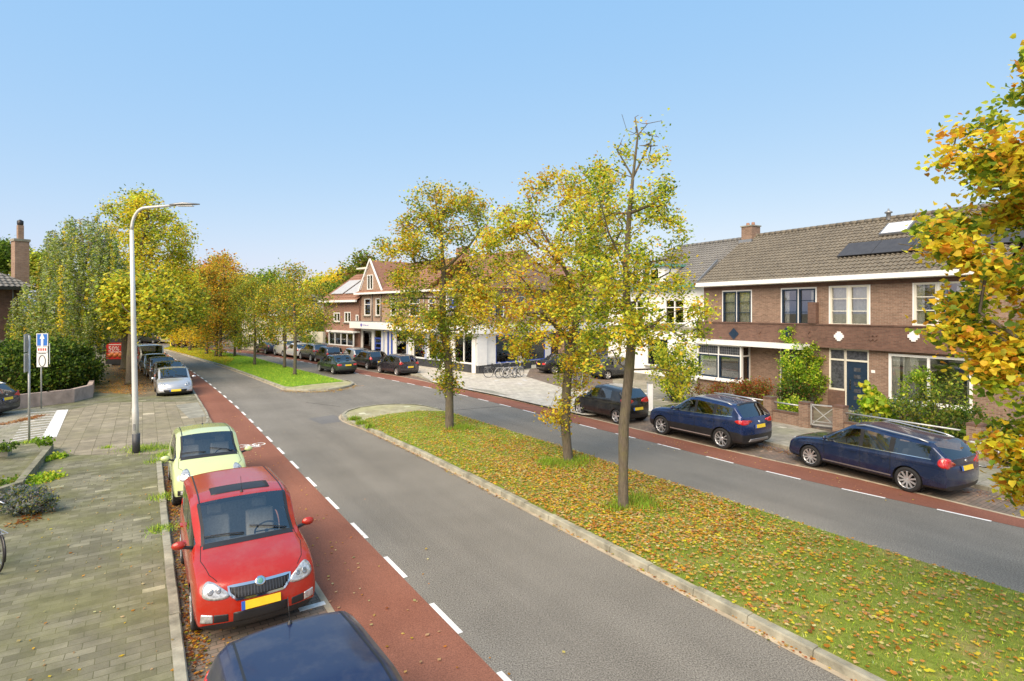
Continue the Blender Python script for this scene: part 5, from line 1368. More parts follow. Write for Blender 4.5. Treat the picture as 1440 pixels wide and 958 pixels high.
    m = MB(); c0 = Vector((xs_+.62, ys_+.45, (zf(ys_)+zf(ys_+.9))/2))+n*.12; ay = Vector((0, .45, k*.45)); m.obox(c0, (.60, 0, 0), ay, n*.05); sk = m.build('roof_window', M['zinc'], r)
    m = MB(); m.obox(c0+n*.055, (.52, 0, 0), ay*.86, n*.004); m.build('pane', M['signwhite'], sk)
    xv = fx(1248, 3.8)-o; m = MB(); m.lathe([(.10,9.1),(.10,9.42),(.17,9.44),(.17,9.50),(.05,9.56),(.03,9.66),(0,9.67)], c=(xv, 3.9, 0), n=12); m.build('roof_vent', M['zinc'], r)
    return r
def whitehouse():
    x0 = xL-8.6; r, _ = root_at('white_house', x0, 'white rendered house with grey roof behind the thin median tree', 'house'); o = x0
    wq = FR((909,485), (934,528)); W = (wq[0], wq[1]+.35, 1.15, 2.95); d0 = fx(866); D = (d0, d0+.95, .1, 2.5)
    up1 = (fx(935), fx(962), 3.9, 5.4); up2 = (fx(885), fx(905), 3.9, 5.4)
    house_shell(r, x0, xL-.01, [W, D, up1, up2], 'render', 6.1)
    window(r, W[0]-o, W[1]-o, W[2]-.1, W[3]-.1, .06, 'white', 1, (), None, blind=1, sill='concrete')
    for q in (up1, up2): window(r, q[0]-o, q[1]-o, q[2]-.1, q[3]-.1, .06, 'white', 2, (q[3]-.6,), None, sill='concrete', curtain=[(0,.3),(.7,1)])
    m = MB(); m.box(D[0]-o+.01, D[1]-o-.01, .06, .11, 0, 2.38); d = m.build('door', M['white'], r); m = MB(); m.box(D[0]-o+.1, D[0]-o+.16, .02, .055, .9, 1.2); m.build('handle', M['black'], d)
    m = MB(); m.box(0, 8.55, -.05, -.003, 3.35, 3.6); m.box(0, 8.55, -.07, -.003, .0, .45); m.build('plaster_band', M['concrete'], r)
    m = MB(); m.box(W[0]-o-.75, W[0]-o-.45, -.16, -.003, 2.35, 2.85); m.build('wall_lantern', M['yellow'], r)
    m = MB(); m.box(-.1, 8.58, -.45, -.003, 6.0, 6.2); m.build('gutter', M['green_trim'], r)
    tiled(r, -.1, 8.42, -.35, 6.18, 4.0, RD-.2, 'tile_grey', hipL=3.2); tiled(r, -.1, 8.42, 8.3, 6.18, 4.0, RD-.2, 'tile_grey', hipL=3.2)
    m = MB(); m.add([(-.1,-.35,6.18),(-.1,8.3,6.18),(3.1,4,RD-.2)], [(0,1,2)]); m.build('hip', M['tile_grey'], r)
    ridge_caps(r, 3.1, 8.5, 4.0, RD-.15, 'tile_grey')
    m = MB(); m.bar((8.50, -.40, 6.30), (8.50, 1.3, 7.60), .07, .12); m.build('bargeboard', M['zinc'], r)
    # front gable dormer
    m = MB(); m.box(3.2, 5.6, -.1, 2.4, 6.22, 7.4); m.build('dormer', M['render'], r); m = MB(); m.box(3.0, 5.8, -.35, 2.5, 7.401, 7.55); m.build('dormer_roof', M['green_trim'], r)
    window(r, 3.6, 5.2, 6.4, 7.3, -.15, 'white', 2)
    # low boundary wall in front
    return r
houseA(); houseB(); whitehouse()
# garden walls of the brick houses
FW = Facade(SR(12.66, 22.0)[:2], FB.D)
def pier(px0, px1, label, hgt=1.0):
    x0, x1 = FW.x(px0), FW.x(px1); p = FW.A+FW.D*((x0+x1)/2); r = empty('garden_pier', (p.x, p.y, .1), FW.rz); tag(r, label, 'brick pier', 'brick piers of the garden walls')
    w_ = .19; m = MB(); m.box(-w_, w_, -w_, w_, -.05, hgt-.08); m.build('brickwork', M['brick'], r); m = MB(); m.box(-w_-.01, w_+.01, -w_-.01, w_+.01, hgt-.08, hgt); m.build('capping', M['brick_dark'], r)
    return (x0+x1)/2
x1_ = pier(1077, 1089, 'brick garden pier right behind the tail of the metallic blue sport utility car'); x2_ = pier(1126, 1141, 'brick garden pier left of the grey cross braced gate'); x3_ = pier(1173, 1191, 'brick garden pier right of the open gateway', 1.05)
x4_ = pier(1362, 1384, 'brick garden pier beside the white bicycle', 1.1); x0_ = FW.x(1000)
def lowwall(xa, xb_, label, rail=True, hgt=.5):
    p = FW.A+FW.D*xa; r = empty('garden_wall', (p.x, p.y, .1), FW.rz); tag(r, label, 'garden wall', 'low garden walls'); L = xb_-xa
    m = MB(); m.box(.2, L-.2, -.1, .1, -.05, hgt-.07); m.build('brickwork', M['brick'], r); m = MB(); m.box(.2, L-.2, -.12, .12, hgt-.07, hgt); m.build('capping', M['brick_dark'], r)
    if rail: m = MB(); m.tube([(.19, 0, .80), (L-.19, 0, .80)], .03, 8); m.build('rail', M['metal'], r)
lowwall(x1_, x2_, 'low brick garden wall with a metal rail left of the gate'); lowwall(x3_, x4_, 'low brick garden wall with a long metal rail behind the blue estate car')
lowwall(x0_, x1_, 'low brick garden wall hidden behind the metallic blue sport utility car'); lowwall(x4_, x4_+6, 'low brick garden wall at the right edge behind the white bicycle', False)
p = FW.A+FW.D*(x2_+.22); g = empty('garden_gate', (p.x, p.y, .1), FW.rz+.35); tag(g, 'grey wooden garden gate with crossed braces standing ajar', 'gate')
m = MB(); W_ = .85
for q in (((0,0,.12),(0,0,.95)), ((W_,0,.12),(W_,0,.95)), ((0,0,.92),(W_,0,.92)), ((0,0,.15),(W_,0,.15))): m.bar(q[0], q[1], .07, .05)
m.build('gate_frame', M['metal'], g); m = MB(); m.bar((.03,.0,.18), (W_-.03,.0,.9), .05, .03); m.bar((.03,.0,.9), (W_-.03,.0,.18), .05, .028); m.bar((.03,0,.28),(W_-.03,0,.28),.05,.026); m.build('brace', M['metal'], g)
gp = [tuple(FW.A+FW.D*(x0_-1)), tuple(FW.A+FW.D*(x4_+8)), tuple(FB.A+FB.D*(xR)), tuple(FB.A+FB.D*(xL-.2))]
sheet('garden_soil', gp, .118, M['earth'])
sheet('garden_path', [tuple(FW.A+FW.D*(x2_+.2)), tuple(FW.A+FW.D*(x3_-.2)), tuple(FB.A+FB.D*(fx(1225))), tuple(FB.A+FB.D*(fx(1186)))], .124, M['clinker'])
# ---- corner shop
FS = Facade(G(505, 503, .1)[:2], Vector(G(675, 525.5, .1)[:2])-Vector(G(505, 503, .1)[:2]))
sx = FS.x; SL = sx(675)
def shop():
    r = empty('corner_shop', (*FS.A, .1), FS.rz); tag(r, 'brick corner shop with white fascia, blue framed show windows and a red tiled gabled roof', 'shop')
    z1 = 2.75; ups = []
    show = [(sx(509),sx(523)),(sx(556),sx(572)),(sx(580.5),sx(598)),(sx(602),sx(615)),(sx(638),sx(666))]
    holes = [(a, b_, .62, z1) for a, b_ in show] + [(sx(526), sx(536), .1, z1)]
    for a, b_ in ((512,521),(528,534),(549,556),(575,590),(602,612),(630,645),(654,664)): ups.append((sx(a), sx(b_), 4.15, 5.75))
    m = MB(); wall(m, 0, SL, -.1, 3.0, holes, 0, .2); m.build('shop_front', M['white'], r)
    m = MB(); wall(m, 0, SL, 3.0, 6.3, ups, 0, .18); m.add([(SL,0,-.1),(SL,8.3,-.1),(SL,8.3,6.3),(SL,0,6.3)], [(0,1,2,3)]) if False else None
    m.add([(0,9,-.1),(0,0,-.1),(0,0,6.3),(0,9,6.3)], [(0,1,2,3)]); m.add([(SL,9,-.1),(0,9,-.1),(0,9,6.3),(SL,9,6.3)], [(0,1,2,3)])
    m.build('wall', M['brick_tan'], r)
    m = MB(); m.box(.02, SL-.3, .3, 8.9, 2.95, 3.1); m.box(.02, SL-.3, .3, 8.9, -.05, .25); m.build('floor_slab', M['cream'], r)
    m = MB(); m.box(-.02, SL+.02, -.10, -.003, -.08, .60); m.build('plinth', M['plinth'], r)
    for i, (a, b_) in enumerate(show): window(r, a, b_, .62, z1, .06, 'white', 1 if b_-a < 2.4 else 2, (), None, fw=.09)
    for a in (540, 574, 599, 616): 
        m = MB(); x = sx(a); m.box(x-.13, x+.13, -.06, -.004, .62, 2.9); m.build('column', M['lavblue'], r)
    for a in (546, 551): m = MB(); x = sx(a); m.box(x-.10, x+.16, -.05, -.004, .3, 2.7); m.build('blue_panel', M['shopblue'], r)
    for a in (578, 625, 668): m = MB(); x = sx(a); m.box(x-.22, x+.22, -.14, -.06-.002, .0, 2.9); m.build('column', M['white'], r)
    a, b_ = sx(526), sx(536); m = MB(); m.box(a+.03, b_-.03, .05, .1, .1, 2.1); dd_ = m.build('door', M['shopblue'], r)
    for k in range(4): m = MB(); m.box(a+.2, b_-.2, .04, .049, .3+k*.44, .62+k*.44); m.build('door_pane', M['glass_house'], dd_)
    m = MB(); m.box(a+.03, b_-.03, .06, .07, 2.16, 2.75); m.build('fanlight', M['glass_house'], dd_)
    m = MB(); m.box(-.35, SL+.5, -.85, -.003, 2.92, 3.55); fa = m.build('fascia', M['white'], r); m = MB(); m.box(-.35, SL+.5, -.82, .05, 3.551, 3.60); m.build('fascia_trim', M['zinc'], fa)
    # lettering on the fascia is too small to read: logo disc and rows of letter strokes
    rnd = random.Random(5)
    for px, n in ((508, 8), (556, 3), (585, 9), (612, 7), (640, 10)):
        m = MB(); x = sx(px, -.85); m.obox((x, -.857, 3.25), (.10, 0, .10), (.10, 0, -.10), (0, .006, 0))
        for i in range(n): h = rnd.choice((.07,.07,.10)); xx = x+.32+i*.15; m.box(xx, xx+.035, -.86, -.851, 3.18, 3.18+h*1.5); m.box(xx+.036, xx+.09, -.86, -.851, 3.18+rnd.choice((0,.05,.10)), 3.18+.03+rnd.choice((0,.05,.1))); 
        m.build('fascia_lettering', M['lettering'], fa)
    for q in ups: window(r, *q, .06, 'white', 1, (q[2]+1.05,), None, curtain=[(0,.3),(.7,1)], sill='concrete')
    for a in (524, 536.5, 559, 597): m = MB(); x = sx(a); m.tube([(x, -.06, 3.6), (x, -.06, 6.2)], .045, 6); m.build('downpipe', M['zinc'], r)
    # two gables and the roof
    def gable(xa, xb_, zt):
        xm = (xa+xb_)/2; m = MB(); wq = (xm-.55, xm+.55, 6.75, 8.1)
        m.add([(xa,-.02,6.3),(xb_,-.02,6.3),(xm,-.02,zt)], [(0,1,2)]); m.add([(xa,-.02,6.3),(xm,-.02,zt),(xm,4.2,zt),(xa,4.2,6.3)], [(3,2,1,0)], 1); m.add([(xb_,-.02,6.3),(xm,-.02,zt),(xm,4.2,zt),(xb_,4.2,6.3)], [(0,1,2,3)], 1)
        g_ = m.build('gable', [M['brick_tan'], M['tile_red']], r); m = MB(); m.bar((xa-.2,-.10,6.25), (xm,-.10,zt+.08), .16, .10, 0, (0,1,0)); m.bar((xb_+.2,-.10,6.25), (xm,-.10,zt+.085), .16, .10, 0, (0,1,0)); m.build('bargeboard', M['white'], g_)
        window(r, xm-.55, xm+.55, 6.6, 8.0, -.05, 'white', 2, (), None); 
    gable(.1, sx(538), 9.4)
    tiled(r, 0, SL, -.35, 6.3, 4.5, 9.25, 'tile_red', tw=.3, th=.4); tiled(r, 0, SL, 9.3, 6.3, 4.5, 9.25, 'tile_red', tw=.3, th=.4)
    m = MB(); m.box(-.2, SL+.2, -.5, -.352, 6.15, 6.32); m.build('gutter', M['white'], r)
    ridge_caps(r, 0, SL, 4.5, 9.3, 'tile_red')
    m = MB(); m.add([(SL,0,6.3),(SL,9,6.3),(SL,4.5,9.22)], [(0,1,2)]); m.build('gable', M['brick_tan'], r); m = MB(); m.add([(0,0,6.3),(0,9,6.3),(0,4.5,9.22)], [(2,1,0)]); m.build('gable', M['brick_tan'], r)
    m = MB(); m.box(SL*.55, SL*.55+.9, 4.1, 4.9, 8.8, 10.2); m.build('chimney', M['brick_red'], r)
    # side wall along the lane, with its own show windows
    pB = Vector(G(735, 519, .1)[:2]); e = FS.A+FS.D*SL; dl = (pB-e); s_len = 17.0
    ang = atan2(dl.y, dl.x)-FS.rz; rr = empty('side_wing', (SL+.01, 0, 0), ang); rr.parent = r
    hs2 = [(1.6+i*3.2, 4.1+i*3.2, .62, 2.75) for i in range(5)]; us = [(1.5+i*2.4, 2.5+i*2.4, 4.15, 5.75) for i in range(6)]
    m = MB(); wall(m, 0, s_len, -.1, 3.0, hs2, 0, .2); m.build('shop_front', M['white'], rr); m = MB(); wall(m, 0, s_len, 3.0, 6.3, us, 0, .18); m.add([(s_len,0,-.1),(s_len,6,-.1),(s_len,6,6.3),(s_len,0,6.3)], [(0,1,2,3)]); m.build('wall', M['brick_tan'], rr)
    m = MB(); m.box(0, s_len, -.10, -.003, -.08, .60); m.build('plinth', M['plinth'], rr); m = MB(); m.box(0, s_len, -.6, -.003, 2.92, 3.55); m.build('fascia', M['white'], rr)
    for i, q in enumerate(hs2[:5]):
        f = MB(); 
        for t in ((q[0],q[0]+.08,q[2],q[3]),(q[1]-.08,q[1],q[2],q[3]),(q[0]+.08,q[1]-.08,q[2],q[2]+.08),(q[0]+.08,q[1]-.08,q[3]-.08,q[3])): f.box(t[0],t[1],.02,.1,t[2],t[3])
        f.build('window_frame', M['shopblue'], rr); g_ = MB(); g_.box(q[0]+.07,q[1]-.07,.05,.06,q[2]+.07,q[3]-.07); g_.build('pane', M['glass_house'], rr)
    for q in us:
        f = MB()
        for t in ((q[0],q[0]+.07,q[2],q[3]),(q[1]-.07,q[1],q[2],q[3]),(q[0]+.07,q[1]-.07,q[2],q[2]+.07),(q[0]+.07,q[1]-.07,q[3]-.07,q[3]),(q[0]+.07,q[1]-.07,5.2,5.26)): f.box(t[0],t[1],.02,.1,t[2],t[3])
        f.build('window_frame', M['white'], rr); g_ = MB(); g_.box(q[0]+.06,q[1]-.06,.05,.06,q[2]+.06,q[3]-.06); g_.build('pane', M['glass_house'], rr)
    m = MB(); m.add([(-.2,-.35,6.3),(s_len+.2,-.35,6.3),(s_len-2.5,3.2,8.8),(1.2,3.2,8.8)], [(0,1,2,3)]); m.add([(s_len+.2,-.35,6.3),(s_len+.2,6.3,6.3),(s_len-2.5,3.2,8.8)], [(0,1,2)]); m.add([(s_len+.2,6.3,6.3),(-.2,6.3,6.3),(1.2,3.2,8.8),(s_len-2.5,3.2,8.8)], [(0,1,2,3)]); m.build('roof', M['tile_red'], rr)
    m = MB(); m.box(-.45, .55, -.16, -.105, .60, 2.92); m.box(-.45, -.40, -.105, .3, .60, 2.92) if False else None; m.build('corner_pillar', M['white'], rr)
    # hanging blue sign
    x, z = FS.xz(628.5, 423, -1.0); s_ = empty('hanging_sign', (x, -.45, 0)); s_.parent = r
    m = MB(); m.lathe([(0,-.06),(.40,-.06),(.40,.06),(0,.06)], c=(0,0,5.45), axis='y', n=24); m.box(-.38, .38, -.055, .055, 4.25, 4.98); m.build('sign_board', M['shopblue'], s_)
    m = MB(); m.box(-.20,.20,-.07,-.061,5.42,5.52); m.box(-.2,.2,-.066,-.056,4.75,4.82); m.box(-.2,.2,-.066,-.056,4.40,4.47); m.bar((.15,-.062,4.78),(-.15,-.062,4.44),.06,.01,0,(0,1,0)); m.build('sign_mark', M['signwhite'], s_)
    m = MB(); m.tube([(0,0,4.1),(0,0,5.9)], .03, 6); m.bar((0,0,5.85),(0,.45,5.85),.04); m.bar((0,0,4.15),(0,.45,4.15),.04); m.build('bracket', M['zinc'], s_)
shop()
# shop window goods
for px, py, c, lb in ((652, 487, 'white', 'closed white parasol in the show window next to the white corner pillar of the shop'), (588, 485, 'white', 'closed white parasol in the show window behind the dark hatchback')):
    x = sx(px, .8); p = FS.A+FS.D*x+FS.N*.8; r = empty('parasol', (p.x, p.y, .36)); tag(r, lb, 'parasol', 'parasols in the shop windows')
    m = MB(); m.lathe([(.02,2.2),(.06,2.1),(.16,1.0),(.22,.6),(.10,.55)], n=10); m.build('canopy', M['white'], r); m = MB(); m.tube([(0,0,0),(0,0,2.2)], .025, 6); m.lathe([(.25,0),(.25,.08),(0,.1)], n=12); m.build('pole', M['zinc'], r)
for px, c, lb in ((596,'signblue','blue garden chair in the show window behind the dark hatchback'),(690,'signblue','blue lounger standing in the side show window by the bicycles')):
    x = sx(min(px, 664), 1.0); p = FS.A+FS.D*x+FS.N*1.0; r = empty('garden_chair', (p.x, p.y, .36), FS.rz); tag(r, lb, 'garden chair')
    m = MB(); m.box(-.3,.3,-.3,.25,.42,.48); m.build('seat', M[c], r); m = MB(); m.obox((0,.32,.8),(.3,0,0),(0,.02,0),(0,.1,.35)); m.build('backrest', M[c], r)
    for sx_ in (-.27,.27):
        for sy_ in (-.27,.22): m = MB(); m.box(sx_-.02,sx_+.02,sy_-.02,sy_+.02,.0,.419); m.build('leg', M['zinc'], r)
# ---- terrace further along (left of the shop)
def farhouse(px0, py0, px1, py1, label, mat, roofm, zt, zr, depth, wins, name='terrace_house', solar=False, bayc=None, extra=None):
    A = G(px0, py0, .1)[:2]; B = G(px1, py1, .1)[:2]; f = Facade(A, Vector(B)-Vector(A)); w_ = f.x(px1)
    r = empty(name, (*f.A, .1), f.rz); tag(r, label, 'house')
    hs_ = []
    for a, t, b_, c in wins: xa, z1 = f.xz(a, t); xb_, z0 = f.xz(b_, c); hs_.append((xa, xb_, z0, z1))
    m = MB(); wall(m, 0, w_, -.1, zt, hs_); m.add([(w_,depth,-.1),(0,depth,-.1),(0,depth,zt),(w_,depth,zt)], [(0,1,2,3)]); m.add([(0,depth,-.1),(0,0,-.1),(0,0,zt),(0,depth,zt)], [(0,1,2,3)]); m.add([(w_,0,-.1),(w_,depth,-.1),(w_,depth,zt),(w_,0,zt)], [(0,1,2,3)]); m.build('wall', M[mat], r)
    m = MB(); m.box(.02, w_-.02, .2, depth-.1, 2.9, 3.0); m.build('floor_slab', M['cream'], r)
    for q in hs_: window(r, *q, .06, 'white', 2 if q[1]-q[0] > 1 else 1, (), None, fw=.1, sill='concrete', curtain=[(0,.3),(.7,1)])
    if zr > zt:
        tiled(r, -.2, w_+.2, -.4, zt, depth/2, zr, roofm, tw=.3, th=.45); tiled(r, -.2, w_+.2, depth+.4, zt, depth/2, zr, roofm, tw=.3, th=.45)
        m = MB(); m.add([(w_,0,zt),(w_,depth,zt),(w_,depth/2,zr-.03)], [(0,1,2)]); m.add([(0,0,zt),(0,depth,zt),(0,depth/2,zr-.03)], [(2,1,0)]); m.build('gable', M[mat], r)
    else: m = MB(); m.box(-.1, w_+.1, -.1, depth+.1, zt, zt+.15); m.build('roof', M['zinc'], r)
    m = MB(); m.box(-.3, w_+.3, -.6, -.402, zt-.16, zt+.05); m.build('gutter', M['white'], r)
    if solar:
        k = (zr-zt)/(depth/2+.4); n = Vector((0,-k,1)).normalized()
        for x in (w_*.28, w_*.68):
            m = MB(); m.obox(Vector((x, depth*.2, zt+k*(depth*.2+.4)))+n*.15, (w_*.17,0,0), Vector((0,1.1,1.1*k)), n*.03); m.build('solar_panel', M['solar_pale'], r)
        m = MB(); m.box(w_*.80, w_*.80+.8, depth*.3, depth*.3+.7, zr-1.6, zr+1.0); m.build('chimney', M['brick_red'], r)
        m = MB(); m.box(w_*.35, w_*.78, depth*.42, depth*.9, zr-1.3, zr+.4); dm = m.build('dormer', M['white'], r); m = MB(); m.box(w_*.28, w_*.80, depth*.34, depth*.95, zr+.401, zr+.56); m.build('dormer_roof', M['cream'], dm)
    if bayc: 
        xa, z1 = f.xz(bayc[0], bayc[1], -.6); xb_, z0 = f.xz(bayc[2], bayc[3], -.6); z0 = max(z0, .5)
        m = MB(); m.box(xa, xb_, -.6, -.003, -.05, z0); m.build('bay_base', M[mat], r); window(r, xa, xb_, z0, z1, -.55, 'white', 4, (), None, fw=.1); m = MB(); m.box(xa-.2, xb_+.2, -.75, -.003, z1+.002, z1+.16); m.build('bay_roof', M['white'], r)
    return r
farhouse(455, 498, 504.5, 503.5, 'brick terrace house with pale solar panels on its orange roof', 'brick_red', 'tile_red', 5.6, 8.6, 8, [(469,441,478,454),(484,440,493,455),(500,444,504,455)], solar=True, bayc=(462,468,497,489))
farhouse(415, 494, 430, 496.5, 'narrow cream plastered house beside the ivy covered wall', 'creamrender', 'tile_grey', 5.4, 5.4, 7, [(423,468,429,488),(417,470,420,490)], name='terrace_house')
farhouse(340, 489.5, 412, 494.5, 'white plastered row behind the parked white cars far along the street', 'creamrender', 'tile_grey', 4.2, 6.5, 7, [(348,470,356,486),(362,470,370,486),(378,470,387,487),(396,468,404,488)], name='terrace_house')
# garden wall overgrown between the terrace houses
A = G(430, 497, .1); B_ = G(456, 499.5, .1); m = MB(); m.bar((A[0],A[1],1.2),(B_[0],B_[1],1.2),.3,2.6); tag(m.build('garden_wall', M['creamrender']), 'cream garden wall overgrown with ivy between the terrace houses', 'garden wall')
# far end of the street
r = farhouse(196, 481, 262, 481, 'long dark brick building closing the far end of the street', 'brick_dark', 'tile_grey', 5.0, 8.0, 9, [(203,462,208,474),(234,456,240,474)], name='brick_building')
m = MB(); p = G(238, 482); m.box(p[0]-1.5, p[0]+1.5, p[1]-.9, p[1]-.5, 0, 4.2); tag(m.build('garden_wall', M['concrete']), 'pale grey rendered wall panel in front of the dark brick building', 'wall')
# ---- house on the left edge
d0 = 38.0
def lefthouse():
    A = Vector(PD(-190, 500, 33)[:2]); B = Vector(PD(31, 500, 39)[:2]); f = Facade(A, B-A); w_ = (B-A).length; r = empty('brick_house', (*A, .1), f.rz); tag(r, 'dark brick house with a low hipped roof at the left edge behind the hedge', 'house')
    q0, zt = f.xz(5, 401); wq = [(f.x(-30), f.x(9), 1.2, 2.45)]; zt = 6.2; zw = f.xz(5, 487)[1]
    wq = [(f.x(-60), f.x(10), f.xz(5,506)[1], f.xz(5,487)[1])]
    m = MB(); wall(m, 0, w_, -.1, zt, wq); m.add([(w_,0,-.1),(w_,9,-.1),(w_,9,zt),(w_,0,zt)], [(0,1,2,3)]); m.add([(w_,9,-.1),(0,9,-.1),(0,9,zt),(w_,9,zt)], [(0,1,2,3)]); m.build('wall', M['brick_dark'], r)
    window(r, *wq[0], .06, 'white', 3, (), None, fw=.1); m = MB(); m.box(wq[0][0]-.2, wq[0][1]+.25, -.12, -.003, wq[0][3], wq[0][3]+.30); m.build('lintel', M['concrete'], r)
    m = MB(); m.tube([(w_-.5,-.08,0),(w_-.5,-.08,zt)], .05, 6); m.build('downpipe', M['metal'], r)
    tiled(r, -1, w_+.6, -.6, zt, 4.5, zt+3.0, 'tile_grey', tw=.3, th=.36, hipR=4.6)
    n_ = MB(); n_.add([(w_+.6,-.6,zt),(w_+.6,9.6,zt),(w_-4.0,4.5,zt+3.0)], [(0,1,2)]); n_.add([(w_+.6,9.6,zt),(-1,9.6,zt),(-1,4.5,zt+3),(w_-4,4.5,zt+3)], [(0,1,2,3)]); n_.build('hip', M['tile_grey'], r)
    m = MB(); m.box(-1, w_+.65, -.75, -.602, zt-.2, zt+.02); m.box(w_+.602, w_+.75, -.75, 9.6, zt-.2, zt+.02); m.build('gutter', M['black'], r)
    P = Vector(PD(28.5, 390, 42)); c = Vector((P.x-A.x, P.y-A.y)); cx, cy = c.dot(f.D), c.dot(f.N)
    zb_ = 5.8; z1 = CH-(342-H0)/FPX*42; z2 = CH-(319-H0)/FPX*42
    m = MB(); m.box(cx-.42, cx+.42, cy-.4, cy+.4, zb_, z1); ch = m.build('chimney', M['brick_tan'], r); m = MB(); m.box(cx-.48, cx+.48, cy-.46, cy+.46, z1+.002, z1+.18); m.build('chimney_cap', M['concrete'], ch)
    m = MB(); m.box(cx-.17, cx+.17, cy-.17, cy+.17, z1+.18, z2); m.build('flue', M['brick_tan'], ch); m = MB(); m.lathe([(.17,z2),(.2,z2+.1),(.2,z2+.32),(.05,z2+.42),(0,z2+.42)], c=(cx,cy,0), n=12); m.build('cowl', M['black'], ch)
lefthouse()
# ================================================================ STREET FURNITURE
def lamp():
    p = G(191.5, 637, .1); r = empty('street_lamp', (p[0], p[1], .1)); tag(r, 'tall pale grey street lamp with a curved arm on the left pavement', 'street lamp')
    d = p[1]; zt = CH-(291-H0)/FPX*d-.1; tx = (184.5-191.5)/FPX*d
    def cx(z): return tx*z/zt
    m = MB(); m.tube([(0,0,0),(0,0,.62)], .112, 16); m.build('base_band', M['plinth'], r)
    m = MB(); zs_ = [.3, 1.4, 1.45, 4.5, zt-.75]; m.tube([(cx(z),0,z) for z in zs_], [.098,.096,.088,.074,.058], 16)
    pts = [(cx(zt-.75)+.0, 0, zt-.75)]
    for i in range(1, 9): a = pi/2*i/8; pts.append((cx(zt-.75)+.45*(1-cos(a)), 0, zt-.75+.72*sin(a)))
    e = (250-184.5)/FPX*d; pts.append((cx(zt)+e, 0, zt+.06)); m.tube(pts, [.058]+[.045]*8+[.036], 12); m.build('post', M['post_grey'], r)
    m = MB(); x0 = cx(zt)+e-.25; m.tube([(x0,0,zt+.05),(x0+.2,0,zt+.07),(x0+.45,0,zt+.10),(x0+.95,0,zt+.09)], [.05,.085,.10,.03], 12); m.v = [(v[0],v[1]*1.2,zt+.08+(v[2]-zt-.08)*.6) for v in m.v]; lh = m.build('lamp_head', M['zinc'], r)
    m = MB(); m.box(x0+.25, x0+.75, -.07, .07, zt+.015, zt+.03); m.build('lamp_glass', M['signwhite'], lh)
    m = MB(); m.box(-.03, .03, -.115, -.10, .75, .95); m.build('service_hatch', M['zinc'], r)
lamp()
def post(px, pyb, pyt, label, nm='sign_post', rad=.03):
    p = G(px, pyb, .1); r = empty(nm, (p[0], p[1], .1), .0); tag(r, label, 'traffic sign'); d = p[1]; zt = CH-(pyt-H0)/FPX*d-.1
    m = MB(); m.tube([(0,0,0),(0,0,zt)], rad, 10); m.build('post', M['metal'], r); return r, d, zt
r, d, zt = post(41, 622, 472, 'grey metal post with two narrow sign plates seen from their back edge', rad=.035)
for a, c in ((470, 495), (497, 523)):
    z1, z0 = CH-(a-H0)/FPX*d-.1, CH-(c-H0)/FPX*d-.1; q = MB(); q.obox((-.13, .05, (z0+z1)/2), (.012, .010, 0), (-.14, .26, 0), (0, 0, (z1-z0)/2)); q.build('sign_plate', M['metal'], r)
r, d, zt = post(58, 575, 470, 'sign post with a blue arrow plate above white parking plates before the hedge')
def signplate(x0, x1, py0, py1, yaw, mat, nm, dy=-.06):
    z1, z0 = CH-(py0-H0)/FPX*d-.1, CH-(py1-H0)/FPX*d-.1; q = empty('sign', (0, dy, (z0+z1)/2), yaw); q.parent = r
    w_ = (x1-x0); m = MB(); m.box(-w_/2, w_/2, -.012, .012, -(z1-z0)/2, (z1-z0)/2); m.build('plate', M[mat], q); return q, z1-z0
q, h = signplate(-.12, .34, 469, 487, .25, 'signwhite', 's'); q.location.x = .10
m = MB(); m.box(-.20,.20,-.018,-.0125,-h/2+.03,h/2-.03); m.build('blue_field', M['signblue'], q)
m = MB(); m.add([(-.10,-.021,.05),(.10,-.021,.05),(0,-.021,.34)], [(0,1,2)]); m.box(-.045,.045,-.021,-.019,-.34,.049); m.build('arrow', M['signwhite'], q)
q, h = signplate(-.12, .30, 487.5, 495.5, .25, 'signwhite', 's'); q.location.x = .10
m = MB(); 
for i in range(4): m.box(-.16+i*.09, -.11+i*.09, -.018, -.0125, -.06, .06)
m.build('lettering', M['posterred'], q)
q, h = signplate(-.12, .32, 496, 516, .25, 'signwhite', 's'); q.location.x = .10
m = MB(); m.tube([(.13*cos(a), -.014, -.05+.26*sin(a)) for a in [2*pi*i/20 for i in range(20)]], .016, 5, closed=True); m.box(-.15,.15,-.018,-.0125,.28,.31); m.build('symbol', M['black'], q)
q, h = signplate(-.1, .3, 483, 512, -.9, 'signwhite', 's', .05); q.location.x = .35
m = MB(); m.box(-.12,-.04,-.018,-.0125,-.12,.38); m.box(.02,.10,-.018,-.0125,-.05,.30); m.build('lettering', M['signblue'], q)
# poster stand
p = G(166, 514, .1); r = empty('advertising_display', (p[0]-.1, p[1], .1), .12); tag(r, 'dark advertising display with a red poster reading 50% beside the lime tree trunk', 'advertising display')
d = p[1]; hw_ = 13.5/FPX*d/1; Z = lambda py: CH-(py-H0)/FPX*d-.1
m = MB(); m.box(-hw_*1.02, hw_*1.02, -.12, .12, .12, Z(476)); m.box(-hw_*.45, hw_*.45, -.08, .08, -.05, .119); m.build('cabinet', M['plinth'], r)
m = MB(); m.box(-hw_*.95, hw_*.95, -.135, -.121, Z(505), Z(482)); po = m.build('poster', M['posterred'], r)
t = text_mesh('50%', .52, M['signwhite'], 'poster_text', po); t.location = (-.16, -.14, (Z(493)+Z(488))/2); t.rotation_euler = (pi/2, 0, 0)
m = MB(); m.box(-hw_*.75, hw_*.75, -.145, -.136, Z(495.2), Z(494.4)); m.box(-hw_*.7, hw_*.5, -.145, -.136, Z(485.2), Z(484.2)); m.build('poster_line', M['signwhite'], po)
m = MB()
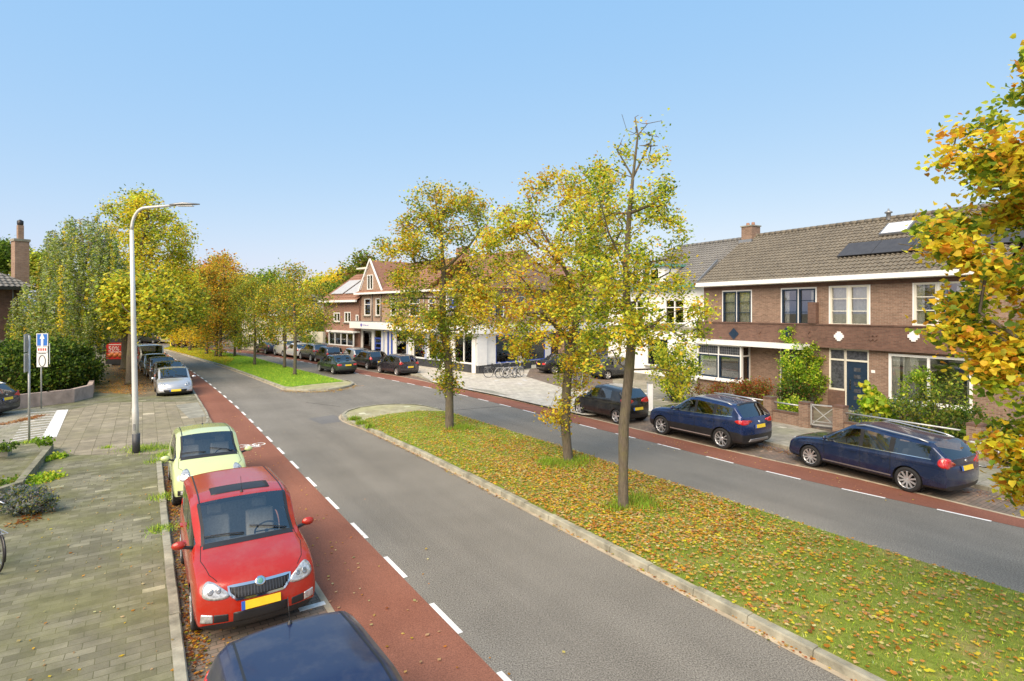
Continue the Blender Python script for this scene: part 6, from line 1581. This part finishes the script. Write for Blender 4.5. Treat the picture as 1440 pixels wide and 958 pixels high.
for i in range(6): m.lathe([(0,-.148),(.18,-.146),(.18,-.136)], c=(-.5+.2*i, 0, Z(500)+.12*(i % 2)), axis='y', n=10)
m.build('poster_picture', simple('poster_orange', (.60,.18,.05), .5), po)
p = G(145.5, 502, .1); r = empty('litter_bin', (p[0], p[1], .1)); tag(r, 'black litter bin on the leaf strewn pavement', 'litter bin')
m = MB(); m.lathe([(0,.25),(.24,.25),(.27,.35),(.27,1.35),(.22,1.4),(0,1.4)], n=14); m.build('bin_body', M['black'], r); m = MB(); m.tube([(0,0,0),(0,0,.3)], .05, 8); m.build('stand', M['metal'], r)
p = G(241.5, 488.5); r = empty('traffic_bollard', (p[0], p[1], 0)); tag(r, 'yellow traffic bollard with a round white sign on the tip of the far median', 'bollard')
m = MB(); m.lathe([(.26,0),(.2,.25),(.14,.9),(0,.92)], n=12); m.build('bollard_body', M['yellow'], r); m = MB(); m.lathe([(0,-.03),(.3,-.03),(.3,.03),(0,.03)], c=(0,0,1.35), axis='y', n=16); m.bar((0,0,.9),(0,0,1.2),.05); m.build('sign', M['signwhite'], r)
for px, py, lb in ((344, 491.5, 'pale street lamp post beside the far pavement beyond the median trees'),(628.5, 520, 'slim sign post before the shop, behind the nearest small median tree')):
    p = G(px, py, .1); r = empty('street_post', (p[0], p[1], .1)); tag(r, lb, 'post'); hh = 4.6 if px < 400 else 6.0
    m = MB(); m.tube([(0,0,0),(0,0,1.2),(0,0,hh)], [.09,.08,.05], 8); m.build('post', M['post_grey'], r)
# white utility post by the garden wall of the white house
p = G(914, 577, .1); r = empty('garden_post', (p[0], p[1], .1)); tag(r, 'white rendered gate post between the black hatchback and the blue sport utility car', 'post')
m = MB(); m.box(-.11,.11,-.11,.11,-.05,1.25); m.build('post', M['render'], r); m = MB(); m.box(-.13,.13,-.13,.13,1.251,1.30); m.build('cap', M['concrete'], r)
A = Vector(p[:2]); Dd = Vector((-.5065,.862)); m = MB(); a = A+Dd*.2; c = A+Dd*2.3
m.bar((a.x,a.y,.45),(c.x,c.y,.45),.2,.8); wo = tag(m.build('garden_wall', M['render']), 'low white garden wall in front of the white house', 'garden wall')
# near left garden edge
A, B_ = G(71, 634, .1), G(26, 690, .1); m = MB(); m.bar((A[0],A[1],.18),(B_[0],B_[1],.18),.16,.28); m.bar((B_[0],B_[1],.18),(B_[0]-.3,B_[1]-2.6,.18),.16,.279)
tag(m.build('garden_edging', simple('mossy_concrete', (.20,.19,.13), .95, 0, .4, 3, bmp=.4)), 'low mossy concrete garden edging beside the near left pavement', 'edging')
A, B_ = G(14, 640, .1), G(-60, 646, .1); m = MB(); m.bar((A[0],A[1],.22),(B_[0],B_[1],.22),.35,.34); tag(m.build('garden_edging', M['concrete']), 'short planted concrete edging cut by the left edge of the photo', 'edging')
# hedge wall
wallp = w2([(-60,585),(66,570),(100,566),(126,559),(129,552)], .1)
m = MB()
for a, c in zip(wallp, wallp[1:]):
    dd_ = (Vector(c)-Vector(a)).normalized()*.1; m.bar((a[0]-dd_.x*0, a[1], .40), (c[0]+dd_.x, c[1]+dd_.y, .40), .22, .72)
tag(m.build('hedge_wall', simple('weathered_wall', (.40,.31,.26), .9, 0, .3, 2, bmp=.3)), 'low weathered pinkish wall below the dark laurel hedge', 'garden wall')
# ================================================================ VEGETATION
LIME = {'yellow':4,'gold':3,'lime':3,'green':1.6,'orange':1.2,'olive':1}
G_M = 'lime trees on the near median'
make_tree('lime_tree', 'tallest thin median tree with a bare twiggy top and yellow green leaves', 'tree', [(876,722),(877,600),(885,520),(888,480),(882,440),(880,380),(885,300),(890,250),(897,190),(893,165)], 13.2,
    [(893,172),(922,195),(932,240),(942,290),(968,330),(980,400),(1000,440),(985,480),(978,540),(955,560),(940,520),(925,470),(905,500),(870,480),(838,530),(815,500),(825,440),(800,400),(795,330),(805,280),(835,235),(872,220),(888,195)], 190, 80, .082,
    {'yellow':5,'lime':4,'gold':1.5,'green':2.0,'orange':.7,'olive':.6}, .128, G_M, [[(882,440,0),(915,400,.4),(955,380,.8),(985,400,1.0)],[(880,400,0),(850,330,-.5),(830,270,-.8)],[(888,480,0),(930,440,-.6),(965,430,-.9),(975,500,-1.1)],[(882,430,0),(850,440,.6),(830,470,.9)],[(885,320,0),(915,290,-.3),(935,260,-.4)],[(890,230,0),(915,200,.1),(922,185,.2)],[(892,210,0),(880,185,-.1),(872,165,-.2)],[(894,185,0),(912,172,.1),(932,168,.1)],[(892,200,0),(905,190,-.1),(925,195,-.1)],[(893,175,0),(898,162,0)],[(890,222,0),(868,208,.1)]], 1.5, .14, extra=[(893,178),(900,172),(885,190),(905,185),(915,200),(922,188),(875,195),(930,172),(884,205),(899,205),(868,210),(925,205),(890,222),(912,218),(880,225),(930,222)], seed=21, accents=(.35, {'green':4,'lime':3,'yellow':1}))
make_tree('lime_tree', 'orange yellow median tree leaning left in the middle of the three', 'tree', [(800,655),(795,600),(797,540),(805,480),(812,440),(800,390),(785,360),(765,330),(750,300)], 17.2,
    [(835,225),(795,240),(748,252),(695,288),(676,330),(690,380),(662,420),(680,470),(720,492),(742,512),(768,475),(790,485),(782,550),(760,575),(765,598),(795,608),(808,585),(812,548),(838,522),(860,490),(872,420),(870,330),(862,240)], 330, 90, .095,
    {'gold':4,'yellow':5,'orange':2.2,'lime':1.8,'olive':.8,'green':.6,'rust':.3}, .15, G_M, [[(812,440,0),(830,360,.5),(838,300,.7),(835,245,.8)],[(800,390,0),(760,380,.8),(715,360,1.2),(690,330,1.4)],[(805,480,0),(760,440,-.9),(710,440,-1.5)],[(812,440,0),(845,440,-.8),(860,470,-1.2)],[(797,540,0),(780,550,-.4),(768,580,-.6)]], 1.9, .165, seed=22, accents=(.3, {'green':3,'lime':3,'olive':2}))
make_tree('lime_tree', 'left median tree with a crooked trunk and a rounded olive yellow crown', 'tree', [(632,607),(632,540),(630,500),(622,460),(622,420),(624,380),(620,330),(612,280)], 22.1,
    [(578,250),(610,255),(655,262),(684,285),(705,320),(695,380),(690,440),(665,470),(640,480),(640,500),(648,540),(630,555),(618,520),(608,490),(590,490),(550,470),(532,430),(548,392),(530,335),(560,328),(577,290)], 260, 100, .108,
    {'gold':3.5,'yellow':3.5,'olive':2.4,'green':1.4,'orange':1.4,'lime':1.2}, .17, G_M, [[(624,380,0),(590,360,.6),(560,345,.9)],[(624,390,0),(660,350,-.6),(685,320,-1)],[(622,430,0),(580,420,-.9),(550,430,-1.2)],[(622,440,0),(655,430,.9),(680,440,1.3)],[(620,330,0),(590,290,.2),(580,262,.3)]], 2.2, .20, seed=23, accents=(.35, {'green':4,'olive':3,'lime':1}))
make_tree('lime_tree', 'large leaved yellow tree filling the right edge of the photo close to the viewer', 'tree', [(1590,1010),(1585,800),(1570,600),(1560,450),(1550,300),(1545,150),(1550,40)], 6.9,
    [(1452,80),(1500,20),(1600,10),(1700,80),(1790,250),(1800,450),(1740,640),(1600,730),(1452,715),(1417,690),(1397,650),(1407,610),(1380,570),(1374,520),(1352,485),(1314,470),(1315,400),(1357,385),(1327,355),(1297,335),(1312,300),(1387,305),(1392,275),(1347,262),(1324,235),(1337,190),(1372,160),(1417,135),(1437,100)], 350, 130, .076,
    {'yellow':6,'gold':4.5,'lime':1.6,'green':2.0,'orange':3}, .16, None, [[(1570,600,0),(1480,520,-.2),(1400,480,-.4),(1330,440,-.5)],[(1560,430,0),(1470,390,.3),(1400,350,.5),(1310,335,.6)],[(1550,300,0),(1460,260,-.3),(1380,230,-.4),(1330,220,-.4)],[(1575,680,0),(1490,680,.2),(1420,650,.3)],[(1550,250,0),(1500,160,.2)]], 1.0, .12, 'heart', seed=24, accents=(.3, {'green':4,'lime':3,'yellow':1}), rtip=.004)
G_F = 'small trees on the far median'
def rnd_crown(cx, cy, rx, ry, seed, n=16, irr=.22):
    rg = random.Random(seed); return [(cx+rx*cos(a)*(1+rg.uniform(-irr, irr)), cy+ry*sin(a)*(1+rg.uniform(-irr, irr))) for a in [2*pi*i/n for i in range(n)]]
OL = {'olive':4.5,'gold':2,'green':3.6,'yellow':.9,'orange':1.1,'lime':1}
fm = [(414.5,527,'nearest of the far median trees, with a flat topped tuft above its crown',(420,425,48,52),OL,400),(400,517,'far median tree just left of and behind the nearest one',(392,432,36,46),OL,400),
 (358,513,'far median tree standing alone with a dark olive crown, third from the near end',(358,440,38,50),{'olive':4,'green':3,'gold':2,'lime':2},410),(330,501,'thin far median tree left of the third one, lime yellow crown',(335,440,28,46),{'lime':3,'yellow':3,'olive':3,'green':2},420),
 (309.5,502,'far median tree, right stem of the close pair',(308,425,30,60),{'gold':3,'olive':3,'orange':2.5,'green':1.5},420),(304,501.5,'far median tree, left stem of the close pair',(292,432,28,52),{'olive':3,'gold':3,'orange':2,'green':2},425),
 (290.5,498,'slim far median tree with two thin trunks side by side in view',(280,445,22,34),{'gold':3,'olive':3,'yellow':2},430),(267,493,'bright golden tree on the leaf covered far end of the median',(268,448,24,34),{'yellow':5,'gold':5,'orange':1.5},440),
 (256,489.8,'golden tree second from the far tip of the median',(252,450,20,28),{'yellow':5,'gold':4,'lime':1},445),(248,488.7,'golden tree at the far tip of the median by the yellow bollard',(243,450,18,26),{'yellow':4,'gold':3,'lime':2},445)]
for i, (bx, by, lb, (cx, cy, rx, ry), mx, ty) in enumerate(fm):
    d = (CH-.12)*FPX/(by-H0); cr = rnd_crown(cx, cy, rx, ry, 100+i)
    if i == 0: cr = [(400,376),(412,370),(428,374),(434,390),(420,400),(448,400),(466,420),(468,448),(450,470),(430,478),(405,470),(388,475),(375,455),(380,425),(395,402),(410,400)]
    make_tree('median_tree', lb, 'tree', [(bx,by),(bx+1,by-40),(bx-1,cy+5),(bx-2,max(ty-20, cy-ry*.5))], d, cr, 80, 105 if i < 4 else 90, .145 if i < 4 else .18, mx, .13 if i < 4 else .16, G_F, [[(bx,cy+8,0),(cx-rx*.6,cy-8,.5)],[(bx,cy+8,0),(cx+rx*.6,cy-8,-.5)]], 3.2, .34 if i < 4 else .45, seed=200+i, z0=.1, sides=5, rtip=.012)
# left side trees
make_tree('lime_tree', 'big golden street tree with a thick trunk behind the street lamp', 'tree', [(181,519),(182,470),(186,420),(190,370),(194,320),(200,280)], 45,
    [(200,266),(222,285),(235,300),(262,325),(262,350),(270,380),(285,400),(290,430),(285,455),(250,462),(215,465),(190,468),(160,465),(150,440),(140,400),(148,350),(150,310),(152,280),(170,285),(180,275)], 380, 95, .20,
    {'yellow':6,'gold':3,'lime':4,'olive':.8,'green':.8}, .55, None, [[(186,430,0),(220,380,1.5),(245,345,2)],[(186,420,0),(160,370,-1.5),(155,310,-2)],[(188,390,0),(215,330,-1),(222,295,-1)],[(184,450,0),(230,430,-2),(265,420,-3)],[(184,450,0),(160,440,2)]], 4.5, .42, seed=31, z0=.1, rtip=.015, accents=(.25, {'green':3,'lime':3,'olive':2}))
make_tree('street_tree', 'second thick trunked street tree hidden mostly by the lamp post', 'tree', [(183,541),(184,505),(186,470),(190,440)], 35.5,
    [(150,400),(190,380),(235,395),(250,430),(238,452),(205,462),(165,460),(145,440)], 110, 60, .24, {'yellow':4,'gold':2,'lime':4,'green':2.5,'olive':2}, .26, None, [[(186,470,0),(215,440,-1),(235,430,-1.5)],[(186,470,0),(165,440,1)]], 2.6, .45, seed=32, z0=.1, rtip=.012)
birch_sil = [(68,322),(80,318),(92,300),(104,297),(120,305),(140,300),(152,312),(168,330),(178,360),(178,390),(165,425),(150,450),(135,475),(122,488),(100,490),(70,490),(30,480),(8,455),(18,420),(45,385),(60,360),(60,335)]
make_tree('weeping_birch', 'grey green weeping birch with hanging curtains of leaves beside the laurel hedge', 'tree', [(100,540),(102,490),(108,440),(112,400),(118,350),(112,310)], 37.5, birch_sil, 780, 80, .135,
    {'sage':5,'olive':2.5,'green':4.5,'lime':2,'blue':1.5}, .26, None, [[(112,400,0),(80,360,1),(70,335,1.4)],[(112,400,0),(145,345,-1),(160,335,-1.5)],[(108,440,0),(60,410,1.5),(30,430,2)],[(108,440,0),(150,410,-1.8)]], 3.6, .15, seed=33, bark='bark_pale', drop=2.3, accents=(.09, {'yellow':3,'gold':2}), z0=.1, rtip=.006)
# dark laurel hedge
for i, (px, py, sx_, sz_, lb) in enumerate(((5,562,2.6,3.0,'dark laurel hedge section at the left edge of the photo'),(48,560,2.4,3.1,'dark laurel hedge section behind the two sign posts'),(88,556,1.7,2.9,'dark glossy laurel bush at the right end of the hedge'),(119,547,.7,1.9,'small dark bush rounding off the hedge beside the leafy pavement'))):
    p = G(px, py, .1); k_ = 1+1.6/p[1]; shrub('laurel_hedge', lb, 'hedge', (p[0]*k_, p[1]*k_, .1), (sx_, 1.3, sz_), 7500 if i < 3 else 3500, .15, {'dgreen':6,'green':3,'olive':.6}, 'dark laurel bushes above the low wall', 40+i, clumps=130, spread=.20)
# background trees
BGT = 'trees behind the houses at the far end'
bg = [(300,95,(302,392,34,32),{'orange':4,'gold':3,'rust':1.5,'olive':1.5},'rusty orange tree crown rising above the far median trees'),(385,100,(385,408,34,24),{'green':4,'bright':2,'olive':2,'lime':1},'green tree crown behind the far median trees'),
 (340,110,(342,412,30,28),{'gold':3,'olive':3,'green':2},'olive gold tree between the orange crown and the green crown'),(478,85,(478,405,22,22),{'yellow':5,'gold':4,'lime':1},'bright yellow tree above the terrace roof'),(450,95,(450,412,26,22),{'yellow':3,'gold':2,'lime':3,'green':1},'yellow green tree left of the bright yellow one above the terrace roof'),
 (510,80,(510,392,30,30),{'olive':4,'brown':2,'green':3},'dull brownish olive tree behind the gable of the corner shop'),(464,75,(462,425,20,22),{'green':4,'olive':3,'lime':1},'green tree below the bright yellow one beside the terrace chimney'),(56,70,(56,380,18,18),{'olive':3,'lime':2,'green':2},'round olive tree behind the left chimney'),
 (8,75,(6,362,24,16),{'green':4,'dgreen':2},'dark green tree behind the roof at the left edge'),(435,78,(434,448,26,34),{'olive':3,'green':3,'brown':1.5},'dark bushy tree behind the ivy wall'),(210,100,(215,440,50,34),{'yellow':4,'lime':3,'gold':2,'green':2},'broad yellow green tree closing the view at the end of the street'),
 (120,80,(130,440,60,50),{'green':3,'lime':3,'yellow':2},'green yellow tree behind the weeping birch'),(800,70,(800,440,60,44),{'olive':3,'green':3,'gold':1},'olive tree closing the side lane beside the shop'),(255,95,(258,410,34,36),{'yellow':4,'gold':3,'orange':1},'golden tree left of the rusty orange crown')]
for i, (bx, d, (cx, cy, rx, ry), mx, lb) in enumerate(bg):
    by = H0+CH*FPX/d; make_tree('background_tree', lb, 'tree', [(bx,by),(bx,cy+ry*.3),(cx,cy-ry*.4)], d, rnd_crown(cx, cy, rx, ry, 300+i, irr=.16), 110, 50, .42, mx, .3, BGT, (), 5, .75, seed=300+i, sides=4, rtip=.03)
# distant wood closing the horizon
rg = np.random.default_rng(77); n = 26000; th = rg.uniform(-1.25, 1.25, n); dist = rg.uniform(120, 165, n)
hh = 5+3*np.sin(th*9)+2*np.sin(th*23+1); C = np.stack([np.sin(th)*dist, np.cos(th)*dist, rg.random(n)**.8*hh], 1)
V, nv, F, cv = leaf_arrays(C, rg.uniform(.9, 1.9, n), pick(n, {'olive':3,'green':3,'gold':1.5,'dgreen':3,'yellow':.8}, rg), 0, 'rhomb', rg)
tag(leaf_object('distant_wood', V, nv, F, cv, M['leaf']), kind='stuff')
# garden plants on the right
def onF(px, off, z=.1): p = FB.A+FB.D*FB.x(px, off)+FB.N*off; return (p.x, p.y, z)
shrub('wisteria', 'bright green climber hanging between the two blue front doors', 'climbing plant', onF(1134, -.5), (1.35, .42, 3.15), 6500, .11, {'bright':5,'green':3,'lime':3,'yellow':.5}, None, 51, clumps=75, spread=.13)
shrub('wisteria', 'thin climber shoot on the brick band above the green climber', 'climbing plant', onF(1109, -.35, 3.05), (.35, .12, .95), 420, .10, {'bright':5,'lime':3}, None, 52, clumps=9, spread=.08, stems=True)
shrub('red_shrub', 'reddish brown shrub row under the white bay window', 'shrub', onF(1025, -2.3), (2.2, .5, .95), 3200, .09, {'rust':4,'brown':3,'olive':2,'green':1}, None, 53, clumps=60)
shrub('red_shrub', 'taller rust coloured shrub at the right end of the bay window', 'shrub', onF(1063, -2.6), (.8, .6, 1.35), 2200, .09, {'rust':4,'brown':2,'green':2}, None, 54, clumps=36)
p = G(958, 566, .1); shrub('ornamental_tree', 'yellow green small tree in front of the white house beside the bay window', 'tree', (p[0]-.2, p[1]+.4, .1), (1.25, 1.0, 3.1), 4200, .13, {'lime':4,'yellow':3,'green':4,'dgreen':1}, None, 55, clumps=60, spread=.18)
shrub('garden_shrub', 'dark evergreen shrub below the green climber', 'shrub', onF(1117, -1.6), (.8, .6, 1.35), 2200, .10, {'dgreen':4,'green':2,'brown':1}, None, 56, clumps=36)
shrub('garden_shrub', 'light green leafy plants inside the low wall left of the gate', 'shrub', onF(1105, -3.6), (.9, .35, .85), 1200, .11, {'lime':4,'bright':3,'green':2}, None, 57, clumps=24)
shrub('garden_shrub', 'fig like shrub with big light green and yellow leaves right of the blue door', 'shrub', onF(1232, -2.6), (.6, .5, 1.75), 700, .24, {'lime':4,'bright':3,'yellow':1.2,'green':1}, None, 58, clumps=26, shape='heart')
shrub('garden_shrub', 'grey green lavender like bush behind the long metal rail', 'shrub', onF(1205, -4.2), (.8, .3, .75), 1200, .09, {'blue':4,'olive':2,'green':1}, None, 59, clumps=24)
shrub('garden_shrub', 'tall airy green shrub in front of the big white framed window', 'shrub', onF(1325, -2.2), (.9, .6, 2.2), 1100, .11, {'green':5,'olive':3,'lime':1,'dgreen':2}, None, 60, clumps=60, spread=.16)
shrub('garden_shrub', 'rounded grey green shrub left of the tall airy one below the big window', 'shrub', onF(1278, -2.4), (.9, .6, 1.4), 2200, .10, {'green':4,'blue':2,'olive':3}, None, 61, clumps=28)
shrub('garden_shrub', 'leafy shrub rising against the left part of the big window', 'shrub', onF(1290, -1.2), (.6, .4, 2.4), 1500, .10, {'bright':2,'green':4,'lime':2}, None, 62, clumps=30)
shrub('garden_shrub', 'dense hedge plant below the right part of the big window', 'shrub', onF(1360, -3.0), (1.0, .6, 1.3), 2200, .10, {'green':4,'dgreen':3,'olive':2}, None, 63, clumps=36)
# plants along the far terrace
for px, py, s_, mx, lb in ((488,500,(2.0,1.2,3.4),{'bright':4,'lime':4,'green':2},'light green round bush at the left corner of the shop'),(455,499,(3.4,1.3,3.6),{'dgreen':3,'green':5,'bright':1},'dark green bush before the brick terrace house'),
    (442,498,(1.8,1,2.3),{'lime':4,'yellow':2,'bright':2},'yellow green bush left of the dark green one'),(432,497,(2.6,.8,5.4),{'dgreen':3,'green':3,'olive':3},'ivy climbing over the cream wall between the terrace houses')):
    p = G(px, py, .1); shrub('front_garden_bush', lb, 'bush', (p[0], p[1]+1.2, .1), s_, 2600, .2, mx, None, int(px), clumps=60, spread=.28)
# near left planting
rg_ = np.random.default_rng(5)
p = G(38, 722, .1); shrub('lavender', 'grey lavender bush at the end of the low concrete edging', 'shrub', (p[0], p[1], .1), (.62, .55, .58), 3400, .055, {'grey':4,'blue':4,'olive':2}, None, 71, clumps=80, spread=.05)
p = G(56, 676, .1); shrub('weeds', 'bright green weeds along the low concrete edging', 'weeds', (p[0]+.1, p[1], .1), (.28, .6, .10), 700, .08, {'bright':5,'lime':3,'yellow':1}, None, 72, clumps=30, spread=.06, stems=False)
p = G(77, 646, .1); shrub('weeds', 'tuft of green weeds at the far tip of the low concrete edging', 'weeds', (p[0], p[1], .1), (.25, .3, .12), 350, .08, {'bright':5,'lime':3}, None, 73, clumps=16, spread=.05, stems=False)
p = G(66, 636, .1); shrub('weeds', 'small leafy plant on top of the edging tip', 'weeds', (p[0]-.1, p[1], .3), (.25, .2, .25), 300, .08, {'bright':3,'green':3}, None, 74, clumps=10, spread=.05, stems=False)
p = G(3, 634, .38); shrub('edging_plant', 'clipped green plant on the short concrete edging at the left edge', 'plant', (p[0]-.4, p[1]+.1, .36), (.6, .2, .2), 600, .08, {'green':4,'dgreen':3}, None, 75, clumps=30, spread=.06, stems=False, box=True)
p = G(5, 690, .1); shrub('weeds', 'green ground plants inside the low concrete edging', 'weeds', (p[0]-.3, p[1]+.3, .1), (.35, .6, .15), 400, .08, {'green':4,'bright':2,'olive':2}, None, 76, clumps=24, spread=.06, stems=False)
def tufts(name, pts, n, size, mix, seed, z=.12, spr=.12):
    rg = np.random.default_rng(seed); C = []
    for (x, y, s_) in pts:
        k = int(n*s_); C.append(np.stack([x+rg.normal(size=k)*spr*s_, y+rg.normal(size=k)*spr*s_, np.full(k, z)], 1))
    C = np.concatenate(C); V, nv, F, cv = leaf_arrays(C, size*rg.uniform(.5, 1.3, len(C)), pick(len(C), mix, rg), 0, 'blade', rg, droop=-3.0)
    return tag(leaf_object(name, V, nv, F, cv, M['grassblade']), kind='stuff')
tufts('grass_tufts', [(*G(px, py, .1)[:2], s_) for px, py, s_ in ((200,631,2.2),(212,632,1.8),(224,648,1.2),(229,700,1.0),(226,745,.9),(150,630,.5),(42,622,1),(231,640,1.2),(246,636,1),(241,630,.8))], 330, .11, {'bright':5,'green':2,'lime':2}, 81, .10, .15)
tufts('grass_tufts', [(*G(px, py, .12)[:2], s_) for px, py, s_ in ((645,604,2),(655,603,1.6),(788,655,2.4),(815,650,2.2),(770,652,1.6),(905,712,2.2),(895,706,1.8),(866,716,1.2),(498,590,1),(508,596,1),(520,601,.8))], 480, .17, {'bright':4,'green':3,'olive':2,'brown':.6}, 82, .12)
# grass blades on the medians
def blades(poly, n, size, mix, seed, dens=None):
    rg = np.random.default_rng(seed); C = scatter_poly(poly, n, .12, rg, dens)
    V, nv, F, cv = leaf_arrays(C, size*rg.uniform(.5, 1.4, n), pick(n, mix, rg), 0, 'blade', rg, droop=-2.2)
    return tag(leaf_object('grass_blades', V, nv, F, cv, M['grassblade']), kind='stuff')
near = [p for p in grass1 if p[1] > 4.0]
gn = w2([(508,596),(600,635.5),(730,699.5),(900,784.5),(1249,958.5),(1440,1050),(1900,1060),(1440,835),(900,665),(789,628),(627,578.4),(588,578),(543,583),(515,589)], .12)
blades(gn, 90000, .055, {'bright':4,'lime':2,'green':3.5,'olive':3,'tan':1.6,'sage':1}, 83)
blades(w2([(508,596),(600,635.5),(660,665),(800,640),(789,628),(627,578.4),(588,578),(543,583)], .12), 26000, .06, {'bright':6,'lime':3}, 85)
blades(grass2, 60000, .10, {'bright':6,'lime':3,'green':2}, 84)
# fallen leaves
def litter(name, P, size, mix, seed, shape='rhomb', jit=.5):
    size = size*1.0
    rg = np.random.default_rng(seed); n = len(P); P = P.copy(); P[:, 2] += rg.random(n)*.02+.004
    V, nv, F, cv = leaf_arrays(P, size*rg.uniform(.45, 1.0, n)*rg.choice([1, 1, 1, 1.35], n), pick(n, mix, rg, .35), .9, shape, rg); V[:, 2] = np.maximum(V[:, 2], np.repeat(P[:, 2], nv)-.012)
    return tag(leaf_object(name, V, nv, F, cv, M['leaf']), kind='stuff')
FALL = {'gold':3,'yellow':2.4,'orange':4,'tan':4,'pale':3.2,'rust':.6,'fall':3,'ochre':3}
t1, t2, t3 = Vector(G(876,722)[:2]), Vector(G(800,655)[:2]), Vector(G(632,607)[:2])
from mathutils import noise as mnoise
def fbm(x, y): return .5+.9*mnoise.fractal(Vector((x, y, 3.3)), 1.0, 2.0, 3)
def dens1(x, y):
    p = Vector((x, y)); v = .13+.9*math.exp(-((p-t2).length/3.0)**2)+.75*math.exp(-((p-t1).length/3.2)**2)+.22*math.exp(-((p-t3).length/3)**2)
    v *= .25+1.1*max(0, fbm(x*.9, y*.9))+.7*max(0, fbm(x*3.1+7, y*3.1)); return min(1, v)
rg = np.random.default_rng(91)
litter('fallen_leaves', scatter_poly(gn, 21000, .145, rg, dens1), .070, FALL, 91, 'heart')
def along(pl, n, wid, z, rg, off=0, clump=.5):
    pl = resample(pl, .5); out = []
    while len(out) < n:
        i = rg.integers(0, len(pl)-1); a, c = Vector(pl[i]), Vector(pl[i+1])
        if rg.random() > clump+(1-clump)*(.5+.5*sin(i*.9+sin(i*.37)*3)): continue
        t = (c-a).normalized() if (c-a).length > 0 else Vector((1,0)); q = a.lerp(c, rg.random())+Vector((-t.y, t.x))*(off+rg.normal()*wid); out.append((q.x, q.y, z))
    return np.array(out)
litter('fallen_leaves', along([SR(-1, .58)[:2], SR(20, .62)[:2]], 4200, .09, .01, rg), .062, {'rust':4,'orange':3,'brown':3,'tan':1.5,'gold':1,'green':1.2}, 92)
litter('fallen_leaves', along([SR(0, 1.1)[:2], SR(9.5, 1.1)[:2]], 260, .35, .01, rg), .07, FALL, 93)
litter('fallen_leaves', along([SR(6, 3.0)[:2], SR(28, 3.0)[:2]], 260, .6, .012, rg, 0, .8), .065, FALL, 94)
litter('fallen_leaves', along([G(x, y)[:2] for x, y in ((490,594),(600,647),(740,719),(900,801),(1230,974))], 650, .045, .012, rg, -.02, .15), .06, {'orange':3,'rust':2,'tan':3,'gold':1,'olive':1}, 95)
litter('fallen_leaves', along([G(x, y, .1)[:2] for x, y in ((1440,703),(1362,684),(1106,632),(1066,622),(914,587))], 900, .14, .012, rg, .12, .3), .07, {'rust':3,'orange':2,'tan':3,'brown':2}, 96)
litter('fallen_leaves', along([G(x, y)[:2] for x, y in ((402,549),(430,552),(471,550),(496,542))], 900, .25, .012, rg, -.1), .09, {'orange':2,'rust':2,'tan':3,'gold':3}, 97)
litter('fallen_leaves', along([G(x, y)[:2] for x, y in ((1300,700),(1100,660),(900,615))], 120, .5, .012, rg, 0, .8), .06, FALL, 98)
wk = w2([(131,552),(150,553),(170,554),(200,556),(222,548),(212,530),(200,512),(192,500),(150,500),(146,515),(138,535)], .1)
litter('fallen_leaves', scatter_poly(wk, 15000, .105, rg, lambda x, y: .25+.75*(.5+.5*sin(x*1.5+y*.9))), .10, {'fall':7,'orange':2,'gold':2,'tan':2}, 99)
wk2 = w2([(150,500),(192,500),(190,488),(165,488)], .1); litter('fallen_leaves', scatter_poly(wk2, 5000, .105, rg), .16, {'fall':4,'gold':4,'tan':1}, 100)
fm2 = w2([(240,488),(229.5,490.3),(274,501.8),(317.7,513.7),(330,505),(300,495),(270,489)], .12); litter('fallen_leaves', scatter_poly(fm2, 9000, .14, rg), .20, {'gold':4,'yellow':4,'orange':1.5}, 101)
litter('fallen_leaves', scatter_poly(w2([(0,1000),(250,1000),(225,660),(60,660)], .1), 170, .105, rg), .06, {'pale':3,'gold':2,'orange':1,'tan':3}, 102)
litter('fallen_leaves', along([G(x, y, .1)[:2] for x, y in ((0,598),(30,592),(60,584))], 700, .15, .12, rg), .09, {'rust':3,'orange':3,'tan':1}, 103)
litter('fallen_leaves', along([G(x, y, .1)[:2] for x, y in ((10,742),(48,728),(60,690))], 500, .16, .105, rg), .07, {'rust':3,'brown':3,'orange':2,'green':1}, 104)
for m_ in list(bpy.data.meshes):
    if m_.users == 0: bpy.data.meshes.remove(m_)
